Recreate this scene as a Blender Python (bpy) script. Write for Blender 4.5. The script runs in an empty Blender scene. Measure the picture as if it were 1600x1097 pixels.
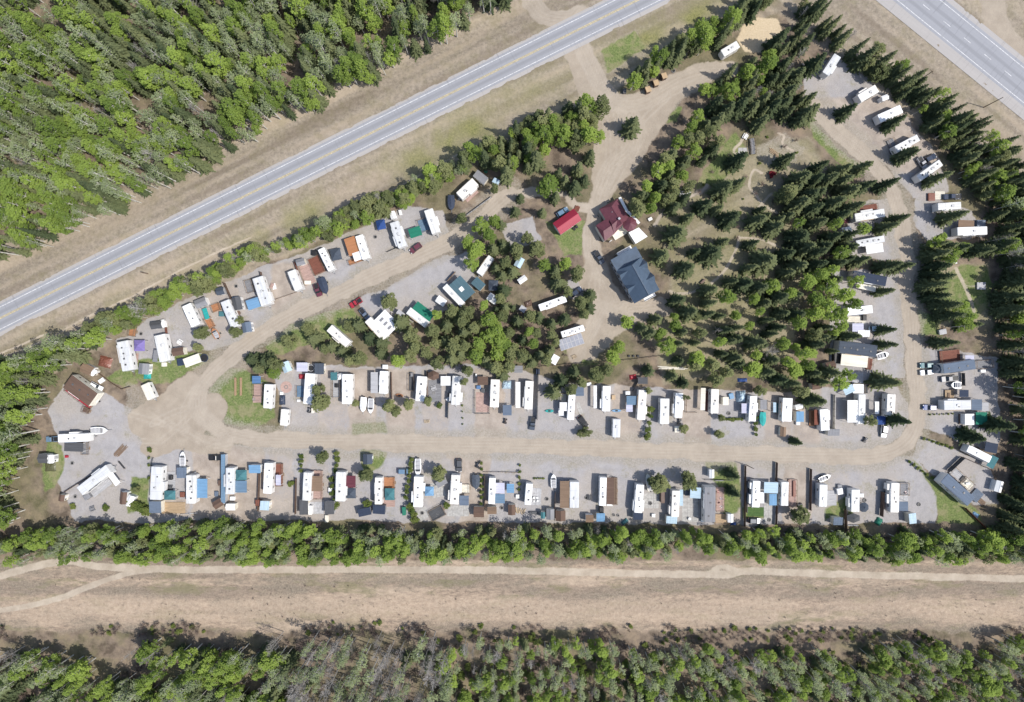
import bpy, math, random
import numpy as np
from mathutils import Vector, Matrix
random.seed(7); rng = np.random.default_rng(7)
scene = bpy.context.scene
col = scene.collection
R = math.radians

# ---------------------------------------------------------------- camera, sky, sun, exposure
S = 0.22            # metres on the ground per photo pixel
HC = 200.0          # height of the drone
cam_d = bpy.data.cameras.new('camera'); cam = bpy.data.objects.new('camera', cam_d); col.objects.link(cam)
cam.location = (0, 0, HC); cam_d.sensor_width = 36; cam_d.lens = 18 * HC / (800 * S)
cam_d.clip_start = 1; cam_d.clip_end = 5000
scene.camera = cam
SUN_EL = R(54); SUN_DIR = Vector((0.95, -0.31, 0)).normalized()
w = bpy.data.worlds.new('World'); scene.world = w; w.use_nodes = True
nt = w.node_tree; nt.nodes.clear()
sky = nt.nodes.new('ShaderNodeTexSky'); sky.sky_type = 'NISHITA'; sky.sun_disc = False
sky.sun_elevation = SUN_EL; sky.sun_rotation = math.atan2(SUN_DIR.x, SUN_DIR.y); sky.dust_density = 1.5
bg = nt.nodes.new('ShaderNodeBackground'); bg.inputs[1].default_value = 0.13
out = nt.nodes.new('ShaderNodeOutputWorld')
nt.links.new(sky.outputs[0], bg.inputs[0]); nt.links.new(bg.outputs[0], out.inputs[0])
sd = bpy.data.lights.new('sun', 'SUN'); sd.energy = 3.6; sd.angle = R(0.53); sd.color = (1, 0.955, 0.89)
sun = bpy.data.objects.new('sun', sd); col.objects.link(sun)
d = Vector((-SUN_DIR.x * math.cos(SUN_EL), -SUN_DIR.y * math.cos(SUN_EL), -math.sin(SUN_EL)))
sun.rotation_euler = d.to_track_quat('-Z', 'Y').to_euler(); sun.location = (120, -60, 200)
scene.view_settings.view_transform = 'Standard'; scene.view_settings.look = 'None'
scene.view_settings.exposure = 0.42; scene.view_settings.gamma = 1

# ---------------------------------------------------------------- pixel -> place
F6 = 6.376; F7 = 7.835; F3 = 2.9975
TILES = dict(A=(60,380,F6),B=(60,550,F6),C=(60,690,F6),D=(300,380,F6),E=(300,550,F6),F=(300,690,F6),G=(540,230,F6),H=(540,380,F6),
    I=(540,550,F6),J=(540,690,F6),K=(780,230,F6),L=(780,380,F6),M=(780,550,F6),N=(780,690,F6),O=(1020,550,F6),P=(1020,690,F6),
    Q=(1020,150,F6),R=(1020,300,F6),U=(1260,230,F6),V=(1260,380,F6),W=(1260,540,F6),X=(1260,690,F6),Y=(1400,560,F7),Z=(1400,690,F7),
    a=(0,0,F3),b=(400,0,F3),c=(800,0,F3),d=(1200,0,F3),e=(0,366,F3),f=(400,366,F3),g=(800,366,F3),h=(1200,366,F3),
    i=(0,731,F3),j=(400,731,F3),k=(800,731,F3),l=(1200,731,F3),_=(0,0,1.0))
def px(t, x, y):
    x0, y0, f = TILES[t]; return x0 + x / f, y0 + y / f
def at(t, x, y, z=0.0):
    X, Y = px(t, x, y); k = S * (HC - z) / HC
    return (X - 800) * k, (548.5 - Y) * k
def mpp(t, z=0.0): return S * (HC - z) / HC / TILES[t][2]

# ---------------------------------------------------------------- terrain height (ditches along the highways)
H1 = (Vector((0, 498.5)), Vector((990, 4.5)))          # centre line of the left highway in photo pixels
H2 = (Vector((1430, 0)), Vector((1600, 138)))          # centre line of the highway at the top right
def perp(line, X, Y):
    a, b = line; dx, dy = (b - a).normalized(); return (X - a.x) * -dy + (Y - a.y) * dx    # + is below / left of it
def bump(v, c, w): return np.exp(-((v - c) / w) ** 2)
def gz(X, Y):
    X = np.asarray(X, float); Y = np.asarray(Y, float)
    p = perp(H1, X, Y); q = perp(H2, X, Y)
    bank = np.clip((52 - np.abs(p)) / 24, 0, 1) * 0.5; bank = np.maximum(bank, np.clip((62 - np.abs(q)) / 26, 0, 1) * 0.5)
    dit = -1.0 * bump(p, -72, 18) - 0.8 * bump(p, 68, 14) - 1.0 * bump(q, 88, 14)
    keep = np.clip(np.hypot((X - 905) / 75, (Y - 60) / 75) - 0.6, 0, 1) * np.clip(np.hypot((X - 1560) / 70, (Y - 40) / 70) - 0.6, 0, 1)
    return bank + dit * keep

# ---------------------------------------------------------------- materials
MATS = {}
def lin(c): return tuple(((v / 12.92) if v <= 0.04045 else ((v + 0.055) / 1.055) ** 2.4) for v in c)
def mat(name, c, rough=0.6, metal=0.0, var=0.12, scale=1.5, spec=0.4, streak=False):
    if name in MATS: return MATS[name]
    m = bpy.data.materials.new(name); m.use_nodes = True; t = m.node_tree; b = t.nodes['Principled BSDF']
    b.inputs['Roughness'].default_value = rough; b.inputs['Metallic'].default_value = metal; b.inputs['Specular IOR Level'].default_value = spec
    tc = t.nodes.new('ShaderNodeTexCoord'); mp = t.nodes.new('ShaderNodeMapping'); t.links.new(tc.outputs['Object'], mp.inputs[0])
    mp.inputs['Scale'].default_value = (scale * 0.25, scale * 2.5, scale) if streak else (scale,) * 3
    oi = t.nodes.new('ShaderNodeObjectInfo'); n = t.nodes.new('ShaderNodeTexNoise'); n.noise_dimensions = '4D'
    n.inputs['Scale'].default_value = 1.0; n.inputs['Detail'].default_value = 5; n.inputs['Roughness'].default_value = 0.65
    mw = t.nodes.new('ShaderNodeMath'); mw.operation = 'MULTIPLY'; mw.inputs[1].default_value = 50; t.links.new(oi.outputs['Random'], mw.inputs[0])
    t.links.new(mp.outputs[0], n.inputs['Vector']); t.links.new(mw.outputs[0], n.inputs['W'])
    r = t.nodes.new('ShaderNodeValToRGB'); e = r.color_ramp.elements
    e[0].position = 0.3; e[1].position = 0.7
    e[0].color = (*[v * (1 - 2 * var) for v in c], 1); e[1].color = (*[min(0.9, v * (1 + var * 0.6)) for v in c], 1)
    t.links.new(n.outputs['Fac'], r.inputs[0]); t.links.new(r.outputs[0], b.inputs['Base Color'])
    MATS[name] = m; return m
PAL = dict(white=(.80,.80,.79), cream=(.72,.68,.58), lightgrey=(.42,.42,.43), grey=(.23,.232,.245), darkgrey=(.085,.088,.095), navy=(.035,.048,.08),
    slate=(.065,.08,.105), greyblue=(.125,.16,.215), teal=(.06,.17,.19), green=(.02,.17,.11), aqua=(.03,.33,.31), blue=(.09,.18,.34), sky=(.16,.30,.46), paleblue=(.42,.54,.62),
    brown=(.13,.085,.065), mid=(.21,.145,.10), tan=(.44,.32,.20), redbrown=(.20,.075,.05), red=(.36,.03,.045), maroon=(.125,.038,.052), orange=(.40,.185,.09),
    pink=(.42,.29,.25), lavender=(.50,.50,.60), purple=(.20,.16,.38), black=(.02,.02,.022), wood=(.33,.22,.13), yellow=(.62,.50,.10), steelblue=(.13,.21,.30),
    deepblue=(.03,.07,.22), olive=(.10,.10,.05), turf=(.06,.12,.03), cabin=(.075,.135,.165), concrete=(.42,.41,.39))
def pm(c, rough=0.55, **k):
    return mat(c + '_paint', PAL[c], rough, **k)
def roofm(c): return mat(c + '_roofing', PAL[c], 0.8, var=0.12, scale=0.8, streak=True, spec=0.2)
M_TRAIL = mat('trailer_membrane', (.80, .80, .79), 0.7, var=0.07, scale=0.5, streak=True)
M_TRAILS = [M_TRAIL, mat('warm_membrane', (.74, .71, .66), 0.7, var=0.12, scale=0.6, streak=True), mat('grey_membrane', (.60, .61, .62), 0.7, var=0.14, scale=0.6, streak=True), mat('stained_membrane', (.72, .72, .70), 0.7, var=0.22, scale=0.7, streak=True), M_TRAIL]
M_SIDE = mat('trailer_siding', (.70, .69, .67), 0.4, var=0.06, scale=0.7)
M_GLASS = mat('dark_glass', (.025, .03, .035), 0.12, var=0.1, spec=0.7)
M_RUB = mat('rubber', (.02, .02, .02), 0.8)
M_STEEL = mat('galvanised_steel', (.32, .33, .34), 0.45, metal=0.6)
M_WOOD = mat('weathered_wood', (.27, .20, .14), 0.8, var=0.25, scale=3)
M_VENT = mat('vent_plastic', (.10, .10, .105), 0.5)
M_ACW = mat('white_plastic', (.50, .50, .50), 0.4)
M_POST = mat('fence_timber', (.15, .115, .085), 0.85, var=0.25, scale=3)

# ---------------------------------------------------------------- mesh builder
class MB:
    def __init__(s): s.v = []; s.f = []
    def add(s, vs, fs):
        o = len(s.v); s.v += [tuple(p) for p in vs]; s.f += [tuple(i + o for i in f) for f in fs]; return s
    def box(s, c, d, rz=0.0, top=1.0):
        cx, cy, cz = c; x, y, z = d[0] / 2, d[1] / 2, d[2] / 2; vs = []
        for k, q in ((-z, 1.0), (z, top)):
            for sx, sy in ((-1, -1), (1, -1), (1, 1), (-1, 1)):
                a, b = sx * x * q, sy * y * q
                vs.append((cx + a * math.cos(rz) - b * math.sin(rz), cy + a * math.sin(rz) + b * math.cos(rz), cz + k))
        return s.add(vs, [(3, 2, 1, 0), (4, 5, 6, 7), (0, 1, 5, 4), (1, 2, 6, 5), (2, 3, 7, 6), (3, 0, 4, 7)])
    def loft(s, rings, cap=True):
        n = len(rings[0]); vs = [p for r in rings for p in r]; fs = []
        for k in range(len(rings) - 1):
            for i in range(n):
                j = (i + 1) % n; fs.append((k * n + i, k * n + j, (k + 1) * n + j, (k + 1) * n + i))
        if cap: fs.append(tuple(range(n - 1, -1, -1))); fs.append(tuple((len(rings) - 1) * n + i for i in range(n)))
        return s.add(vs, fs)
    def tube(s, a, b, r0, r1=None, n=6):
        a, b = Vector(a), Vector(b); r1 = r0 if r1 is None else r1; d = (b - a)
        if d.length < 1e-6: return s
        q = d.normalized(); u = q.orthogonal().normalized(); w_ = q.cross(u)
        ring = lambda c, r: [c + (u * math.cos(2 * math.pi * i / n) + w_ * math.sin(2 * math.pi * i / n)) * r for i in range(n)]
        return s.loft([ring(a, r0), ring(b, r1)])
    def slab(s, quad, th):           # four corners (counter-clockwise from above) thickened downwards
        q = [Vector(p) for p in quad]; n = len(q)
        return s.add([p - Vector((0, 0, th)) for p in q] + q, [tuple(range(n - 1, -1, -1)), tuple(range(n, 2 * n))] + [(i, (i + 1) % n, n + (i + 1) % n, n + i) for i in range(n)])
    def mesh(s, name, m):
        me = bpy.data.meshes.new(name); me.from_pydata(s.v, [], s.f); me.materials.append(m); me.validate(); return me
    def build(s, name, m, parent=None, smooth=False):
        me = s.mesh(name, m)
        if smooth: me.shade_smooth()
        o = bpy.data.objects.new(name, me); col.objects.link(o)
        if parent is not None: o.parent = parent
        return o
def rrect(L, W, r, z, n=3, dx=0.0, dy=0.0):
    pts = []
    for cx, cy, a0 in ((L/2-r, W/2-r, 0), (-L/2+r, W/2-r, 90), (-L/2+r, -W/2+r, 180), (L/2-r, -W/2+r, 270)):
        for k in range(n + 1):
            a = R(a0 + 90 * k / n); pts.append((cx + r * math.cos(a) + dx, cy + r * math.sin(a) + dy, z))
    return pts
LABELS = {}
FOOT = []            # footprints (px x, px y, radius px), kept clear of scattered trees
def thing(name, label, cat, x, y, z=0.0, ang=0.0, group=None):
    o = bpy.data.objects.new(name, None); col.objects.link(o); o.empty_display_size = 0.3
    o.location = (x, y, z); o.rotation_euler = (0, 0, ang); tag(o, label, cat, group); return o
def tag(o, label, cat, group=None):
    o['label'] = label; o['category'] = cat
    if group: o['group'] = group
    LABELS.setdefault(label, []).append(o.name)
SHARED = {}
def shared(key, fn, m):
    if key not in SHARED: SHARED[key] = fn().mesh(key, m)
    return SHARED[key]
def put(name, me, parent, loc=(0, 0, 0), rz=0.0, sc=(1, 1, 1)):
    o = bpy.data.objects.new(name, me); col.objects.link(o); o.parent = parent; o.location = loc; o.rotation_euler = (0, 0, rz); o.scale = sc; return o
def foot(t, x, y, r):
    X, Y = px(t, x, y); FOOT.append((X, Y, r))
def line_geom(t, x1, y1, x2, y2, wd, z):
    a = Vector(at(t, x1, y1, z)); b = Vector(at(t, x2, y2, z)); c = (a + b) / 2; dv = b - a
    X, Y = px(t, (x1 + x2) / 2, (y1 + y2) / 2)
    n = max(1, int(dv.length / S / 10))
    for k in range(n + 1):
        FOOT.append((X + (x2 - x1) / TILES[t][2] * (k / n - .5), Y + (y2 - y1) / TILES[t][2] * (k / n - .5), wd / TILES[t][2] / 2 + 2))
    return c.x, c.y, dv.length, wd * mpp(t, z), math.atan2(dv.y, dv.x)
def wheel_mesh():
    return MB().loft([[(0.36 * math.cos(a * math.pi / 6), y, 0.36 * math.sin(a * math.pi / 6)) for a in range(12)] for y in (-.12, .12)])
def hub_mesh():
    return MB().loft([[(0.19 * math.cos(a * math.pi / 4), y, 0.19 * math.sin(a * math.pi / 4)) for a in range(8)] for y in (-.14, .14)])
def wheels(parent, spots, r=0.36):
    for x, y in spots:
        k = r / 0.36
        o = put('wheel', shared('wheel', wheel_mesh, M_RUB), parent, (x, y, r), 0, (k, k, k)); put('rim', shared('rim', hub_mesh, M_STEEL), o)
# ================================================================ THE GROUND: one sheet, cut along its zones
def vnoise(x, y, s, seed=0):                       # smooth value noise
    r = np.random.default_rng(seed).random((256, 256)); u, v = x / s + 4096, y / s + 4096
    i, j = np.floor(u).astype(int), np.floor(v).astype(int); f, g = u - i, v - j; f = f * f * (3 - 2 * f); g = g * g * (3 - 2 * g)
    q = lambda a, b: r[a % 256, b % 256]
    return (q(i, j) * (1 - f) + q(i + 1, j) * f) * (1 - g) + (q(i, j + 1) * (1 - f) + q(i + 1, j + 1) * f) * g
def fbm(x, y, s, seed=0): return (vnoise(x, y, s, seed) * .5 + vnoise(x, y, s / 2.1, seed + 1) * .3 + vnoise(x, y, s / 4.3, seed + 2) * .2) * 2 - 1
def seg_d(X, Y, pts, closed=False):
    P = list(pts) + ([pts[0]] if closed else []); dm = np.full(X.shape, 1e9)
    for (ax, ay), (bx, by) in zip(P[:-1], P[1:]):
        dx, dy = bx - ax, by - ay; t = np.clip(((X - ax) * dx + (Y - ay) * dy) / (dx * dx + dy * dy + 1e-9), 0, 1)
        dm = np.minimum(dm, np.hypot(X - ax - t * dx, Y - ay - t * dy))
    return dm
def poly_sd(X, Y, pts):                            # positive inside
    ins = np.zeros(X.shape, bool); n = len(pts)
    for k in range(n):
        (ax, ay), (bx, by) = pts[k], pts[(k + 1) % n]
        c = ((ay > Y) != (by > Y)); ins ^= c & (X < (bx - ax) * (Y - ay) / (by - ay + 1e-9) + ax)
    dm = seg_d(X, Y, pts, True); return np.where(ins, dm, -dm)
def catmull(P, n=6):
    o = []; P = [P[0]] + list(P) + [P[-1]]
    for k in range(1, len(P) - 2):
        p0, p1, p2, p3 = [np.array(q, float) for q in P[k - 1:k + 3]]
        for s in range(n):
            t = s / n; o.append(tuple(.5 * (2 * p1 + (p2 - p0) * t + (2 * p0 - 5 * p1 + 4 * p2 - p3) * t * t + (3 * p1 - p0 - 3 * p2 + p3) * t ** 3)))
    o.append(tuple(P[-2])); return o
sm = lambda v, w: np.clip(v / w * .5 + .5, 0, 1) ** 2 * (3 - 2 * np.clip(v / w * .5 + .5, 0, 1))

ROADS = [  # (centre line px, half width px)
 ([(795,303),(742,350),(690,383),(600,424),(520,462),(440,502),(372,548),(325,590),(308,622),(320,655),(372,682),(480,690),(700,694),(1000,703),(1250,712),(1365,711),(1415,692),(1433,650),(1428,560),(1419,450),(1416,385),(1392,295),(1352,242),(1300,197),(1272,163)],12.5),
 ([(908,70),(930,112),(952,150),(985,178),(985,232),(958,258),(938,300),(928,345),(926,385),(938,425),(962,470)],13),
 ([(900,85),(925,150),(940,180),(948,225),(942,280)],18),
 ([(962,160),(1000,158),(1050,130),(1090,114),(1140,108)],13),
 ([(1010,170),(1000,215),(975,250)],15),
 ([(330,640),(290,660),(250,650),(225,660)],26), ([(300,600),(260,640),(240,680)],20), ([(350,700),(280,690),(235,700)],15),
 ([(830,0),(850,25),(890,32),(905,20)],14), ([(1552,0),(1558,40),(1590,85),(1605,120)],20), ([(1540,60),(1558,30)],16),
 ([(930,330),(900,322),(870,300),(800,303)],7), ([(940,480),(900,560)],10), ([(985,484),(1030,478)],13),
 ([(1022,352),(1045,322),(1095,300),(1105,290)],3),
]
DIRTP = [[(905,82),(940,112),(965,158),(1010,158),(1045,130),(1125,104),(1135,116),(1062,160),(1030,200),(1003,250),(962,300),(938,335),(922,305),(944,230),(934,180),(914,140),(896,92)],[(915,395),(945,400),(960,440),(985,482),(1045,468),(1052,492),(985,508),(930,562),(890,562),(884,530),(915,480),(905,440)]]
TRACKS = [([(-60,918),(0,900),(60,884),(110,877),(150,884),(300,890),(700,890),(1000,896),(1130,898),(1180,893),(1400,900),(1700,906)],5.5),
 ([(-60,960),(20,951),(90,935),(150,912),(200,896),(240,890)],4.5), ([(1110,897),(1127,886),(1150,892)],4)]
PATHS = [([px('R',860,450),px('R',830,570),px('R',730,760),px('R',580,910),px('R',480,950),px('R',390,1000),px('R',250,1015),px('R',170,985)],2.1),
 ([px('R',1020,190),px('R',1085,120),px('R',1140,60),px('R',1180,20)],2.0),([px('R',1085,120),px('R',1250,215)],1.8),([px('R',1085,120),px('R',1020,20),px('Q',960,900),px('Q',1000,740),px('Q',1090,770)],1.8),
 ([px('Q',820,600),px('Q',815,530),px('Q',870,470),px('Q',920,400),px('Q',1050,280)],2.0),([px('Q',840,570),px('Q',950,545)],1.6),([px('h',880,160),px('h',930,260),px('h',965,360)],2.6),([px('h',920,240),px('h',1000,242)],1.2),
 ([px('Q',1250,370),px('Q',1310,400),px('Q',1290,480),px('Q',1400,550)],1.6),([(-60,590),(0,560),(77,527),(135,495),(200,465),(300,412),(392,370)],1.3),([(-60,582),(0,553),(80,518)],1.2),([(560,322),(640,282),(720,238)],1.0),([px('R',870,460),px('R',1100,480),px('R',1350,600)],1.6),([(835,745),(0,0)][:1]*2,1)]
PALE = [([px('H',150,430)]*2,1)]
GRAVEL = [
 [(76,640),(100,600),(150,604),(205,640),(240,690),(330,694),(335,812),(210,818),(118,812),(82,740),(92,690)],
 [(215,690),(330,696),(700,700),(1100,708),(1365,716),(1425,712),(1445,735),(1466,762),(1464,816),(1200,820),(700,815),(215,812)],
 [(425,585),(480,570),(540,572),(780,570),(905,600),(1020,605),(1200,612),(1330,605),(1400,600),(1424,640),(1410,682),(1360,706),(1000,697),(700,688),(442,684),(436,620)],
 [(180,535),(230,500),(330,448),(500,385),(640,322),(690,330),(700,362),(668,392),(596,423),(510,460),(430,500),(382,535),(330,545),(300,550),(215,575)],
 [(556,470),(620,440),(690,400),(735,395),(745,440),(710,480),(650,500),(625,520),(580,500)],
 [(1438,540),(1560,560),(1562,690),(1540,705),(1440,668)], [(1438,682),(1545,722),(1560,790),(1520,790),(1465,745),(1425,715)],
 [(1325,318),(1405,310),(1405,405),(1325,405)], [(1295,420),(1408,430),(1415,590),(1300,600)], [(1432,300),(1520,330),(1540,370),(1450,375),(1425,345)],
 [(1252,100),(1310,90),(1400,160),(1470,250),(1480,300),(1425,310),(1390,262),(1350,225),(1262,165)],
 [(880,440),(925,425),(930,455),(905,470),(880,460)], [(780,350),(830,340),(845,375),(800,390)],
]
SAND = [[(1158,40),(1185,24),(1215,30),(1224,55),(1205,82),(1165,80),(1150,62)]]
TANLOT = [[(300,692),(415,700),(420,800),(300,812)], [(690,705),(765,712),(760,800),(735,800),(720,740)], [(255,778),(295,778),(295,806),(255,806)],[(905,395),(1042,455),(1045,492),(980,500),(900,555),(880,520),(915,460)]]
LAWN = [[(330,582),(378,572),(420,600),(428,650),(400,668),(352,662),(326,618)],[(72,690),(98,696),(100,735),(84,760),(68,768),(66,725)],[(205,560),(262,560),(300,552),(330,556),(270,600),(232,600),(210,590)],[(163,590),(200,575),(215,600),(190,608)],
 [(1421,716),(1462,752),(1530,800),(1535,820),(1466,816),(1463,768)],[(1290,795),(1330,770),(1335,806),(1285,812)],[(1474,432),(1500,414),(1538,416),(1552,445),(1542,480),(1510,505),(1472,490)],[(1095,270),(1150,205),(1165,230),(1145,270),(1085,305)],
 [(560,702),(608,705),(600,726),(576,742),(566,725)],[(1100,718),(1152,722),(1160,790),(1135,820),(1125,770)],[(460,500),(550,480),(570,510),(545,520),(430,555),(415,545)],[(1430,480),(1465,500),(1475,525),(1440,525)],[(940,80),(990,50),(1010,70),(950,115)],[(1160,792),(1200,792),(1200,808),(1160,808)],
 [(850,345),(920,345),(915,400),(880,400)],[(880,545),(930,535),(935,570),(895,575)],[(548,662),(600,660),(605,680),(548,682)],[(205,745),(232,750),(232,800),(200,800)],[(1262,180),(1310,230),(1350,260),(1330,275),(1270,215)],[(1020,150),(1068,170),(1060,190),(1030,190)]]
LOTS = [(x_, 762, 22, v_) for x_, v_ in ((335,.8),(385,.9),(440,.5),(495,.45),(560,.3),(630,.25),(690,.4),(740,.95),(800,.2),(1140,.6),(1245,.75),(1310,.4))] + [(x_, 635, 24, v_) for x_, v_ in ((520,.5),(565,.75),(625,.7),(680,.5),(765,.8),(800,.4),(980,.65),(1090,.8),(1215,.6),(1260,.65))] + [(x_, 470, 26, v_) for x_, v_ in ((345,.5),(450,.7),(480,.4))] + [(x_, 210, 40, .7) for x_ in (1300, 1370, 1440)]
SCRUB = [[(1180,232),(1228,205),(1255,235),(1230,262),(1195,258)],[(548,655),(600,652),(610,680),(546,684)],[(195,600),(232,612),(238,655),(215,668),(196,650)],[(445,480),(520,455),(560,448),(545,470),(480,500),(430,510)],[(1215,700),(1225,700),(1225,702)],[(1005,130),(1080,125),(1060,170),(1020,172)],[(405,775),(410,775),(410,778)]]

def axis(lo, hi, step, far):
    a = np.arange(lo, hi + step, step); g = [24, 60, 140, 320, 700, 1500, far]
    return np.concatenate([[lo - q for q in g[::-1]], a, [a[-1] + q for q in g]])
gx = axis(-90, 1690, 2.4, 3200); gy = axis(-80, 1180, 2.4, 3200)
GX, GY = np.meshgrid(gx, gy); shp = GX.shape
wx = GX + fbm(GX, GY, 26, 3) * 5 + fbm(GX, GY, 8, 13) * 2.2; wy = GY + fbm(GX, GY, 26, 23) * 5 + fbm(GX, GY, 8, 33) * 2.2
P1 = perp(H1, wx, wy); P2 = perp(H2, wx, wy)
n1 = fbm(GX, GY, 60, 41); n2 = fbm(GX, GY, 18, 51)
dirt = np.zeros(shp); rut = np.zeros(shp)
for pts, hw in ROADS:
    c = catmull(pts); dd = seg_d(wx, wy, c); dt = seg_d(GX, GY, c)
    dirt = np.maximum(dirt, sm(hw - dd + 2 * n2, 5)); inside = sm(hw - dd, 4)
    if hw <= 14: rut = np.maximum(rut, inside * (bump(dt, hw * .22, 1.6) * .8 + bump(dt, hw * .62, 1.8) * .7 + bump(dt, hw * 1.02, 2.2)))
for pts in ([(925,108),(960,165),(1010,166),(1060,140),(1132,110)],[(912,96),(945,190),(952,240),(936,325)],[(1045,150),(1002,192),(985,242),(948,302)],[(955,160),(992,180),(1004,210),(985,250)],[(918,100),(940,150),(962,178),(968,240),(940,310)],[(1128,106),(1050,125),(1005,152),(960,150)],[(345,575),(300,615),(285,660),(330,690),(420,697)],[(372,560),(318,600),(298,640),(340,686)],[(236,662),(300,640),(362,690)],[(250,690),(290,655),(330,600),(380,552)],[(235,640),(270,665),(330,695),(430,700)],[(940,400),(925,450),(960,490),(1030,484)],[(935,430),(925,500),(900,555)],[(880,455),(930,470),(985,495)],[(120,650),(170,640),(230,655),(290,672)],[(130,705),(190,690),(250,690)]):
    dt = seg_d(GX + 2 * n1, GY + 2 * n2, catmull(pts)); rut = np.maximum(rut, bump(dt, 3.6, 1.2) * (.45 + .5 * vnoise(GX, GY, 22, 88)))
for p in DIRTP: dirt = np.maximum(dirt, sm(poly_sd(wx, wy, p) + 2 * n2, 6))
near0 = seg_d(wx, wy, catmull(ROADS[0][0])); track = np.zeros(shp)
A1 = (GX * .893 - GY * .449)                       # metres-like coordinate along the left highway
streak = np.where(corrmask := (GY > 872), vnoise(GX, GY * 14 + 8 * n1, 150, 61), vnoise(A1, perp(H1, GX, GY) * 22 + 12 * n1, 190, 62)); streak = np.where((GX > 1180) & (GY < 300), vnoise(GX * .777 + GY * .629, perp(H2, GX, GY) * 22 + 12 * n1, 190, 63), streak)
for pts, hw in TRACKS: track = np.maximum(track, sm(hw - seg_d(wx * .3 + GX * .7, wy * .3 + GY * .7, catmull(pts)), 3))
path = np.zeros(shp)
for pts, hw in PATHS[:-1]: path = np.maximum(path, sm(hw - seg_d(wx * .2 + GX * .8, wy * .2 + GY * .8, catmull(pts)), 2))
def zone(polys, wdt):
    z = np.zeros(shp)
    for p in polys: z = np.maximum(z, sm(poly_sd(wx, wy, p), wdt))
    return z
gravel = zone(GRAVEL, 4); sand = zone(SAND, 5); tan = zone(TANLOT, 8); lawn = zone(LAWN, 6); scrub = np.maximum(zone(SCRUB, 8), .75 * sm(27 + 6 * n1 - near0, 12))
tan = np.maximum(tan, np.clip(bump(GY, 952, 24) * (.25 + 1.1 * vnoise(GX, GY, 70, 99)), 0, 1) * (GY > 880))
for (lx, ly, lw, lv) in LOTS: tan = np.maximum(tan, lv * sm(lw - np.abs(wx - lx), 5) * sm(62 - np.abs(wy - ly), 8))
verge = np.maximum(sm(112 + 8 * n1 - P1, 14) * sm(P1 + 104 + 10 * n1, 14), sm(P2 - 25, 8) * sm(150 - P2, 14) ); verge = np.maximum(verge, sm(25 - P2, 8) * sm(P2 + 900, 20) * (GX > 1300) * (GY < 260))
PARK = [[(1020,330),(1090,290),(1160,230),(1262,212),(1300,280),(1262,420),(1235,560),(1040,600),(1010,520),(1050,480),(1040,400)],[(1465,415),(1545,410),(1552,510),(1470,510)]]
park = zone(PARK, 12); verge = np.maximum(verge, park * .9)
corr = sm(GY - 876 - 3 * n2, 8) * sm(986 + 10 * n1 - wy, 12)
green = np.clip(n1 * 1.4 + .15, 0, 1) * np.maximum(bump(P1, 68, 26), bump(P2, 80, 12) * .6) + bump(P1, 55, 12) * .3 * (GX > 700) + np.clip(n2, 0, 1) * .25
green = green + .45 * np.clip(.6 + n1, 0, 1) * sm(P1 - 24, 8) * sm(100 - P1, 20) * sm(GX - 640, 80); green = green + park * (.55 + .5 * n1); gravel = gravel * (1 - sand); lawn = np.clip(lawn, 0, 1) * (1 - dirt)
cosm = rng.random(shp)
cols1 = np.stack([dirt, gravel, lawn, verge], -1); cols2 = np.stack([corr, np.maximum(track, path), sand, tan], -1); cols3 = np.stack([green, rut, scrub, streak], -1)
WX, WY = (GX - 800) * S, (548.5 - GY) * S
WZ = gz(GX, GY) + np.where((gravel + dirt + path) < .2, 0.05 * fbm(GX, GY, 12, 77), 0) * (np.abs(GX - 800) < 900)
WZ = WZ - 0.02 * np.clip(dirt, 0, 1)

# -- the ground's material: zone colours, blended by the zone weights with ragged edges
gm = bpy.data.materials.new('ground_cover'); gm.use_nodes = True; t = gm.node_tree; bs = t.nodes['Principled BSDF']
bs.inputs['Roughness'].default_value = .95; bs.inputs['Specular IOR Level'].default_value = .15
tc = t.nodes.new('ShaderNodeTexCoord')
ch = {}
def nz(scale, detail=6, rough=.65, sc=None, dist=0.0):
    n = t.nodes.new('ShaderNodeTexNoise'); n.inputs['Scale'].default_value = scale; n.inputs['Detail'].default_value = detail; n.inputs['Roughness'].default_value = rough; n.inputs['Distortion'].default_value = dist
    if sc:
        mp = t.nodes.new('ShaderNodeMapping'); mp.inputs['Scale'].default_value = sc[:3]; mp.inputs['Rotation'].default_value = (0, 0, sc[3] if len(sc) > 3 else 0); t.links.new(tc.outputs['Object'], mp.inputs[0]); t.links.new(mp.outputs[0], n.inputs[0])
    else: t.links.new(tc.outputs['Object'], n.inputs[0])
    return n.outputs['Fac']
def ramp(fac, *st):
    k_ = 1.0 if fac == ch.get('broad') else .66; st = [(.5 + (p - .5) * k_, c_) for p, c_ in st]
    r = t.nodes.new('ShaderNodeValToRGB'); e = r.color_ramp.elements
    while len(e) < len(st): e.new(.5)
    for k, (p, c) in enumerate(st): e[k].position = p; e[k].color = (*c, 1) if not isinstance(c, (int, float)) else (c, c, c, 1)
    t.links.new(fac, r.inputs[0]); return r.outputs[0]
def mth(op, a, b=None, c=None):
    m = t.nodes.new('ShaderNodeMath'); m.operation = op
    for k, v in enumerate((a, b, c)):
        if v is None: continue
        if isinstance(v, (int, float)): m.inputs[k].default_value = v
        else: t.links.new(v, m.inputs[k])
    return m.outputs[0]
def mix(f, a, b, mode='MIX'):
    m = t.nodes.new('ShaderNodeMix'); m.data_type = 'RGBA'; m.blend_type = mode
    if isinstance(f, (int, float)): m.inputs[0].default_value = f
    else: t.links.new(f, m.inputs[0])
    for k, v in ((6, a), (7, b)):
        if isinstance(v, tuple): m.inputs[k].default_value = (*v, 1)
        else: t.links.new(v, m.inputs[k])
    return m.outputs[2]
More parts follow.
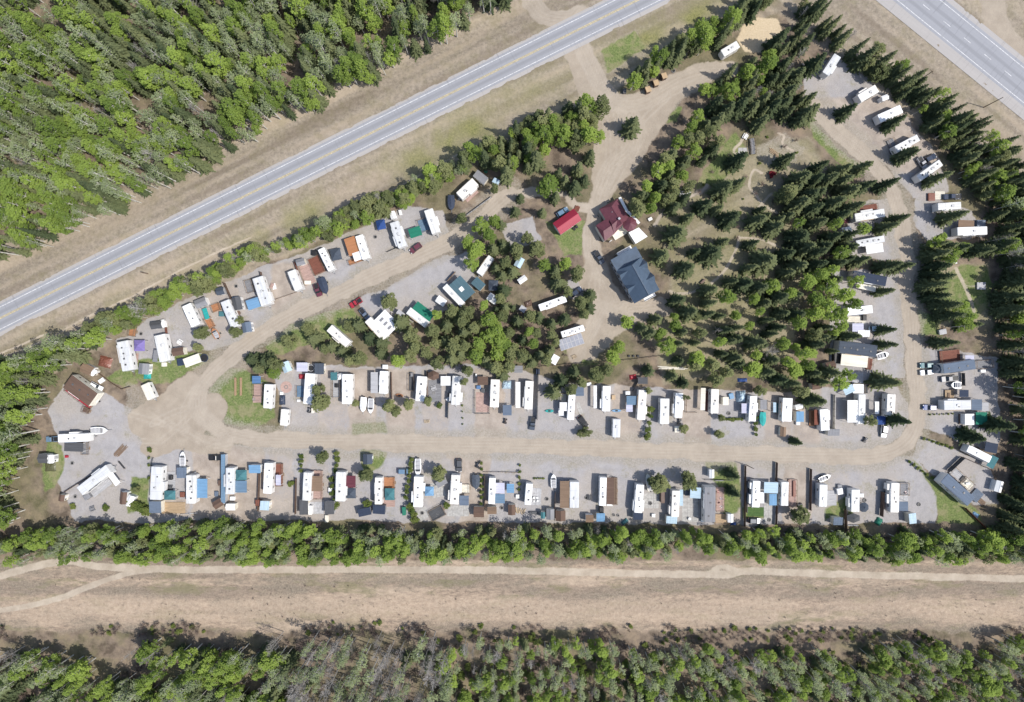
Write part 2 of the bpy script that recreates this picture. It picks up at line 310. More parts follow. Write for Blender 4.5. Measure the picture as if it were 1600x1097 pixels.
for nm, names in (('zone_a', ('dirt', 'gravel', 'lawn', 'verge')), ('zone_b', ('corr', 'track', 'sand', 'tan')), ('zone_c', ('green', 'rut', 'scrub', 'broad'))):
    a = t.nodes.new('ShaderNodeAttribute'); a.attribute_name = nm; s_ = t.nodes.new('ShaderNodeSeparateColor'); t.links.new(a.outputs['Color'], s_.inputs[0])
    for k, c in enumerate(('Red', 'Green', 'Blue')): ch[names[k]] = s_.outputs[c]
    ch[names[3]] = a.outputs['Alpha']
fine = nz(1.6, 8, .75); midn = nz(.22, 6, .65); big = nz(.045, 4, .6); tiny = nz(6, 4, .8)
edge = mth('SUBTRACT', mth('ADD', mth('MULTIPLY', fine, .5), mth('MULTIPLY', midn, .5)), .5)
def wgt(c, amt=1.1): # a ragged, sharpened weight
    v = mth('ADD', ch[c], mth('MULTIPLY', edge, amt)); m = t.nodes.new('ShaderNodeMapRange'); m.interpolation_type = 'SMOOTHSTEP'
    m.inputs[1].default_value = .28; m.inputs[2].default_value = .72; t.links.new(v, m.inputs[0])
    g = mth('MULTIPLY', m.outputs[0], mth('GREATER_THAN', ch[c], .02)); return g
litter = ramp(midn, (.3, (.105, .082, .062)), (.5, (.19, .15, .115)), (.68, (.25, .195, .14)))
litter = mix(mth('MULTIPLY', ramp(big, (.45, 0), (.62, 1)), .5), litter, ramp(fine, (.3, (.075, .085, .035)), (.7, (.17, .165, .075))))
vg = ramp(nz(.9, 8, .72), (.28, (.205, .175, .138)), (.5, (.285, .242, .19)), (.72, (.355, .302, .238)))
vg = mix(mth('MULTIPLY', ramp(ch['broad'], (.5, 0), (.8, 1)), .55), vg, (.385, .315, .235)); vg = mix(mth('MULTIPLY', ramp(ch['broad'], (.2, 1), (.45, 0)), .5), vg, (.17, .135, .10)); vg = mix(mth('MULTIPLY', ramp(midn, (.3, 1), (.5, 0)), .35), vg, (.20, .175, .10))
vg = mix(mth('MULTIPLY', ch['green'], .75), vg, ramp(fine, (.3, (.12, .13, .05)), (.7, (.25, .235, .10))))
cor = ramp(nz(.8, 9, .78, (.5, 1.2, 1)), (.28, (.155, .122, .098)), (.46, (.29, .225, .17)), (.58, (.38, .295, .22)), (.74, (.47, .375, .28)))
cor = mix(mth('MULTIPLY', ramp(ch['broad'], (.2, 1), (.5, 0)), .55), cor, ramp(fine, (.3, (.13, .105, .085)), (.7, (.25, .205, .16)))); cor = mix(mth('MULTIPLY', ramp(ch['broad'], (.55, 0), (.85, 1)), .45), cor, (.46, .37, .28))
cor = mix(mth('MULTIPLY', ramp(nz(.07, 7, .72, (.45, 1.4, 1)), (.36, 1), (.56, 0)), .8), cor, ramp(fine, (.35, (.155, .13, .105)), (.68, (.28, .24, .18))))
cor = mix(mth('MULTIPLY', ramp(nz(.12, 6, .7, (.4, 1.5, 1)), (.54, 0), (.70, 1)), .65), cor, (.175, .165, .09))
drt = ramp(nz(.25, 5, .6), (.2, (.285, .24, .188)), (.5, (.33, .28, .222)), (.8, (.38, .325, .258)))
drt = mix(.22, drt, ramp(tiny, (.3, (.23, .195, .155)), (.7, (.44, .38, .31))))
drt = mix(mth('MULTIPLY', ch['rut'], .62), drt, ramp(midn, (.2, (.37, .325, .27)), (.8, (.46, .405, .34))))
drt = mix(mth('MULTIPLY', ramp(nz(.07, 6, .7), (.55, 0), (.78, 1)), .45), drt, (.245, .205, .16))
grv = ramp(nz(.35, 8, .72), (.3, (.265, .254, .254)), (.5, (.318, .304, .303)), (.72, (.37, .353, .35)))
grv = mix(.35, grv, ramp(tiny, (.3, (.21, .20, .20)), (.72, (.47, .45, .445))))
grv = mix(mth('MULTIPLY', ramp(big, (.45, 0), (.62, 1)), .55), grv, ramp(fine, (.3, (.29, .255, .22)), (.7, (.40, .36, .315))))
grv = mix(mth('MULTIPLY', ramp(nz(.16, 8, .75), (.58, 0), (.7, 1)), .55), grv, ramp(fine, (.3, (.17, .16, .10)), (.7, (.33, .30, .225))))
grv = mix(wgt('tan'), grv, ramp(midn, (.3, (.285, .24, .20)), (.7, (.40, .345, .295))))
lwn = ramp(fine, (.28, (.08, .11, .038)), (.5, (.135, .172, .06)), (.74, (.22, .245, .10)))
lwn = mix(mth('MULTIPLY', ramp(midn, (.48, 0), (.66, 1)), .6), lwn, (.27, .235, .14))
scr = ramp(fine, (.3, (.19, .175, .115)), (.46, (.27, .24, .19)), (.66, (.35, .32, .28)))
snd = ramp(fine, (.3, (.46, .37, .245)), (.7, (.56, .46, .32)))
cor = mix(mth('MULTIPLY', wgt('tan', 1.4), .6), cor, ramp(nz(.9, 8, .8), (.3, (.31, .235, .17)), (.7, (.50, .40, .305))))
trk = ramp(midn, (.3, (.36, .305, .24)), (.7, (.48, .415, .335)))
cor = mix(mth('MULTIPLY', ramp(nz(.55, 9, .85, (.7, 1.2, 1)), (.30, 1), (.45, 0)), .75), cor, (.125, .105, .08)); vg = mix(mth('MULTIPLY', ramp(nz(.7, 9, .85), (.28, 1), (.43, 0)), .5), vg, (.15, .13, .085))
c = mix(wgt('verge', .7), litter, vg); c = mix(wgt('corr', .8), c, cor); c = mix(wgt('gravel', .9), c, grv); c = mix(wgt('lawn', 1.2), c, lwn)
c = mix(mth('MULTIPLY', wgt('scrub', 2.2), .6), c, scr); c = mix(wgt('sand', .8), c, snd); c = mix(wgt('dirt', 1.0), c, drt); c = mix(mth('MULTIPLY', wgt('track', 1.4), .8), c, trk)
t.links.new(c, bs.inputs['Base Color'])
bp = t.nodes.new('ShaderNodeBump'); bp.inputs['Strength'].default_value = .8; bp.inputs['Distance'].default_value = .25
t.links.new(mth('ADD', mth('MULTIPLY', fine, .7), mth('MULTIPLY', midn, .6)), bp.inputs['Height']); t.links.new(bp.outputs[0], bs.inputs['Normal'])

stack = np.stack([np.full(shp, .35), dirt * 1.25, gravel, lawn * 1.1, np.maximum(track, path) * 1.1, sand * 1.2], -1).argmax(-1)
fz = stack[:-1, :-1]; ny, nx = shp; idx = np.arange(ny * nx).reshape(shp)
quads = np.stack([idx[1:, :-1], idx[1:, 1:], idx[:-1, 1:], idx[:-1, :-1]], -1)
co = np.stack([WX, WY, WZ], -1).reshape(-1, 3)
def struct(o): o['kind'] = 'structure'; return o
for zi, nm in enumerate(('ground', 'dirt_road', 'gravel_lot', 'lawn', 'path', 'sand_patch')):
    q = quads[fz == zi]; used, inv = np.unique(q, return_inverse=True); me = bpy.data.meshes.new(nm)
    me.vertices.add(len(used)); me.vertices.foreach_set('co', co[used].ravel())
    me.loops.add(q.size); me.loops.foreach_set('vertex_index', inv.ravel()); me.polygons.add(len(q)); me.polygons.foreach_set('loop_start', np.arange(0, q.size, 4)); me.update()
    for an, arr in (('zone_a', cols1), ('zone_b', cols2), ('zone_c', cols3)):
        at_ = me.attributes.new(an, 'FLOAT_COLOR', 'POINT'); at_.data.foreach_set('color', arr.reshape(-1, 4)[used].astype(np.float32).ravel())
    me.materials.append(gm); me.shade_smooth(); me.validate()
    o = bpy.data.objects.new(nm, me); col.objects.link(o); struct(o)

# ================================================================ HIGHWAYS
def asphalt(name, light):
    m = bpy.data.materials.new(name); m.use_nodes = True; t = m.node_tree; b = t.nodes['Principled BSDF']; b.inputs['Roughness'].default_value = .85; b.inputs['Specular IOR Level'].default_value = .25
    uv = t.nodes.new('ShaderNodeUVMap'); sp = t.nodes.new('ShaderNodeSeparateXYZ'); t.links.new(uv.outputs[0], sp.inputs[0])
    def N(sc, vec, d=6):
        n = t.nodes.new('ShaderNodeTexNoise'); n.inputs['Scale'].default_value = sc; n.inputs['Detail'].default_value = d; n.inputs['Roughness'].default_value = .7; t.links.new(vec, n.inputs[0]); return n.outputs['Fac']
    def Mp(s):
        q = t.nodes.new('ShaderNodeMapping'); q.inputs['Scale'].default_value = s; t.links.new(uv.outputs[0], q.inputs[0]); return q.outputs[0]
    def rp(f, *st):
        r = t.nodes.new('ShaderNodeValToRGB'); e = r.color_ramp.elements
        while len(e) < len(st): e.new(.5)
        for k, (p, c_) in enumerate(st): e[k].position = p; e[k].color = (*c_, 1)
        t.links.new(f, r.inputs[0]); return r.outputs[0]
    def mx(f, a, b_, mode='MIX'):
        m_ = t.nodes.new('ShaderNodeMix'); m_.data_type = 'RGBA'; m_.blend_type = mode
        if isinstance(f, float): m_.inputs[0].default_value = f
        else: t.links.new(f, m_.inputs[0])
        t.links.new(a, m_.inputs[6]); t.links.new(b_, m_.inputs[7]); return m_.outputs[2]
    base = rp(N(1, Mp((1.2, .05, 1))), (.3, tuple(.82 * v for v in light)), (.7, tuple(1.15 * v for v in light)))
    base = mx(.35, base, rp(N(3, Mp((1, 1, 1))), (.3, tuple(.75 * v for v in light)), (.7, tuple(1.25 * v for v in light))))
    base = mx(.5, base, rp(N(1, Mp((.06, 1.1, 1)), 8), (.36, tuple(.6 * v for v in light)), (.44, light)))
    # tyre-polished wheel paths: u is metres across, folded onto one lane
    ab = t.nodes.new('ShaderNodeMath'); ab.operation = 'ABSOLUTE'; t.links.new(sp.outputs['X'], ab.inputs[0])
    a2 = t.nodes.new('ShaderNodeMath'); a2.operation = 'SUBTRACT'; t.links.new(ab.outputs[0], a2.inputs[0]); a2.inputs[1].default_value = 1.75
    a3 = t.nodes.new('ShaderNodeMath'); a3.operation = 'ABSOLUTE'; t.links.new(a2.outputs[0], a3.inputs[0])
    mr = t.nodes.new('ShaderNodeMapRange'); mr.interpolation_type = 'SMOOTHSTEP'; mr.inputs[1].default_value = .25; mr.inputs[2].default_value = .95; mr.inputs[3].default_value = 1; mr.inputs[4].default_value = 0; t.links.new(a3.outputs[0], mr.inputs[0])
    mu = t.nodes.new('ShaderNodeMath'); mu.operation = 'MULTIPLY'; mu.inputs[1].default_value = .55; t.links.new(mr.outputs[0], mu.inputs[0])
    base = mx(mu.outputs[0], base, rp(N(1, Mp((2, .08, 1))), (.3, tuple(.62 * v for v in light)), (.7, tuple(.82 * v for v in light))))
    t.links.new(base, b.inputs['Base Color']); return m
M_ASPH = asphalt('aged_asphalt', (.285, .29, .31)); M_SHLD = asphalt('shoulder_gravel', (.36, .34, .325))
M_WLINE = mat('white_road_paint', (.70, .70, .70), .7, var=.3, scale=2); M_YLINE = mat('yellow_road_paint', (.58, .46, .20), .7, var=.3, scale=2)
def strip(line, s0, s1, o0, o1, z0, z1, ns=40, nw=1):
    a, b = line; A = Vector(((a.x - 800) * S, (548.5 - a.y) * S)); B = Vector(((b.x - 800) * S, (548.5 - b.y) * S)); dv = (B - A).normalized(); nv = Vector((dv.y, -dv.x))
    mb = MB(); uv = []
    for i in range(ns + 1):
        s_ = s0 + (s1 - s0) * i / ns
        for j in range(nw + 1):
            o = o0 + (o1 - o0) * j / nw; p = A + dv * s_ + nv * o; mb.v.append((p.x, p.y, z0 + (z1 - z0) * j / nw)); uv.append((o, s_))
    for i in range(ns):
        for j in range(nw):
            k = i * (nw + 1) + j; q = nw + 1; mb.f.append((k, k + 1, k + q + 1, k + q))
    return mb, uv
def lay(name, line, s0, s1, o0, o1, z0, z1, m, parent=None, ns=40):
    mb, uv = strip(line, s0, s1, o0, o1, z0, z1, ns); o = mb.build(name, m, parent); me = o.data; l = me.uv_layers.new(name='UVMap')
    for lp in me.loops: l.data[lp.index].uv = uv[lp.vertex_index]
    if parent is None: struct(o)
    return o
for line, s0, s1, wl, wr, edge_l, edge_r, sl, sr, centre in ((H1, -600, 800, -4.3, 4.3, -3.42, 3.42, .9, 1.3, 'y'), (H2, -300, 700, -6.0, 5.4, -4.9, 4.4, 1.8, 3.6, 'w')):
    hw = lay('highway', line, s0, s1, wl, wr, .56, .56, M_ASPH, ns=80)
    lay('road_shoulder', line, s0, s1, wr, wr + sr, .556, .50, M_SHLD); lay('road_shoulder', line, s0, s1, wl - sl, wl, .50, .556, M_SHLD)
    for e in (edge_l, edge_r): lay('edge_line', line, s0, s1, e - .10, e + .10, .566, .566, M_WLINE, hw)
    if centre == 'y':
        for e in (-.2, .2): lay('centre_line', line, s0, s1, e - .1, e + .1, .566, .566, M_YLINE, hw)
    else:
        for k in range(60): lay('lane_dash', line, -60 + k * 9, -60 + k * 9 + 3, -.08, .08, .566, .566, M_WLINE, hw, ns=1)
# ================================================================ TREES
def leafmat(name, c0, c1, trans=.25, rough=.7):
    m = bpy.data.materials.new(name); m.use_nodes = True; t = m.node_tree; t.nodes.clear()
    o = t.nodes.new('ShaderNodeOutputMaterial'); df = t.nodes.new('ShaderNodeBsdfDiffuse'); tr = t.nodes.new('ShaderNodeBsdfTranslucent'); mx = t.nodes.new('ShaderNodeMixShader'); mx.inputs[0].default_value = trans
    oi = t.nodes.new('ShaderNodeObjectInfo'); tc = t.nodes.new('ShaderNodeTexCoord'); n = t.nodes.new('ShaderNodeTexNoise'); n.inputs['Scale'].default_value = .9; n.inputs['Detail'].default_value = 4
    t.links.new(tc.outputs['Object'], n.inputs[0])
    ad = t.nodes.new('ShaderNodeMath'); ad.operation = 'MULTIPLY_ADD'; ad.inputs[1].default_value = .75; t.links.new(oi.outputs['Random'], ad.inputs[0])
    sb = t.nodes.new('ShaderNodeMath'); sb.operation = 'SUBTRACT'; sb.inputs[1].default_value = .38; t.links.new(n.outputs['Fac'], sb.inputs[0]); t.links.new(sb.outputs[0], ad.inputs[2])
    r = t.nodes.new('ShaderNodeValToRGB'); e = r.color_ramp.elements; e[0].position = .0; e[1].position = 1.0; e[0].color = (*c0, 1); e[1].color = (*c1, 1); t.links.new(ad.outputs[0], r.inputs[0])
    for b in (df, tr): t.links.new(r.outputs[0], b.inputs[0])
    t.links.new(df.outputs[0], mx.inputs[1]); t.links.new(tr.outputs[0], mx.inputs[2]); t.links.new(mx.outputs[0], o.inputs[0]); return m
LM = dict(spruce=leafmat('spruce_needles', (.055, .078, .042), (.19, .21, .10), .22), aspen=leafmat('aspen_leaves', (.135, .20, .052), (.35, .45, .105), .45),
    pine=leafmat('pine_needles', (.10, .122, .055), (.25, .265, .118), .25), bare=leafmat('bare_twigs', (.17, .155, .14), (.33, .31, .29), .0), brush=leafmat('brush_twigs', (.10, .075, .065), (.20, .155, .13), .0),
    shrub=leafmat('shrub_leaves', (.075, .115, .03), (.19, .215, .065), .3), redbush=leafmat('red_leaves', (.16, .02, .03), (.24, .05, .05), .2), palegreen=leafmat('pale_aspen_leaves', (.20, .24, .13), (.35, .40, .21), .4))
M_BARK = mat('spruce_bark', (.10, .075, .058), .9, var=.25, scale=4); M_ASPB = mat('aspen_bark', (.62, .60, .54), .8, var=.25, scale=3); M_GREYB = mat('grey_bark', (.46, .44, .41), .85, var=.2, scale=3)
def tri_leaf(mb, c, size, rnd, flat=.0):
    a = rnd.random() * 6.283; tilt = (rnd.random() - .5) * (2.6 - flat * 2.0); u = Vector((math.cos(a), math.sin(a), 0)); v = Vector((-math.sin(a) * math.cos(tilt), math.cos(a) * math.cos(tilt), math.sin(tilt)))
    k = size * (.6 + .8 * rnd.random()); c = Vector(c)
    mb.add([c - u * k * .5 - v * k * .3, c + u * k * .5 - v * k * .35, c + u * k * .28 + v * k * .45, c - u * k * .35 + v * k * .4], [(0, 1, 2, 3)])
def spruce(seed):                                      # unit: height 1 * 17 m
    r = random.Random(seed); mb = MB(); Hh = 17.0; Rm = 2.75 + r.random() * .6; tr = MB().tube((0, 0, 0), (0, 0, Hh * .97), .22, .02, 7)
    lv = 19
    for k in range(lv):
        f = k / (lv - 1); z = Hh * (.06 + .92 * f); rad = Rm * (1 - f) ** .62 * (.85 + .3 * r.random()) + .12; n = max(5, int(11 - 5 * f)); a0 = r.random() * 6.28
        for i in range(n):
            a = a0 + 6.283 * i / n + (r.random() - .5) * .5; ln = rad * (.5 + .72 * r.random()); dz = -ln * (.22 + .25 * r.random()); ca, sa = math.cos(a), math.sin(a)
            u = Vector((ca, sa, dz / ln)); s_ = Vector((-sa, ca, 0)); o = Vector((0, 0, z)); wd = .16 + .13 * ln
            p = [o + u * ln * .12, o + u * ln * .5 + s_ * wd, o + u * ln, o + u * ln * .5 - s_ * wd]; mb.add(p, [(0, 3, 2, 1)])
            for q in (.55, .8, .98): tri_leaf(mb, o + u * ln * q + Vector((r.uniform(-.15, .15), r.uniform(-.15, .15), r.uniform(-.1, .15))), .34 + .22 * (1 - f), r, .6)
            for q in (.35, .55, .72, .88):
                for sd_ in (-1, 1):
                    b = o + u * ln * q; tl = ln * (.42 * (1.05 - q)) + .18; e = b + (s_ * sd_ * .85 + u * .6) * tl + Vector((0, 0, -.12 * tl - r.random() * .12)); w2 = (u * .35 - s_ * sd_ * .2).normalized() * (.09 + .12 * tl)
                    mb.add([b - w2, b + w2, e], [(0, 1, 2)])
    return mb, tr, 'spruce', M_BARK
def clumps(mb, r, centres, n, leaf, flat=.85):
    for (x, y, z, cr) in centres:
        for _ in range(int(n * (cr / 1.0) ** 1.6)):
            while True:
                p = Vector((r.uniform(-1, 1), r.uniform(-1, 1), r.uniform(-1, 1)))
                if .15 < p.length < 1: break
            tri_leaf(mb, (x + p.x * cr, y + p.y * cr, z + p.z * cr * .75), leaf, r, flat)
def broad(seed, Hh, R0, base, ncl, n, leaf, kind, bark, limb=True, tall=1.0, cl=(.6, 1.25)):
    r = random.Random(seed); mb = MB(); lean = Vector((r.uniform(-.5, .5), r.uniform(-.5, .5), 0)); top = Vector((0, 0, Hh * .9)) + lean; tr = MB().tube((0, 0, 0), tuple(Vector((0, 0, Hh * base)) + lean * base), .21, .16, 7).tube(tuple(Vector((0, 0, Hh * base)) + lean * base), tuple(top), .16, .03, 6)
    cs = []
    for k in range(ncl):
        f = (k + .5) / ncl; z = Hh * (base + (1 - base) * f * .95); prof = math.sin(math.pi * min(.98, .18 + .74 * f)) ** .7; a = k * 2.4 + r.random(); d_ = R0 * prof * (.35 + .6 * r.random()) if f < .93 else .1
        c_ = (d_ * math.cos(a) + lean.x * f, d_ * math.sin(a) + lean.y * f, z, r.uniform(*cl) * (R0 / 2.2) ** .5); cs.append(c_)
        if limb: tr.tube(tuple(lean * f * .9 + Vector((0, 0, z - .9))), c_[:3], .06, .015, 4)
    clumps(mb, r, cs, n, leaf); return mb, tr, kind, bark
def bare(seed, Hh=13, kind='bare', nb=46, bark=None, spread=1.9):
    r = random.Random(seed); mb = MB(); tr = MB().tube((0, 0, 0), (r.uniform(-.5, .5), r.uniform(-.5, .5), Hh), .16, .03, 6)
    for k in range(nb):
        f = .35 + .64 * r.random(); z = Hh * f; a = r.random() * 6.28; ln = spread * (1.25 - f) * (.6 + r.random()); e = Vector((math.cos(a) * ln, math.sin(a) * ln, z + ln * (.5 + .5 * r.random()))); mb.tube((0, 0, z), tuple(e), .045, .012, 3)
        for q in range(7):
            b = Vector((0, 0, z)).lerp(e, .3 + .7 * r.random()); a2 = a + r.uniform(-1.2, 1.2); l2 = ln * .4 * (.5 + r.random()); e2 = b + Vector((math.cos(a2) * l2, math.sin(a2) * l2, l2 * r.uniform(.1, .9))); sd_ = Vector((-math.sin(a2), math.cos(a2), 0)) * .028
            mb.add([b - sd_, b + sd_, e2], [(0, 1, 2)])
    return mb, tr, kind, bark or M_GREYB
def bush(seed, kind='shrub', n=34, leaf=.26):
    r = random.Random(seed); mb = MB(); cs = []
    tr = MB()
    for k in range(6):
        a = k * 1.05 + r.random(); d_ = r.uniform(.1, .75); c_ = (d_ * math.cos(a), d_ * math.sin(a), r.uniform(.5, 1.25), r.uniform(.42, .62)); cs.append(c_); tr.tube((0, 0, 0), c_[:3], .04, .012, 4)
    clumps(mb, r, cs, n * 3, leaf); return mb, tr, kind, M_BARK
PROT = {}
def reg(kind, lst):
    PROT[kind] = []
    for k, (mb, tr, leaf, bark) in enumerate(lst):
        cm = mb.mesh(kind + '_crown', LM[leaf]); tm = tr.mesh(kind + '_trunk', bark); PROT[kind].append((cm, tm))
reg('spruce', [spruce(s) for s in range(11, 17)])
reg('aspen', [broad(s, 14, 2.3 + .3 * (s % 3), .40, 21, 36, .42, 'aspen', M_ASPB) for s in range(21, 27)])
reg('pale', [broad(s, 14.5, 2.0, .48, 18, 20, .36, 'palegreen', M_ASPB) for s in range(31, 35)])
reg('pine', [broad(s, 10, 2.3 + .25 * (s % 3), .16, 20, 60, .38, 'pine', M_BARK, cl=(.6, 1.25)) for s in range(41, 47)])
reg('bare', [bare(s) for s in range(51, 55)])
reg('brush', [bare(s, 2.6, 'brush', 40, M_BARK, 1.5) for s in range(61, 64)])
reg('shrub', [bush(s) for s in range(71, 75)])
reg('redbush', [bush(81, 'redbush')])
HT = dict(spruce=17., aspen=14., pale=14.5, pine=10., bare=13., brush=2.6, shrub=1.8, redbush=1.8); RD = dict(spruce=2.9, aspen=2.9, pale=2.5, pine=3.0, bare=1.9, brush=1.6, shrub=1.25, redbush=1.25)
NAME = dict(spruce='spruce_tree', aspen='aspen_tree', pale='budding_aspen_tree', pine='pine_tree', bare='bare_tree', brush='bare_brush', shrub='shrub', redbush='red_shrub')
CAT = dict(spruce='tree', aspen='tree', pale='tree', pine='tree', bare='tree', brush='bush', shrub='shrub', redbush='shrub')
CROWNP = {}; TRUNKP = {}
SINGLE = []
INFO = []
def tree(kind, X, Y, z, h, rw, label, group=None, near=False):      # X, Y world; h height m; rw crown radius m
    v = rng.integers(len(PROT[kind])); cm, tm = PROT[kind][v]; sz = h / HT[kind]; sr = rw / RD[kind]
    rt = thing(NAME[kind], label, CAT[kind], X, Y, z - .03, rng.random() * 6.283, group); rt.scale = (sr, sr, sz)
    tr = put('trunk' if kind not in ('shrub', 'brush', 'redbush') else 'stem', tm, rt); cr = put('crown' if kind not in ('shrub', 'brush', 'redbush') else 'foliage', cm, rt)
    INFO.append((rt, kind, X, Y, h)) if near else None
    if (kind, v) not in CROWNP: CROWNP[(kind, v)] = cr; TRUNKP[(kind, v)] = tr
    return rt
def T(kind, t, x, y, r, h, label, group=None, near=False):         # the crown's middle as the photo shows it
    if kind == 'spruce': h *= .82
    zc = h * (.42 if kind == 'spruce' else .6); X, Y = at(t, x, y, zc); rw = r / TILES[t][2] * S
    bx, by = X / S + 800, 548.5 - Y / S; SINGLE.append((bx, by, r / TILES[t][2] * .8)); tree(kind, X, Y, float(gz(bx, by)), h, rw, label, group, near)
def stuff(kind, pts, name, label):                     # pts: (X, Y, z, h, rw)
    if not pts: return
    me = bpy.data.meshes.new(name); me.from_pydata([p[:3] for p in pts], [], []); n = len(pts)
    for an, ty, arr in (('sc', 'FLOAT_VECTOR', [(p[4] / RD[kind], p[4] / RD[kind], p[3] / HT[kind]) for p in pts]), ('rot', 'FLOAT_VECTOR', [(0, 0, rng.random() * 6.283) for _ in pts])):
        a = me.attributes.new(an, ty, 'POINT'); a.data.foreach_set('vector', np.array(arr, np.float32).ravel())
    a = me.attributes.new('var', 'INT', 'POINT'); a.data.foreach_set('value', rng.integers(0, len(PROT[kind]), n).astype(np.int32))
    o = bpy.data.objects.new(name, me); col.objects.link(o); o['kind'] = 'stuff'; tag(o, label, 'trees' if CAT[kind] == 'tree' else 'bushes')
    g = bpy.data.node_groups.new(name, 'GeometryNodeTree'); g.interface.new_socket('Geometry', in_out='INPUT', socket_type='NodeSocketGeometry'); g.interface.new_socket('Geometry', in_out='OUTPUT', socket_type='NodeSocketGeometry')
    gi = g.nodes.new('NodeGroupInput'); go = g.nodes.new('NodeGroupOutput'); jn = g.nodes.new('GeometryNodeJoinGeometry')
    def attr(nm, ty):
        q = g.nodes.new('GeometryNodeInputNamedAttribute'); q.data_type = ty; q.inputs[0].default_value = nm; return q.outputs['Attribute']
    for v in range(len(PROT[kind])):
        for D in (CROWNP, TRUNKP):
            if (kind, v) not in D: continue
            oi = g.nodes.new('GeometryNodeObjectInfo'); oi.inputs['Object'].default_value = D[(kind, v)]; oi.inputs['As Instance'].default_value = True
            cp = g.nodes.new('FunctionNodeCompare'); cp.data_type = 'INT'; cp.operation = 'EQUAL'
            g.links.new(attr('var', 'INT'), cp.inputs[2]); cp.inputs[3].default_value = v
            ip = g.nodes.new('GeometryNodeInstanceOnPoints'); g.links.new(gi.outputs[0], ip.inputs['Points']); g.links.new(cp.outputs[0], ip.inputs['Selection']); g.links.new(oi.outputs['Geometry'], ip.inputs['Instance'])
            g.links.new(attr('sc', 'FLOAT_VECTOR'), ip.inputs['Scale'])
            er = g.nodes.new('FunctionNodeEulerToRotation'); g.links.new(attr('rot', 'FLOAT_VECTOR'), er.inputs[0]); g.links.new(er.outputs[0], ip.inputs['Rotation']); g.links.new(ip.outputs[0], jn.inputs[0])
    g.links.new(jn.outputs[0], go.inputs[0]); md = o.modifiers.new('scatter', 'NODES'); md.node_group = g
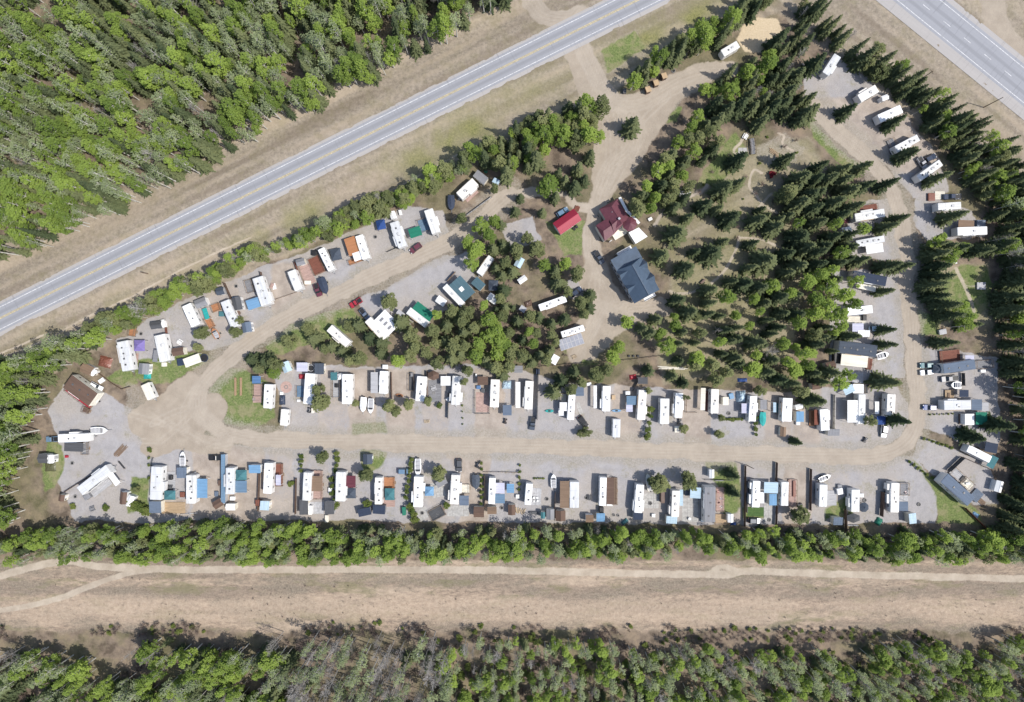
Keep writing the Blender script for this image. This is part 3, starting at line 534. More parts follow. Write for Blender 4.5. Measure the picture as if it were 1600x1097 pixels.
# ================================================================ BUILDERS
def vent_mesh(): return MB().box((0, 0, .07), (.42, .42, .14), top=.85)
def TR(t, x1, y1, x2, y2, wd, label, z=3.45, slides=(), vents=None, nose=0, ac=True, name='travel_trailer', roof=None, side=None, cat='trailer', tongue=1, seed=None):
    """roof centre line ends in tile pixels; nose +1: the towing end is at end 2, -1: at end 1; slides: (side, along, length, depth m)"""
    x, y, L, W, a = line_geom(t, x1, y1, x2, y2, wd, z)
    if W < 2.2: W = 2.2
    e = thing(name, label, cat, x, y, 0, a, 'trailers on the campsite lots' if name == 'travel_trailer' else None)
    r = random.Random(hash(label) % 9999 if seed is None else seed); r = random.Random(sum(map(ord, label)))
    roof = roof or r.choice(M_TRAILS); side = side or M_SIDE; nd = nose or 1
    zb = .6; n = 4; nz_ = .55 if nose else .18
    rings = []
    for zz, inl, inw in ((zb, 0, 0), (zb + .15, -.02, -.02), (z - .32, 0, 0), (z - .10, .05, .03)):
        rings.append([(px_ - (inl if px_ > 0 else -inl), py_ - (inw if py_ > 0 else -inw), zz) for px_, py_, _ in rrect(L, W, nz_ if nose else .16, zz, n)])
    b = MB().loft(rings).build('body', side, e)
    MB().loft([rrect(L - .08, W - .06, .2, z - .10, n), rrect(L - .2, W - .14, .2, z - .02, n), rrect(L - .9, W - 1.0, .2, z + .02, n)]).build('roof', roof, e)
    for s_, al, sl, dp in slides:
        q = MB().box((al * L / 2, s_ * (W / 2 + dp / 2 - .02), (zb + .35 + z - .55) / 2), (sl, dp, z - .55 - zb - .35)).build('slide_out', side, e)
        MB().slab([(al * L / 2 - sl / 2 - .05, s_ * (W / 2 - .04) if s_ < 0 else W / 2 - .02, z - .46 if s_ < 0 else z - .46), (al * L / 2 + sl / 2 + .05, s_ * (W / 2 - .04), z - .46), (al * L / 2 + sl / 2 + .05, s_ * (W / 2 + dp + .05), z - .52), (al * L / 2 - sl / 2 - .05, s_ * (W / 2 + dp + .05), z - .52)][::s_], .05).build('slide_roof', roof, q)
    ns = max(2, int(L / 2.4)); smt = pm('lightgrey', .7) if name != 'park_home' else roof; sme = shared('roof_seam_' + smt.name, lambda: MB().box((0, 0, 0), (.07, 1, .05)), smt)
    for k in range(1, ns): put('roof_seam', sme, e, (-L/2 + L*k/ns + r.uniform(-.3, .3), 0, z), 0, (1, W - .5, 1))
    if L > 7: MB().tube((-L*.3, -W/2 - .1, z - .3), (L*.12, -W/2 - .1, z - .3), .11, .11, 8).build('rolled_awning', pm(r.choice(('darkgrey', 'greyblue', 'white', 'tan')), .7), e)
    nv = vents if vents is not None else r.choice((1, 2, 2, 3))
    for k in range(nv):
        al = -.42 + .84 * (k + .5 + r.uniform(-.2, .2)) / nv
        put('roof_vent', shared('roof_vent', vent_mesh, M_VENT), e, (al * L, r.uniform(-.15, .15) * W, z - .02), 0, (r.uniform(1.0, 1.7),) * 2 + (1.3,))
    if ac: put('air_conditioner', shared('air_conditioner', lambda: MB().loft([rrect(1.0, .72, .12, 0), rrect(.98, .7, .12, .2), rrect(.8, .55, .1, .28)]), M_ACW), e, (r.uniform(-.1, .15) * L, r.uniform(-.05, .05), z - .02))
    nw = max(2, int(L / 2.6))
    for sd_ in (-1, 1):
        for k in range(nw):
            if sd_ == -1 and k == nw // 2: continue
            put('window', shared('trailer_window', lambda: MB().box((0, 0, 0), (.85, .05, .55)), M_GLASS), e, ((k + .5) / nw * L * .9 - L * .45, sd_ * (W / 2 + .005), 2.15))
    put('door', shared('trailer_door', lambda: MB().box((0, 0, 0), (.68, .05, 1.85)), M_ACW), e, ((nw // 2 + .5) / nw * L * .9 - L * .45, -W / 2 - .01, 1.65))
    wheels(e, [(sx + (-.08 * L * nd), sy * (W / 2 - .16)) for sx in (-.42, .42) for sy in (-1, 1)])
    MB().box((-.08 * L * nd, 0, .36), (.12, W - .3, .1)).box((0, .5, .52), (L * .96, .1, .16)).box((0, -.5, .52), (L * .96, .1, .16)).box((-.45 * L, 0, .25), (.12, .12, .5)).box((.45 * L, 0, .25), (.12, .12, .5)).build('chassis', M_STEEL, e)
    if tongue:
        hx = nd * L / 2
        MB().tube((hx - nd * .3, .6, .5), (hx + nd * 1.05, 0, .5), .05).tube((hx - nd * .3, -.6, .5), (hx + nd * 1.05, 0, .5), .05).tube((hx + nd * .95, 0, 0), (hx + nd * .95, 0, .6), .04).build('hitch', M_STEEL, e)
        for sy in (-.17, .17): MB().tube((hx + nd * .32, sy, .55), (hx + nd * .32, sy, 1.0), .15, .15, 8).build('propane_tank', M_ACW, e)
    return e
def geom(t, cx, cy, wd, hg, ang, z):
    x, y = at(t, cx, cy, z); k = mpp(t, z); foot(t, cx, cy, max(wd, hg) / TILES[t][2] / 2 + 1); return x, y, wd * k, hg * k, R(ang)
def gable(mb_list, L, W, z0, rise, over=.2, th=.07):
    """two slabs, ridge along x"""
    l, w_ = L / 2 + over, W / 2 + over; s0 = z0 - rise * over / (W / 2)
    mb_list.append(MB().slab([(-l, -w_, s0), (l, -w_, s0), (l, 0, z0 + rise), (-l, 0, z0 + rise)], th)); mb_list.append(MB().slab([(l, w_, s0), (-l, w_, s0), (-l, 0, z0 + rise), (l, 0, z0 + rise)], th)); return mb_list
def SH(t, cx, cy, wd, hg, ang, c, label, z=2.7, wall='cream', flat=False, name='shed', cat='shed', rise=.22, ribs=True):
    """a shed by its roof: gable along the longer side, or one slope"""
    x, y, L, W, a = geom(t, cx, cy, wd, hg, ang, z)
    if W > L: L, W, a = W, L, a + math.pi / 2
    e = thing(name, label, cat, x, y, 0, a); L2, W2 = L - .3, W - .3; rs = rise * W; zw = z - rs * .7 if not flat else z - .15
    if flat:
        MB().loft([[(-L2/2,-W2/2,q0),(L2/2,-W2/2,q0),(L2/2,W2/2,q1),(-L2/2,W2/2,q1)] for q0, q1 in ((0, 0), (zw - .12, zw + .1))]).build('wall', pm(wall, .7), e)
        rf = MB().slab([(-L/2,-W/2,zw-.1),(L/2,-W/2,zw-.1),(L/2,W/2,zw+.16),(-L/2,W/2,zw+.16)], .08).build('roof', roofm(c), e)
        mb = MB()
        for k in range(max(2, int(L / .9))): xx = -L / 2 + (k + .5) * L / max(2, int(L / .9)); mb.slab([(xx-.03,-W/2,zw-.065),(xx+.03,-W/2,zw-.065),(xx+.03,W/2,zw+.195),(xx-.03,W/2,zw+.195)], .05)
        mb.build('seam', roofm(c), rf)
    else:
        w_ = MB(); w_.box((0, 0, zw / 2), (L2, W2, zw))
        for s_ in (-1, 1): w_.add([(s_ * L2 / 2, -W2 / 2, zw), (s_ * L2 / 2, W2 / 2, zw), (s_ * L2 / 2, 0, zw + rs * W2 / W), (s_ * (L2 / 2 - .1), -W2 / 2, zw), (s_ * (L2 / 2 - .1), W2 / 2, zw), (s_ * (L2 / 2 - .1), 0, zw + rs * W2 / W)], [(0, 1, 2), (5, 4, 3), (0, 2, 5, 3), (1, 4, 5, 2)])
        w_.build('wall', pm(wall, .7), e)
        for mb in gable([], L, W, zw + .02, rs, .0): mb.build('roof_panel', roofm(c), e)
        MB().box((0, 0, zw + rs + .03), (L + .04, .18, .05)).build('ridge_cap', roofm(c), e)
    MB().box((L2 * .12, -W2 / 2 - .02, min(.95, zw * .45)), (min(1.0, L2 * .4), .06, min(1.9, zw * .85))).build('door', pm('lightgrey' if wall == 'white' else 'white', .6), e)
    MB().box((-L2 * .3, -W2 / 2 - .02, min(1.4, zw * .6)), (.5, .05, .5)).build('window', M_GLASS, e)
    return e
def CN(t, cx, cy, wd, hg, ang, c, label, z=2.7, name='canopy_roof', cat='canopy', slope=.12, post='white', gab=False, ribs=True):
    """open roof on posts"""
    x, y, L, W, a = geom(t, cx, cy, wd, hg, ang, z); e = thing(name, label, cat, x, y, 0, a); zs = lambda px_: z - .1 + slope * px_ / max(L, 1)
    if gab:
        if W > L: e.rotation_euler.z = a + math.pi / 2; L, W = W, L
        for mb in gable([], L, W, z - .3, .16 * W, 0): mb.build('roof_panel', roofm(c), e)
        zs = lambda px_: z - .34
    else:
        rf = MB().slab([(-L/2,-W/2,zs(-L/2)),(L/2,-W/2,zs(L/2)),(L/2,W/2,zs(L/2)),(-L/2,W/2,zs(-L/2))], .07).build('roof', roofm(c), e)
        n = max(2, int(W / .8)); mb = MB()
        for k in range(n): yy = -W/2 + (k + .5) * W / n; mb.slab([(-L/2,yy-.03,zs(-L/2)+.035),(L/2,yy-.03,zs(L/2)+.035),(L/2,yy+.03,zs(L/2)+.035),(-L/2,yy+.03,zs(-L/2)+.035)], .05)
        mb.build('seam', roofm(c), rf)
    nx_ = max(2, int(L / 3) + 1)
    for k in range(nx_):
        for sy in (-1, 1):
            xx = -L/2 + .12 + (L - .24) * k / (nx_ - 1); zt = zs(xx) - .06
            put('post', shared('post_' + post, lambda: MB().box((0, 0, .5), (.1, .1, 1)), pm(post, .6)), e, (xx, sy * (W/2 - .1), 0), 0, (1, 1, zt))
    return e
def GZ(t, cx, cy, wd, hg, ang, c, label, z=3.0, n=4, name='gazebo', vent=True):
    """hip roofed gazebo on posts, each roof panel its own piece"""
    x, y, L, W, a = geom(t, cx, cy, wd, hg, ang, z - .5); e = thing(name, label, 'gazebo', x, y, 0, a); ze = 2.15
    if n == 4: cs = [(-L/2,-W/2), (L/2,-W/2), (L/2,W/2), (-L/2,W/2)]
    else: cs = [(L/2*math.cos(2*math.pi*(k+.5)/n)*1.04, W/2*math.sin(2*math.pi*(k+.5)/n)*1.04) for k in range(n)]
    for k in range(n):
        p, q = cs[k], cs[(k+1) % n]; ap = .12
        MB().slab([(p[0],p[1],ze),(q[0],q[1],ze),(q[0]*ap,q[1]*ap,z),(p[0]*ap,p[1]*ap,z)], .04).build('roof_panel', roofm(c), e)
        put('post', shared('gpost', lambda: MB().box((0, 0, .5), (.09, .09, 1)), pm('darkgrey', .6)), e, (p[0]*.92, p[1]*.92, 0), 0, (1, 1, ze + (z-ze)*.09 - .05))
        MB().tube((p[0]*.92,p[1]*.92,ze-.02),(q[0]*.92,q[1]*.92,ze-.02),.035,.035,4).build('beam', pm('darkgrey', .6), e)
    if vent:
        mb = MB(); k_ = .2
        mb.add([(p[0]*k_, p[1]*k_, z - .02) for p in cs] + [(0, 0, z + .16)], [(i, (i+1) % n, n) for i in range(n)] + [tuple(range(n-1, -1, -1))]); mb.build('roof_cap', roofm(c), e)
    return e
def DK(t, cx, cy, wd, hg, ang, c, label, z=.45, rail=True, name='deck', cat='deck', sides='xyXY', steps=True):
    x, y, L, W, a = geom(t, cx, cy, wd, hg, ang, z); e = thing(name, label, cat, x, y, 0, a)
    mb = MB(); n = max(3, int(W / .30))
    for k in range(n): mb.box((0, -W/2 + (k+.5)*W/n, z - .02), (L, W/n - .025, .04))
    mb.build('decking', mat(c + '_decking', PAL[c], .8, var=.22, scale=2.2, streak=True), e)
    MB().box((0, 0, (z - .06) / 2), (L - .3, W - .3, z - .07)).build('deck_frame', M_WOOD, e)
    if rail:
        segs = dict(x=((-L/2,-W/2),(-L/2,W/2)), X=((L/2,-W/2),(L/2,W/2)), y=((-L/2,-W/2),(L/2,-W/2)), Y=((-L/2,W/2),(L/2,W/2)))
        for s_ in sides:
            p, q = [Vector((*v, 0)) for v in segs[s_]]; p *= .985; q *= .985; n = max(1, int((q-p).length / 1.8))
            MB().tube((p.x,p.y,z+.92),(q.x,q.y,z+.92),.045,.045,4).tube((p.x,p.y,z+.5),(q.x,q.y,z+.5),.03,.03,4).build('rail', M_WOOD, e)
            for k in range(n + 1):
                o = p.lerp(q, k / n); put('rail_post', shared('rail_post', lambda: MB().box((0, 0, .5), (.09, .09, 1)), M_WOOD), e, (o.x, o.y, 0), 0, (1, 1, z + .95))
    if steps and rail: MB().box((L/2 + .16, 0, z * .3), (.32, 1.0, z * .6)).build('step', M_WOOD, e)
    return e
CARP = dict(suv=((-.5,.62,.98),(-.46,1.0,1.0),(.14,1.02,1.0),(.46,.92,.94),(.5,.6,.85)))
def CAR(t, x1, y1, x2, y2, wd, c, label, kind='suv', name=None, wid=1.92):
    """nose at end 2"""
    x, y, L, W, a = line_geom(t, x1, y1, x2, y2, wd, 1.4); L = min(max(L, 4.5), 5.9); W = wid; e = thing(name or dict(suv='parked_car', pickup='pickup_truck')[kind], label, dict(suv='car', pickup='truck')[kind], x, y, 0, a)
    m = mat(c + '_car_paint', PAL[c], .25, var=.05, spec=.6); k = L
    def sec(xs, zt, wt, zb=.38, wb=.96, wm=1.0): h_ = W / 2; return [(xs, -h_*wb, zb), (xs, h_*wb, zb), (xs, h_*wm, (zb+zt)*.55), (xs, h_*wt, zt), (xs, -h_*wt, zt), (xs, -h_*wm, (zb+zt)*.55)]
    if kind == 'suv': secs = [sec(-.5*k, .78, .82, .5, .84, .88), sec(-.47*k, 1.0, .92), sec(-.2*k, 1.04, .95), sec(.18*k, 1.03, .95), sec(.42*k, .92, .9), sec(.485*k, .78, .8, .45, .9, .9), sec(.5*k, .66, .72, .45, .8, .8)]
    else: secs = [sec(-.5*k, .98, .94, .5), sec(-.485*k, 1.04, .96), sec(-.12*k, 1.05, .96), sec(.2*k, 1.06, .95), sec(.45*k, 1.0, .9), sec(.495*k, .85, .85, .5), sec(.5*k, .7, .8, .5)]
    MB().loft(secs).build('body', m, e, smooth=False)
    cb0, cb1, zt = (-.44*k, .2*k, 1.72) if kind == 'suv' else (-.13*k, .24*k, 1.82)
    f = W / 2
    ring = lambda xa, xb, hw, z_: [(xa, -hw, z_), (xb, -hw, z_), (xb, hw, z_), (xa, hw, z_)]
    MB().loft([ring(cb0, cb1, f*.93, 1.0), ring(cb0 + .28, cb1 - .62, f*.74, zt - .06)]).build('window_glass', M_GLASS, e)
    MB().loft([ring(cb0 + .24, cb1 - .56, f*.78, zt - .08), ring(cb0 + .32, cb1 - .68, f*.68, zt)]).build('roof', m, e)
    if kind == 'pickup':
        MB().box((-.315*k, 0, 1.075), (.335*k, W*.74, .03)).build('bed_floor', pm('black'), e)
        for sy in (-1, 1): MB().box((-.315*k, sy*W*.43, 1.12), (.35*k, .12, .16)).build('bed_side', m, e)
        MB().box((-.488*k, 0, 1.12), (.06, W*.9, .16)).build('tailgate', m, e)
    for sy in (-1, 1):
        MB().box((.475*k, sy*W*.33, .78), (.2, .34, .14)).build('headlight', pm('white', .2), e); MB().box((-.492*k, sy*W*.4, .88), (.08, .2, .22)).build('tail_light', pm('red', .3), e); MB().box((.13*k, sy*(W/2+.08), 1.1), (.14, .2, .14)).build('mirror', pm('black'), e)
    wheels(e, [(sx*k, sy*(W/2-.12)) for sx in (-.31, .31) for sy in (-1, 1)], .36)
    return e
def BOAT(t, x1, y1, x2, y2, wd, c, label, cover=None, name='boat', trailer=True, mh=.9):
    """bow at end 2"""
    x, y, L, W, a = line_geom(t, x1, y1, x2, y2, wd, 1.1); e = thing(name, label, 'boat', x, y, 0, a); zk = .45 if trailer else 0.0
    st = [(-.5, .86, .0), (-.2, 1.0, 0), (.1, .97, .02), (.3, .78, .1), (.42, .45, .25), (.5, .06, .5)]; rings = []
    for f, w_, k in st: hw = W/2*w_; rings.append([(f*L, 0, zk + k*.6), (f*L, hw*.75, zk + .3 + k*.5), (f*L, hw, zk + mh + .2*k), (f*L, -hw, zk + mh + .2*k), (f*L, -hw*.75, zk + .3 + k*.5)])
    MB().loft(rings).build('hull', mat(c + '_gelcoat', PAL[c], .25, var=.05, spec=.6), e)
    if cover:
        rings = []
        for f, w_, k in st: hw = W/2*w_*1.03; zt = zk + mh + .2*k; rings.append([(f*L*1.01, -hw, zt - .08), (f*L*1.01, -hw*.95, zt + .04), (f*L*1.01, 0, zt + .1 + .42*max(0, 1 - abs(f+.05)*2.1)), (f*L*1.01, hw*.95, zt + .04), (f*L*1.01, hw, zt - .08)])
        MB().loft(rings).build('cover', mat(cover + '_canvas', PAL[cover], .8, var=.15), e)
    else:
        MB().loft([[(f*L*.94 - .05, s_*W/2*w_*.72, zk + mh + .015 + .2*k) for f, w_, k in st[:4] for s_ in (-1,)] + [(f*L*.94 - .05, W/2*w_*.72, zk + mh + .015 + .2*k) for f, w_, k in st[:4][::-1]], [(f*L*.94 - .05, -W/2*w_*.7, zk + mh + .03 + .2*k) for f, w_, k in st[:4]] + [(f*L*.94 - .05, W/2*w_*.7, zk + mh + .03 + .2*k) for f, w_, k in st[:4][::-1]]]).build('cockpit_floor', pm('lightgrey'), e)
        MB().slab([(.12*L, -W*.38, zk+mh+.08), (.2*L, -W*.3, zk+mh+.42), (.2*L, W*.3, zk+mh+.42), (.12*L, W*.38, zk+mh+.08)], .04).build('windshield', M_GLASS, e)
        for f in (-.3, -.08): MB().box((f*L, 0, zk + mh + .14), (.45, W*.55, .24)).build('seat', pm('lightgrey'), e)
    MB().box((-.5*L - .18, 0, zk + mh - .05), (.42, .36, .75), top=.75).build('outboard_motor', pm('black', .4), e)
    if trailer:
        MB().tube((-.42*L, 0, .4), (.5*L + .9, 0, .42), .06).tube((-.15*L, -W*.5, .36), (-.15*L, W*.5, .36), .05).tube((.5*L + .8, 0, 0), (.5*L + .8, 0, .45), .04).box((-.3*L, 0, .43), (.12, W*.7, .1)).build('trailer_frame', M_STEEL, e)
        wheels(e, [(-.15*L, sy*(W/2+.02)) for sy in (-1, 1)], .3)
    return e
def FN(pts, label, h=1.7, c='brown', name='fence', t='_', rail=False):
    P = [Vector(at(t, x, y, 0)) for x, y in pts]; e = thing(name, label, 'fence', P[0].x, P[0].y, 0, 0); m = mat(c + '_fence', PAL[c], .85, var=.25, scale=2)
    for A, B in zip(P[:-1], P[1:]):
        n = max(1, round((B - A).length / 2.4)); ln = (B - A).length / n; a = math.atan2(*(B - A).yx)
        for k in range(n):
            p = A.lerp(B, k / n) - P[0]; q = A.lerp(B, (k + .5) / n) - P[0]
            put('post', shared('fence_post', lambda: MB().box((0, 0, .5), (.12, .12, 1)), M_POST), e, (p.x, p.y, 0), a, (1, 1, h + .12))
            if rail: put('rail', shared('fence_rail_' + c, lambda: MB().box((0, 0, .45), (1, .06, .14)).box((0, 0, .9), (1, .06, .14)), m), e, (q.x, q.y, 0), a, (ln - .12, 1, h))
            else: put('panel', shared('fence_panel_' + c, lambda: MB().box((0, 0, .53), (1, .05, .94)).box((0, .05, .2), (1, .06, .05)).box((0, .05, .8), (1, .06, .05)), m), e, (q.x, q.y, 0), a, (ln - .12, 1, h))
        p = B - P[0]
    put('post', SHARED['fence_post'], e, (p.x, p.y, 0), a, (1, 1, h + .12)); return e
def PICNIC(t, x, y, ang, label, c='wood'):
    X, Y = at(t, x, y, .75); e = thing('picnic_table', label, 'table', X, Y, 0, R(ang)); m = mat(c + '_planks', PAL[c], .8, var=.2)
    mb = MB()
    for k in range(5): mb.box((0, -.32 + .16*k, .74), (1.8, .145, .04))
    mb.build('tabletop', m, e)
    for sy in (-1, 1): MB().box((0, sy*.72, .44), (1.8, .26, .04)).build('bench', m, e)
    for sx in (-.65, .65): MB().tube((sx, -.75, 0), (sx, .2, .72), .05, .05, 4).tube((sx, .75, 0), (sx, -.2, .72), .05, .05, 4).box((sx, 0, .4), (.08, 1.5, .08)).build('leg', m, e)
    return e
def FIRE(t, x, y, label, r=.55):
    X, Y = at(t, x, y, .2); e = thing('fire_pit', label, 'fire pit', X, Y); me = shared('pit_stone', lambda: MB().loft([rrect(.34, .26, .07, 0, 2), rrect(.32, .24, .07, .2, 2), rrect(.22, .15, .05, .27, 2)]), mat('fieldstone', (.26, .25, .24), .9))
    n = 11
    for k in range(n): a = 2*math.pi*k/n; put('stone', me, e, (r*math.cos(a), r*math.sin(a), 0), a + 1.57, (.95, 1, .9 + .3*random.random()))
    MB().loft([[(r*.8*math.cos(k*math.pi/5), r*.8*math.sin(k*math.pi/5), z_) for k in range(10)] for z_ in (0.0, .07)]).build('ash', pm('black', .95), e); return e
def BOX(t, cx, cy, wd, hg, ang, c, label, z=1.0, name='storage_box', cat='box', lid=True):
    x, y, L, W, a = geom(t, cx, cy, wd, hg, ang, z); e = thing(name, label, cat, x, y, 0, a)
    MB().loft([rrect(L*.94, W*.92, .06, 0), rrect(L*.97, W*.95, .06, z*.86)]).build('body', pm(c), e)
    MB().loft([rrect(L, W, .08, z*.865), rrect(L, W, .08, z*.93), rrect(L*.8, W*.7, .08, z)]).build('lid', pm(c), e)
    MB().box((0, -W/2 - .02, z*.7), (.25, .06, .06)).build('handle', M_STEEL, e); return e
def TARP(t, cx, cy, wd, hg, ang, c, label, z=1.2, name='tarp_covered_pile', cat='tarp'):
    x, y, L, W, a = geom(t, cx, cy, wd, hg, ang, z); e = thing(name, label, cat, x, y, 0, a); r = random.Random(sum(map(ord, label))); nx_, ny_ = 9, 8; mb = MB()
    for i in range(nx_):
        for j in range(ny_):
            u, v = i/(nx_-1)*2-1, j/(ny_-1)*2-1; e_ = max(abs(u), abs(v)); zz = z*max(0, 1 - e_**3)*(.75 + .3*r.random()) + .02
            mb.v.append((u*L/2*(1 + r.uniform(-.06, .04)), v*W/2*(1 + r.uniform(-.06, .04)), zz))
    for i in range(nx_-1):
        for j in range(ny_-1): k = i*ny_+j; mb.f.append((k, k+ny_, k+ny_+1, k+1))
    mb.build('tarp', mat(c + '_tarp', PAL[c], .4, var=.15), e, smooth=False); MB().box((0, 0, z*.3), (L*.6, W*.6, z*.58)).build('pile', M_WOOD, e); return e
def PLAT(t, cx, cy, wd, hg, ang, c, label, z=.06, name='patio', cat='patio'):
    """patio of paving slabs"""
    x, y, L, W, a = geom(t, cx, cy, wd, hg, ang, 0); e = thing(name, label, cat, x, y, 0, a); nx_, ny_ = max(2, int(L/1.6)), max(2, int(W/1.6)); m = mat(c + '_paving', PAL[c], .85, var=.2, scale=2)
    for i in range(nx_):
        for j in range(ny_): put('slab', shared('slab_' + c, lambda: MB().box((0, 0, .5), (1, 1, 1), top=.97), m), e, (-L/2 + (i+.5)*L/nx_, -W/2 + (j+.5)*W/ny_, 0), 0, (L/nx_ - .03, W/ny_ - .03, z*random.uniform(.8, 1.1)))
    return e
def KAYAK(t, x1, y1, x2, y2, wd, c, label, name='kayak'):
    x, y, L, W, a = line_geom(t, x1, y1, x2, y2, wd, .4); e = thing(name, label, 'boat', x, y, 0, a); rings = []
    for f, k in ((-.5, .08), (-.35, .7), (0, 1), (.35, .7), (.5, .08)): h_ = W/2*k; rings.append([(f*L, 0, .12*(1-k)), (f*L, h_, .2), (f*L, h_*.6, .4), (f*L, -h_*.6, .4), (f*L, -h_, .2)])
    MB().loft(rings).build('hull', mat(c + '_plastic', PAL[c], .35), e); MB().loft([rrect(.9, W*.5, .15, .38), rrect(.85, W*.45, .15, .43)]).build('cockpit', pm('black'), e); return e
def ATV(t, x, y, ang, c, label):
    X, Y = at(t, x, y, .8); foot(t, x, y, 6); e = thing('quad_bike', label, 'quad bike', X, Y, 0, R(ang))
    MB().loft([rrect(1.7, .55, .15, .4), rrect(1.8, .6, .15, .75), rrect(1.2, .4, .1, .88)]).build('body', pm(c, .3), e); MB().box((-.15, 0, .92), (.75, .32, .12)).build('seat', pm('black'), e)
    MB().tube((.45, -.42, 1.05), (.45, .42, 1.05), .03).tube((.5, 0, .8), (.45, 0, 1.05), .03).build('handlebar', M_STEEL, e)
    for sx in (-.65, .65): MB().box((sx, 0, .84), (.5, .85, .05)).build('rack', pm('black'), e)
    wheels(e, [(sx, sy*.48) for sx in (-.6, .6) for sy in (-1, 1)], .3); return e
def POLE(t, x, y, h, label, arm=True):
    X, Y = at(t, x, y, 0); Xp, Yp = px(t, x, y); z = float(gz(Xp, Yp)); e = thing('utility_pole', label, 'pole', X, Y, z); m = mat('creosote_wood', (.17, .12, .085), .9)
    MB().tube((0, 0, -.1), (0, 0, h), .17, .11, 8).build('mast', m, e)
    if arm:
        MB().box((0, 0, h - .6), (.1, 1.8, .12), .5).build('crossarm', m, e)
        for s_ in (-.8, 0, .8): MB().tube((-s_*math.sin(.5), s_*math.cos(.5), h - .54), (-s_*math.sin(.5), s_*math.cos(.5), h - .32), .05, .03, 6).build('insulator', pm('lightgrey', .3), e)
    return e
def ROUND(t, x, y, r, c, label, name='trampoline', z=.9):
    X, Y = at(t, x, y, z); foot(t, x, y, r/TILES[t][2]); rr = r*mpp(t, z); e = thing(name, label, name.replace('_', ' '), X, Y); n = 20
    rg = lambda q, z_: [(q*math.cos(2*math.pi*k/n), q*math.sin(2*math.pi*k/n), z_) for k in range(n)]
    MB().loft([rg(rr*.84, z-.03), rg(rr*.84, z)]).build('mat', pm('black' if name == 'trampoline' else c, .6), e); MB().loft([rg(rr*.84, z), rg(rr, z), rg(rr, z-.07), rg(rr*.84, z-.06), rg(rr*.84, z)], cap=False).build('rim', pm(c, .5), e)
    for k in range(0, n, 4): a = 2*math.pi*k/n; MB().tube((rr*.95*math.cos(a), rr*.95*math.sin(a), 0), (rr*.95*math.cos(a), rr*.95*math.sin(a), z-.05), .03).build('leg', M_STEEL, e)
    return e
def CHAIR(t, x, y, ang, c, label):
    X, Y = at(t, x, y, .5); e = thing('lawn_chair', label, 'chair', X, Y, 0, R(ang)); m = pm(c)
    MB().box((0, 0, .42), (.6, .6, .05)).build('seat', m, e); MB().slab([(-.28, -.3, .44), (-.5, -.3, 1.0), (-.5, .3, 1.0), (-.28, .3, .44)], .05).build('backrest', m, e)
    for sy in (-1, 1):
        MB().box((0, sy*.32, .62), (.6, .1, .04)).build('armrest', m, e)
        for sx in (-.26, .26): MB().box((sx, sy*.28, .2), (.05, .05, .4)).build('leg', m, e)
    return e
def LOGS(t, cx, cy, wd, hg, ang, label, n=8, c=None, name='log_pile'):
    x, y, L, W, a = geom(t, cx, cy, wd, hg, ang, .3); e = thing(name, label, 'logs', x, y, 0, a); r = random.Random(sum(map(ord, label))); m = c or mat('cut_log', (.46, .37, .26), .85, var=.2)
    for k in range(n):
        yy = -W/2 + (k+.5)*W/n; rr = .13 + .05*r.random(); o = r.uniform(-.1, .1)*L; sk = r.uniform(-.12, .12)*W; MB().tube((-L/2*.9 + o, yy - sk, rr), (L/2*.9 + o, yy + sk, rr), rr, rr*.8, 6).build('log', m, e)
    return e
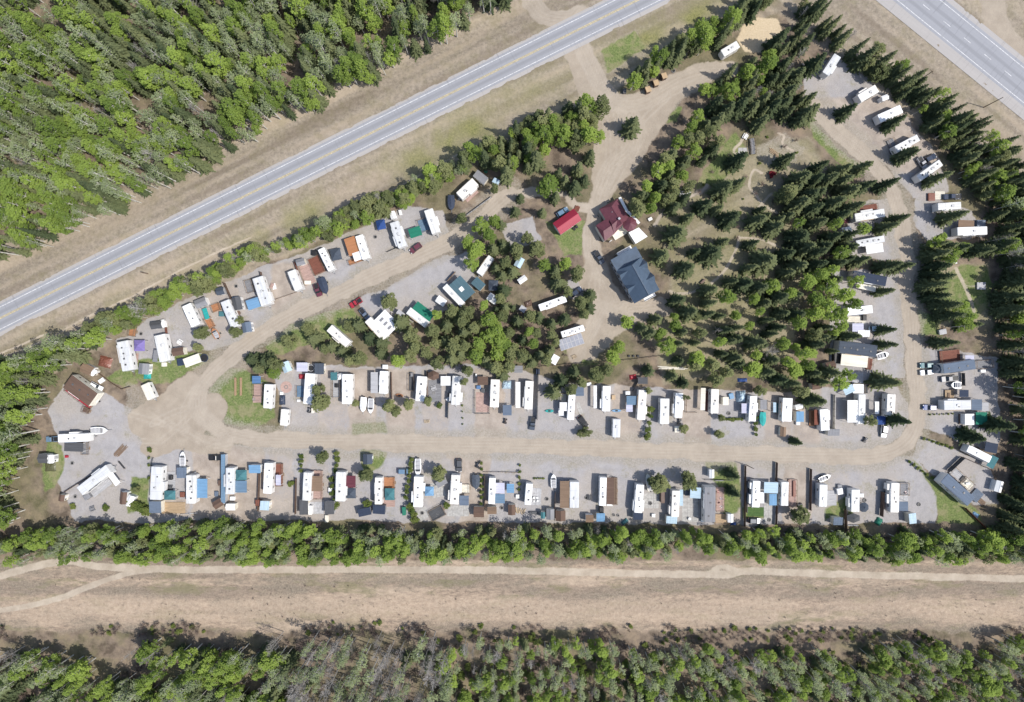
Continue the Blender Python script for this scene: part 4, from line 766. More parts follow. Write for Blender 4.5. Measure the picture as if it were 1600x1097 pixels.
# ================================================================ THE TWO HOUSES AND THE RED BARN
def wall_poly(e, pts, z0, z1, m, name='wall'):
    return MB().loft([[(x, y, z0) for x, y in pts], [(x, y, z1) for x, y in pts]]).build(name, m, e)
def navy_house():
    z = 5.2; c4 = [Vector(at('L', x, y, z)) for x, y in ((1110, 178), (1360, 20), (1588, 455), (1358, 610))]
    ctr = sum(c4, Vector((0, 0))) / 4; ux = ((c4[3] - c4[0]) + (c4[2] - c4[1])).normalized(); L = ((c4[3]-c4[0]).length + (c4[2]-c4[1]).length)/2; W = ((c4[1]-c4[0]).length + (c4[2]-c4[3]).length)/2
    e = thing('lodge_building', 'two-storey building with navy metal hip roof and small gables, in the middle of the camp', 'building', ctr.x, ctr.y, 0, math.atan2(ux.y, ux.x))
    for k in range(9):
        for j in (-1, 0, 1): FOOT.append((ctr.x/S+800+ux.x*L/S*(k/8-.5)+ux.y*j*W/S*.3, 548.5-(ctr.y+ux.y*L*(k/8-.5)-ux.x*j*W*.3)/S, 14))
    m = mat('navy_metal_roof', (.068, .098, .14), .42, var=.12, scale=.6, spec=.5); wl = pm('lightgrey', .7); l, h = L/2, W/2; zr = 8.5; ze = z
    MB().box((0, 0, ze/2), (L - .9, W - .9, ze)).build('wall', wl, e)
    # local x: from the upper end (-l) to the lower end; local y: + is the photo's right
    r0, r1 = -l + L*.30, l - .25
    P = dict(a=(-l,-h,ze), b=(l,-h,ze), c=(l,h,ze), d=(-l,h,ze), r0=(r0,0,zr), r1=(r1,0,zr))
    cut = -l + L*.24
    def rp(pts, nm='roof_panel'): return MB().slab(pts, .12).build(nm, m, e)
    rp([(cut,-h,ze),(l,-h,ze),(r1,0,zr),(r0,0,zr)]); rp([(l,h,ze),(cut,h,ze),(r0,0,zr),(r1,0,zr)]); rp([(l,-h,ze),(l,h,ze),(r1,0,zr)])
    rp([(cut,h,ze),(cut,-h,ze),(r0,0,zr)]); rp([(-l,-h,ze+.12),(cut+.2,-h,ze+.22),(cut+.2,h,ze+.22),(-l,h,ze+.12)], 'porch_roof')
    for sy in (-1, 1):
        for f in ((.36, .68) if sy < 0 else (.40, .70)):
            gx_ = -l + L*f; gw = L*.10; q = h + .15; zg = ze + (zr - ze)*.62; yi = h*.38
            A, B, T_, I_ = (gx_-gw, sy*q, ze-.02), (gx_+gw, sy*q, ze-.02), (gx_, sy*q, zg), (gx_, sy*yi, zg)
            dm = MB(); dm.add([A, B, T_, I_], [(0, 2, 3), (2, 1, 3), (1, 0, 3)]); o = MB().slab([A, T_, I_] if sy > 0 else [A, I_, T_], .06).build('gable_panel', m, e); MB().slab([B, I_, T_] if sy > 0 else [B, T_, I_], .06).build('gable_panel', m, e)
            MB().slab([A, B, T_], .02).build('gable_wall', wl, e)
    MB().box(((r0+r1)/2, 0, zr + .04), (r1 - r0, .3, .1)).build('ridge_cap', m, e)
    for sy in (-1, 1):
        for zz in (1.5, 4.0):
            for k in range(7): put('window', shared('house_window', lambda: MB().box((0, 0, 0), (1.1, .08, 1.2)), M_GLASS), e, (-l + L*(k+.7)/7.5, sy*(h-.43), zz))
    for k in range(3): put('window', SHARED['house_window'], e, (l - .43, -h*.5 + h*.5*k, 3.9), math.pi/2)
    MB().box((l - .44, 0, 1.05), (.1, 1.0, 2.1)).build('door', pm('white'), e)
    for sx, w_ in ((-1, .7), (1, .55)):
        d_ = MB().box((sx*(l + .55), h*.28, 2.6), (1.3, h*w_*1.6, .16)).build('balcony', pm('white'), e)
        for sy in (-1, 1): MB().box((sx*(l + 1.1), h*.28 + sy*h*w_*.75, 1.28), (.12, .12, 2.5)).build('balcony_post', pm('white'), d_)
        MB().box((sx*(l + 1.15), h*.28, 3.1), (.08, h*w_*1.6, .5)).build('railing', pm('white'), d_)
navy_house()
def maroon_house():
    z = 4.3; O = Vector(at('K', 1180, 760, z)); ux = (Vector(at('K', 1180, 505, z)) - Vector(at('K', 1000, 610, z))).normalized(); ang = math.atan2(ux.y, ux.x); uy = Vector((-ux.y, ux.x))
    e = thing('house', 'maroon-roofed house with cross wings and white flat terrace roof, above the navy-roofed building', 'house', O.x, O.y, 0, ang)
    for a_, b_ in ((1120,620),(1230,680),(1060,830),(1180,760),(1320,780),(1390,880),(1250,850),(1120,740)): foot('K', a_, b_, 16)
    def loc(x, y, zz=z): p = Vector(at('K', x, y, zz)) - O; return (p.dot(ux), p.dot(uy))
    m = mat('maroon_shingles', PAL['maroon'], .55, var=.14, scale=1.2); wl = pm('cream', .7); ze = 3.4
    def wing(c, wall=True, rz=z, hip=(0, 0)):   # corners in tile pixels a,b,c,d: ridge runs from mid(a,b) to mid(c,d)
        a, b, c_, d_ = [loc(*q) for q in c]; A, B, C, D = [Vector((*q, ze)) for q in (a, b, c_, d_)]; m0, m1 = (A + B)/2, (C + D)/2; r0 = m0.lerp(m1, hip[0]); r1 = m1.lerp(m0, hip[1]); r0.z = r1.z = rz
        w_ = [tuple(Vector(q).lerp(Vector(((m0+m1)/2)[:2]), .05)) for q in (a, b, c_, d_)]
        ar = sum(w_[i][0]*w_[(i+1) % 4][1] - w_[(i+1) % 4][0]*w_[i][1] for i in range(4))
        wall_poly(e, w_ if ar > 0 else w_[::-1], 0, ze, wl)
        def up(pts):
            n_ = (Vector(pts[1]) - Vector(pts[0])).cross(Vector(pts[2]) - Vector(pts[0])); return pts if n_.z > 0 else pts[::-1]
        MB().slab(up([A, D, r1, r0]), .12).build('roof_panel', m, e); MB().slab(up([B, C, r1, r0]), .12).build('roof_panel', m, e)
        for p, q, r_, hp in ((A, B, r0, hip[0]), (C, D, r1, hip[1])):
            if hp: MB().slab(up([p, q, r_]), .12).build('roof_panel', m, e)
            else:
                o = MB(); i_ = ((m0+m1)/2 - (p+q)/2).normalized()*.3; o.add([p+i_, q+i_, r_+i_, p+i_*2, q+i_*2, r_+i_*2], [(0, 1, 2), (5, 4, 3)]); o.build('gable_wall', wl, e)
        MB().tube(tuple(r0 + Vector((0, 0, .03))), tuple(r1 + Vector((0, 0, .03))), .1, .1, 6).build('ridge_cap', m, e)
    wing([(1065,695),(1000,612),(1180,507),(1300,690)][:2] + [(1185,510),(1290,690)] if False else [(1185,508),(1000,612),(1070,700),(1290,692)], hip=(0, .0), rz=4.9) if False else None
    wing([(1000,610),(1182,507),(1300,700),(1135,830)], rz=5.0, hip=(.18, 0))
    wing([(965,775),(1055,930),(1150,860),(1075,705)], rz=4.6, hip=(.25, 0))
    wing([(1090,690),(1150,860),(1240,760),(1180,640)], rz=4.75)
    c0 = loc(1305, 760); n = 8; rr = 75*mpp('K', z); wl8 = [(c0[0]+rr*.9*math.cos(2*math.pi*k/n), c0[1]+rr*.9*math.sin(2*math.pi*k/n)) for k in range(n)]; wall_poly(e, wl8, 0, ze + .1, wl, 'turret_wall')
    for k in range(n):
        p, q = [(c0[0]+rr*math.cos(2*math.pi*j/n), c0[1]+rr*math.sin(2*math.pi*j/n), ze + .1) for j in (k, k+1)]; MB().slab([p, q, (c0[0], c0[1], z + .5)], .08).build('turret_panel', m, e)
    tz = 3.0; fl = [loc(x, y, tz) for x, y in ((1290,850),(1390,800),(1478,890),(1360,962))]
    MB().slab([(*q, tz) for q in fl[::-1]] if sum(fl[i][0]*fl[(i+1)%4][1]-fl[(i+1)%4][0]*fl[i][1] for i in range(4)) < 0 else [(*q, tz) for q in fl], .25).build('terrace_roof', M_TRAIL, e); cc = sum((Vector(q) for q in fl), Vector((0, 0)))/4; q4 = [tuple(Vector(q).lerp(cc, .06)) for q in fl]
    wall_poly(e, q4 if sum(q4[i][0]*q4[(i+1)%4][1]-q4[(i+1)%4][0]*q4[i][1] for i in range(4)) > 0 else q4[::-1], 0, tz - .26, wl, 'terrace_wall')
    for x0, y0, x1, y1 in ((1200,500,1275,640),(1275,640,1330,690),(1330,690,1395,760)):
        A = Vector((*loc(x0, y0, 3.2), 3.2)); B = Vector((*loc(x1, y1, 3.2), 3.2)); MB().box(tuple((A+B)/2), ((B-A).length, .9, .12), math.atan2((B-A).y, (B-A).x)).build('eave', pm('white'), e)
    ch = loc(1195, 712, 5.2); MB().box((*ch, 4.9), (.7, .7, 1.4)).build('chimney', pm('lightgrey', .8), e); ch = loc(1125, 645, 5); MB().tube((*ch, 4.3), (*ch, 5.1), .12).build('vent_pipe', pm('lightgrey'), e)
    dk = loc(1195, 850, .5); MB().box((*dk, .25), (5.0, 3.2, .45)).build('patio_deck', pm('cream', .8), e)
    for x0, y0, a_ in ((990,690,1.57),(1010,830,1.57),(1090,545,0)):
        p = loc(x0, y0, 2); MB().box((*p, 1.7), (1.2, .12, 1.1), a_).build('window', M_GLASS, e)
    p = loc(1110, 935, 1.5); MB().box((*p, 1.05), (1.0, .12, 2.1)).build('door', pm('white'), e)
maroon_house()
def red_barn():
    x, y, L, W, a = line_geom('K', 573, 812, 783, 665, 140, 3.6); e = thing('red_garage', 'small garage with bright red metal gable roof, left of the maroon-roofed house', 'garage', x, y, 0, a)
    m = mat('red_metal_roof', (.33, .03, .055), .36, var=.08, scale=.5, streak=True); z0 = 3.0; MB().box((0, 0, z0/2), (L - .5, W - .5, z0)).build('wall', pm('lightgrey', .7), e)
    for mb in gable([], L - .3, W - .3, z0 + .05, 1.15, .15): 
        rf = mb.build('roof_panel', m, e)
    for s_ in (-1, 1):
        mb = MB()
        for k in range(int(L/.6)): xx = -L/2 + .3 + k*.6; mb.slab([(xx-.025, s_*W/2, z0+.1), (xx+.025, s_*W/2, z0+.1), (xx+.025, s_*.1, z0+1.2), (xx-.025, s_*.1, z0+1.2)][::s_*-1], .04)
        mb.build('roof_seam', m, e)
        q = MB(); X = s_*(L/2 - .25); q.add([(X, -W/2+.25, z0), (X, W/2-.25, z0), (X, 0, z0+1.05), (X-s_*.1, -W/2+.25, z0), (X-s_*.1, W/2-.25, z0), (X-s_*.1, 0, z0+1.05)], [(0,1,2),(5,4,3),(0,2,5,3),(1,4,5,2)]); q.build('gable_wall', pm('lightgrey', .7), e)
    MB().box((0, 0, z0+1.2), (L+.02, .22, .06)).build('ridge_cap', m, e); MB().box((-L/2+.22, 0, 1.2), (.08, 2.6, 2.3)).build('garage_door', pm('white'), e); MB().box((L*.1, -W/2+.22, 1.05), (.9, .08, 2.05)).build('door', pm('white'), e)
    for k in (-.3, .3): MB().box((k*L, -W/2+.22, 1.6), (.9, .06, .9)).build('window', M_GLASS, e)
red_barn()
CAR('K', 580, 675, 685, 610, 72, 'steelblue', 'blue car parked close along the upper side of the red garage')
CAR('L', 960, 80, 1035, 200, 78, 'slate', 'dark green-grey pickup parked on the dirt left of the navy-roofed building', 'pickup')
ATV('K', 760, 800, 40, 'black', 'black quad bike at the lower right side of the red garage')
LOGS('K', 775, 610, 60, 50, 60, 'rusty brown log stack at the upper right corner of the red garage', 6, pm('redbrown'))
BOX('K', 1505, 715, 40, 30, 30, 'white', 'white bench box on the gravel path right of the maroon-roofed house', .6)

# ================================================================ LOTS ALONG THE ROW BELOW THE LONG DIRT ROAD (left to right)
W_, B_ = 'white', 'brown'
TR('C',1178,250,1163,582,112,'leftmost long white trailer of the row below the dirt road', slides=((1,.2,3,.7),), vents=2)
SH('C',1160,655,118,118,0,'greyblue','grey-blue shed touching the lower end of the leftmost trailer in the lower row', flat=True)
GZ('C',1303,537,112,92,0,'teal','dark teal gazebo on the deck right of the leftmost lower-row trailer')
SH('C',1425,312,95,105,0,'greyblue','grey-blue roofed shed just below the pointed white boat near the dirt road', flat=True)
BOAT('C',1440,250,1440,100,62,'white','long pointed white boat above the grey-blue shed at the left of the lower row')
DK('C',1345,660,235,112,0,'tan','tan plywood deck below the dark teal gazebo in the lower row', rail=False, z=.25)
DK('C',1300,400,130,200,0,'lightgrey','pale grey patio deck between the two leftmost lower-row trailers', rail=False, z=.15)
BOX('C',1312,360,36,46,0,'black','black barbecue box on the pale patio of the leftmost lower-row lot', 1.1, 'barbecue', 'barbecue')
BOX('C',1430,530,44,52,0,'redbrown','dark red-brown box beside the second lower-row trailer', .8)
PICNIC('C',1308,458,0,'picnic table on the pale patio of the leftmost lower-row lot','darkgrey')
TR('C',1517,335,1517,620,94,'second trailer from the left in the lower row, rounded top end, four small dark vents', vents=4, nose=-1)
CN('F',100,467,104,190,0,'sky','blue-grey covered deck roof right of the second lower-row trailer')
SH('F',308,372,38,485,0,'steelblue','very long narrow blue-grey lean-to running down from the dirt road in the lower row', z=2.4, flat=True, wall='lightgrey')
CAR('F',180,163,278,163,52,'black','black pickup parked sideways at the top of the long narrow blue-grey lean-to','pickup')
SH('F',252,622,95,80,32,'brown','tilted brown shed at the foot of the long narrow blue-grey lean-to', wall='white')
SH('F',380,655,92,66,0,'white','white shed at the forest edge below the third lower-row trailer')
BOX('F',400,568,46,38,0,'white','small white bin above the white shed at the forest edge', 1.0)
BOX('F',240,522,36,50,0,'greyblue','small blue-grey crate left of the long narrow lean-to', .7); BOX('F',275,412,36,55,0,'brown','small brown cabinet against the long narrow lean-to', 1.2)
TR('F',376,262,374,526,84,'third trailer in the lower row, right of the long narrow blue-grey lean-to', slides=((-1,0,4,.8),), vents=3)
GZ('F',486,337,108,104,0,'teal','dark gazebo with one bright side, right of the third lower-row trailer'); CN('F',487,450,116,118,0,'steelblue','steel-blue deck roof directly below the dark gazebo of the third lower-row lot')
SH('F',622,275,116,82,0,'sky','light blue roofed shed between the third and fourth lower-row trailers', wall='white', flat=True)
SH('F',722,640,88,92,-4,'paleblue','pale blue shed at the forest edge below the fourth lower-row trailer', flat=True); BOX('F',652,612,46,62,0,'redbrown','red-brown cabinet left of the pale blue shed', 1.6)
TR('F',762,215,748,520,84,'fourth trailer in the lower row, beside the reddish deck', vents=2)
DK('F',850,330,110,225,0,'redbrown','reddish wooden deck right of the fourth lower-row trailer', z=.5); CN('F',858,385,52,104,0,'lavender','narrow grey awning roof over the reddish deck', z=2.6)
TR('F',1150,308,1138,590,80,'fifth trailer in the lower row, beside the brown covered deck', vents=2)
DK('F',1245,430,112,285,0,'pink','pinkish wooden deck of the fifth lower-row trailer', z=.45); CN('F',1232,420,126,150,0,'mid','brown roof over the pinkish deck of the fifth lower-row trailer', post='brown')
SH('F',1112,655,84,150,0,'darkgrey','dark grey shed below the fifth lower-row trailer', flat=True); SH('F',1368,660,92,132,0,'darkgrey','dark grey shed at the right back corner of the fifth lower-row lot', flat=True, wall='lightgrey'); BOX('F',1175,685,38,90,0,'white','tall white locker beside the dark grey shed of the fifth lower-row lot', 1.6); BOX('F',1375,490,36,58,0,'white','white freezer chest at the round patio of the fifth lower-row lot', .9)
PLAT('F',1240,660,150,120,0,'lightgrey','grey paved patio behind the fifth lower-row trailer'); BOX('F',1340,770,36,70,0,'cream','cream plywood box behind the fifth lower-row lot, at the trees', .8)
TR('F',1482,303,1474,597,98,'sixth trailer in the lower row, between the shrubs and the red awning', slides=((1,.3,3,.5),), vents=1)
CN('J',45,400,108,118,0,'maroon','dark red awning roof right of the sixth lower-row trailer'); GZ('J',50,517,98,102,0,'slate','slate gazebo with bright right side below the dark red awning')
SH('J',215,178,92,98,0,'slate','slate-grey shed standing alone close to the dirt road above the round pine', wall='grey')
TR('J',328,358,325,628,74,'narrow white trailer with four dark roof vents, seventh in the lower row', vents=4)
DK('J',428,412,126,118,0,'orange','orange-brown deck right of the trailer with four dark vents', z=.4); DK('J',432,560,120,180,0,'pink','pinkish patio below the orange-brown deck', rail=False, z=.12); GZ('J',437,527,98,118,0,'teal','dark green gazebo with white right side beside the trailer with four dark vents')
SH('J',332,680,122,88,-4,'navy','navy-black shed under the trailer with four dark vents', flat=True, wall='grey'); SH('J',186,704,128,76,12,'navy','navy-black shed at the trees, left neighbour of the other navy-black shed', flat=True, wall='grey'); BOX('J',580,695,36,82,3,'green','narrow green and white locker at the back of the seventh lower-row lot', 1.4)
CAR('J',530,298,628,300,66,'steelblue','tarp-blue car parked sideways below the dirt road, left of the navy and white boat'); BOAT('J',722,170,722,342,66,'white','white boat with navy trim above the eighth lower-row trailer')
TR('J',727,350,718,655,92,'eighth trailer in the lower row, directly below the navy and white boat', slides=((-1,.35,3.6,.7),(1,-.3,2.6,.6)), vents=2)
GZ('J',832,497,90,92,0,'sky','blue gazebo right of the eighth lower-row trailer'); PLAT('J',770,718,120,110,35,'concrete','tan diamond patio at the foot of the eighth lower-row trailer'); DK('J',910,710,150,112,28,'darkgrey','tilted dark grey deck behind the blue gazebo', z=.3); PLAT('J',920,480,140,150,10,'concrete','grey flagstone patio right of the blue gazebo'); SH('J',955,412,110,62,28,'grey','low grey tilted shed roof between the eighth and ninth lower-row trailers', z=2.2, flat=True)
FIRE('J',908,735,'stone fire pit on the tilted dark grey deck',.5); FIRE('J',762,712,'fire pit in the tan diamond patio')
TR('J',1096,333,1080,627,88,'ninth trailer in the lower row, with slide-outs on both sides', slides=((-1,.4,3.2,.7),(1,-.1,3.4,.7)), vents=3)
CN('J',1180,588,94,98,0,'greyblue','blue-grey square canopy at the lower right of the ninth lower-row trailer'); PLAT('J',1120,690,220,110,0,'concrete','grey gravel patio with dark pots below the ninth lower-row trailer'); DK('J',1190,470,90,90,0,'cream','cream deck right of the ninth lower-row trailer', rail=True, z=.35)
CAR('J',1130,190,1130,290,54,'darkgrey','dark grey car nearest the dirt road above the ninth lower-row trailer'); ATV('J',1312,235,80,'navy','small dark blue quad bike by the hedge right of the dark grey car'); BOAT('J',1298,330,1300,472,78,'darkgrey','dark covered boat right of the ninth lower-row trailer', cover='slate')
SH('J',1327,706,104,104,0,'brown','brown shed at the trees behind the dark covered boat'); SH('J',1458,690,92,72,0,'mid','light brown shed at the trees, right of the darker brown one')
TR('J',1462,362,1454,624,66,'tenth trailer in the lower row, beside the lavender canopy', vents=1); CN('J',1532,465,104,106,0,'lavender','lavender-white square canopy right of the tenth lower-row trailer'); CN('J',1538,570,96,92,0,'steelblue','steel-blue roof under the lavender-white canopy'); CN('N',112,467,74,90,0,'sky','blue roof right of the lavender-white canopy', z=2.4)
BOX('N',182,548,34,38,0,'white','small white box by the wood pile beside the tenth lower-row lot', .9); SH('N',125,682,74,104,0,'brown','brown shed with reddish roof left of the fanned wood pile'); LOGS('N',205,690,60,110,80,'fanned pale wood pile between two lots of the lower row', 9); FIRE('J',1555,660,'dark fire pit behind the tenth lower-row trailer')
TR('N',302,418,284,632,68,'eleventh trailer in the lower row, below the green planter hedge', vents=2); PLAT('N',368,548,100,170,-4,'lightgrey','pale patio with white chairs right of the eleventh lower-row trailer')
for k, (a_, b_) in enumerate(((350,560),(380,560),(350,595),(385,592))): CHAIR('N', a_, b_, 90*k, 'white', ['white lawn chair at the upper left of the pale patio set','white lawn chair at the upper right of the pale patio set','white lawn chair at the lower left of the pale patio set','white lawn chair at the lower right of the pale patio set'][k])
BOAT('N',545,462,540,325,60,'white','white boat with bow towards the road, above the half brown half white roof'); FIRE('N',475,572,'fire pit right of the pale patio with white chairs')
SH('N',436,736,44,64,0,'teal','small teal shed at the trees behind the eleventh lower-row lot', wall='cream'); SH('N',510,727,80,104,0,'grey','grey shed between the teal shed and the brown shed'); SH('N',612,742,100,104,0,'brown','brown gable shed below the half brown half white roof'); BOX('N',345,710,90,26,0,'darkgrey','long dark bench box behind the eleventh lower-row trailer', .6)
TR('N',750,400,748,662,94,'twelfth trailer in the lower row, white, with the brown roof on its left side', vents=0); CN('N',655,528,98,268,0,'mid','brown ribbed deck roof on the left side of the twelfth lower-row trailer', z=3.2, post='brown')
PICNIC('N',900,560,90,'dark picnic table between the twelfth and thirteenth lower-row trailers','darkgrey'); FIRE('N',868,560,'fire pit left of the dark picnic table'); SH('N',902,770,78,74,0,'mid','brown and white shed below the dark picnic table', wall='white'); SH('N',1012,757,84,84,0,'sky','light blue shed below the thirteenth lower-row trailer', flat=True); BOX('N',1020,688,44,70,0,'black','black cabinet between the thirteenth trailer and the light blue shed', 1.7)
TR('N',1038,357,1030,642,70,'thirteenth trailer in the lower row, beside the long brown roof with a railing', vents=2); CN('N',1108,492,76,268,0,'brown','long dark brown roof right of the thirteenth lower-row trailer', z=3.0, post='brown'); DK('N',1150,492,48,270,0,'mid','narrow railed deck along the long dark brown roof', z=.5); BOX('N',1100,625,60,34,0,'white','white tub at the lower end of the narrow railed deck', .8, 'hot_tub', 'tub')
for k, (a_, b_) in enumerate(((1142,732),(1185,736))): FIRE('N', a_, b_, ['left of two dark fire rings on open gravel below the thirteenth lower-row trailer','right of two dark fire rings on open gravel below the thirteenth lower-row trailer'][k], .4)
TARP('N',1255,805,72,44,40,'teal','teal tarp heap at the trees between the thirteenth and fourteenth trailers', .9)
TR('N',1406,428,1384,712,80,'fourteenth trailer in the lower row, wide at its top end', slides=((1,.5,3.5,.5),(-1,.5,3.5,.4)), vents=3); SH('N',1386,746,96,72,0,'navy','dark blue shed under the fourteenth lower-row trailer', flat=True, wall='lightgrey'); BOAT('N',1508,490,1475,320,62,'cream','cream boat left of the pines, above the fourteenth lower-row lot'); PLAT('N',1510,590,160,150,0,'concrete','grey paved patio right of the fourteenth lower-row trailer'); FIRE('N',1505,615,'dark fire ring on the paved patio of the fourteenth lower-row lot',.6); BOX('N',1538,738,34,34,0,'white','white round-cornered bin below the paved patio of the fourteenth lot', .8); BOX('P',100,545,40,140,0,'brown','tall dark brown cabinet row left of the fifteenth lower-row trailer', 1.8)
TR('P',232,488,222,752,80,'fifteenth trailer in the lower row, with the pale blue awning strip', slides=((-1,.5,2.6,.6),), vents=3); CN('P',286,560,32,160,0,'paleblue','pale blue awning strip on the right side of the fifteenth lower-row trailer'); CN('P',428,512,108,108,-3,'paleblue','pale blue square roof right of the fifteenth lower-row trailer'); BOX('P',346,510,50,58,0,'slate','dark slate hot tub cover between the fifteenth trailer and the pale blue square roof', .9, 'hot_tub', 'tub'); SH('P',190,782,108,76,-3,'paleblue','pale grey-blue shed at the trees under the fifteenth lower-row trailer', flat=True); TARP('P',175,668,34,70,0,'deepblue','bright blue tarp left of the fifteenth lower-row trailer', .8); ROUND('P',368,770,14,'white','small round white table on the open patio of the fifteenth lot','round_table',.7); PLAT('P',370,680,160,240,0,'concrete','brown-grey open patio between the fifteenth and sixteenth lower-row trailers')
BOX('P',500,785,44,36,0,'greyblue','small blue-grey box left of the grey park home', .8)
e = TR('P',572,450,568,806,112,'long grey-roofed park home with the cluttered pink deck, sixteenth in the lower row', z=3.9, roof=roofm('grey'), name='park_home', cat='mobile home', vents=3, ac=False, tongue=0)
DK('P',667,575,80,240,0,'pink','cluttered pink deck right of the long grey-roofed park home', z=.5); DK('P',690,770,150,95,0,'tan','tan lower deck at the foot of the cluttered pink deck', z=.3); SH('P',777,765,56,84,0,'white','small white shed at the right end of the tan lower deck', wall='white'); TARP('P',805,822,60,32,0,'deepblue','blue tarp by the trees right of the tan lower deck', .5); FN([px('P',612,385),px('P',700,385)],'white picket fence above the cluttered pink deck',1.0,'white'); 
for k, (a_, b_, c_) in enumerate(((650,500,'red'),(680,560,'lavender'),(648,600,'maroon'),(676,650,'white'))): CHAIR('P', a_, b_, 70*k, c_, ['red chair at the top of the cluttered pink deck','lavender chair in the middle of the cluttered pink deck','maroon chair at the left of the cluttered pink deck','white chair at the bottom of the cluttered pink deck'][k])
SH('P',590,322,48,84,0,'white','small white shed on the grass just below the dirt road, above the grey park home', wall='white')
TR('P',1036,393,1026,657,76,'seventeenth trailer in the lower row, above the bright green turf', slides=((-1,.4,3,.8),(-1,-.6,2,.7)), vents=2); CN('P',1180,460,138,110,-2,'paleblue','pale blue ribbed canopy between the seventeenth and eighteenth lower-row trailers', z=3.0); SH('P',1200,580,78,114,0,'sky','light blue roof under the pale blue ribbed canopy', flat=True); CN('P',1088,560,44,110,0,'white','white awning right of the seventeenth lower-row trailer')
PLAT('P',1035,698,182,92,-2,'turf','bright green artificial turf patch under the seventeenth lower-row trailer',.04,'turf_mat','turf'); CAR('P',965,790,1075,795,62,'slate','dark blue-grey car at the trees below the bright green turf'); PLAT('P',1150,690,90,200,0,'concrete','grey paved strip right of the bright green turf'); FIRE('P',1160,780,'fire pit on the grey paved strip by the trees')
TR('P',1318,402,1314,642,76,'eighteenth trailer in the lower row, with the pinkish brown deck', vents=0); DK('P',1390,512,78,272,0,'pink','pinkish brown deck right of the eighteenth lower-row trailer', z=.5); BOX('P',1411,472,26,160,0,'redbrown','long dark red-brown bench on the pinkish brown deck', 1.0); ATV('P',1465,632,0,'darkgrey','grey quad bike at the lower end of the pinkish brown deck')
TR('X',172,428,165,652,82,'nineteenth trailer in the lower row, beside the cut-corner grey patio', vents=0); DK('X',252,562,96,150,0,'lightgrey','cut-corner grey patio deck right of the nineteenth lower-row trailer', rail=False, z=.25); BOAT('X',125,385,238,335,50,'white','small white boat lying aslant near the road above the nineteenth lower-row trailer'); BOX('X',338,498,56,62,10,'white','white water tank right of the cut-corner grey patio', 1.3, 'water_tank', 'tank'); BOX('X',335,446,44,36,0,'grey','grey crate above the white water tank', .8); SH('X',318,795,90,78,0,'greyblue','grey-blue shed at the trees below the small lawn of the nineteenth lot', flat=True)
TR('X',492,478,488,702,84,'twentieth trailer in the lower row, beside two dark gazebos', slides=((-1,.2,3,.6),), vents=1); GZ('X',578,657,98,98,0,'slate','dark slate octagonal gazebo right of the twentieth lower-row trailer', n=8); GZ('X',474,765,142,96,0,'darkgrey','wide dark grey gazebo below the twentieth lower-row trailer', n=6); FN([px('X',400,660),px('X',398,830),px('X',510,832)],'white corner fence round the wide dark grey gazebo',.9,'white'); BOX('X',552,537,42,36,0,'white','white cooler box right of the twentieth lower-row trailer', .7); FIRE('X',582,585,'black fire ring above the dark slate octagonal gazebo'); TARP('X',735,802,66,76,-30,'green','dark green tarp heap at the trees right of the wide dark grey gazebo', 1.0)
TR('X',888,412,880,708,86,'twenty-first trailer in the lower row, rightmost on the straight road', slides=((-1,.1,3,.9),(-1,-.7,2,.9)), vents=2); DK('X',965,470,96,122,0,'grey','grey railed deck at the top right of the twenty-first lower-row trailer', z=.5); CN('X',968,645,92,92,0,'greyblue','blue-grey canopy right of the twenty-first lower-row trailer'); SH('X',1062,768,76,102,5,'paleblue','pale blue shed at the lower right of the twenty-first lower-row lot', flat=True); CHAIR('X',990,505,30,'red','red chair on the grey railed deck of the twenty-first lot'); FIRE('X',1122,626,'black fire ring on the open gravel right of the twenty-first trailer'); PLAT('X',965,560,90,70,0,'lightgrey','pale stone patio between the grey railed deck and the blue-grey canopy')
# fences of the lower row
FN([(407,739),(405,797)],'brown plank fence between the third and fourth lower-row lots'); FN([(464,747),(463,802)],'tall dark plank fence left of the fifth lower-row trailer'); FN([(867,768),(866,812)],'dark plank fence left of the half brown half white roof')
FN([(1163,727),(1162,822)],'long dark plank fence left of the seventeenth lower-row trailer'); FN([(1166,752),(1166,800)],'pale wire fence just right of the long dark plank fence',1.2,'lightgrey'); FN([(1265,732),(1264,796)],'dark plank fence between the eighteenth and nineteenth lower-row lots'); FN([(1318,795),(1320,828)],'brown plank fence left of the wide dark grey gazebo'); FN([(1376,768),(1374,805)],'short dark plank fence left of the twenty-first trailer',2.2); FN([(1212,722),(1211,752)],'short dark fence with plants right of the grey pad above the pale blue canopy'); FN([(1212,789),(1211,820)],'dark plank fence right of the grey paved strip'); FN([(757,742),(758,792)],'wire fence with creeper left of the tenth lower-row trailer',1.4,'mid'); FN([(781,737),(809,738)],'low brown rail fence across the tenth lot',.8,'mid',rail=True); FN([(756,737),(779,737)],'low brown rail fence left of the tenth lot gate',.8,'mid',rail=True)
FN([px('C',1130,240),px('C',1150,160)],'short dark rail fence at the top of the leftmost lower-row trailer',1.0,'darkgrey',rail=True); FN([px('P',940,395),px('P',1000,395)],'dark rail fence above the seventeenth trailer',1.0,'darkgrey',rail=True); FN([(1100,749),(1143,750)],'dark rail fence above the grey park home',1.0,'darkgrey',rail=True)
FN([px('C',810,195),px('C',870,265)],'short dark fence aslant on the pale gravel at the upper left lot',1.0,'darkgrey'); FN([(310,801),(283,803)],'white edging fence along the tan plywood deck',.5,'white')

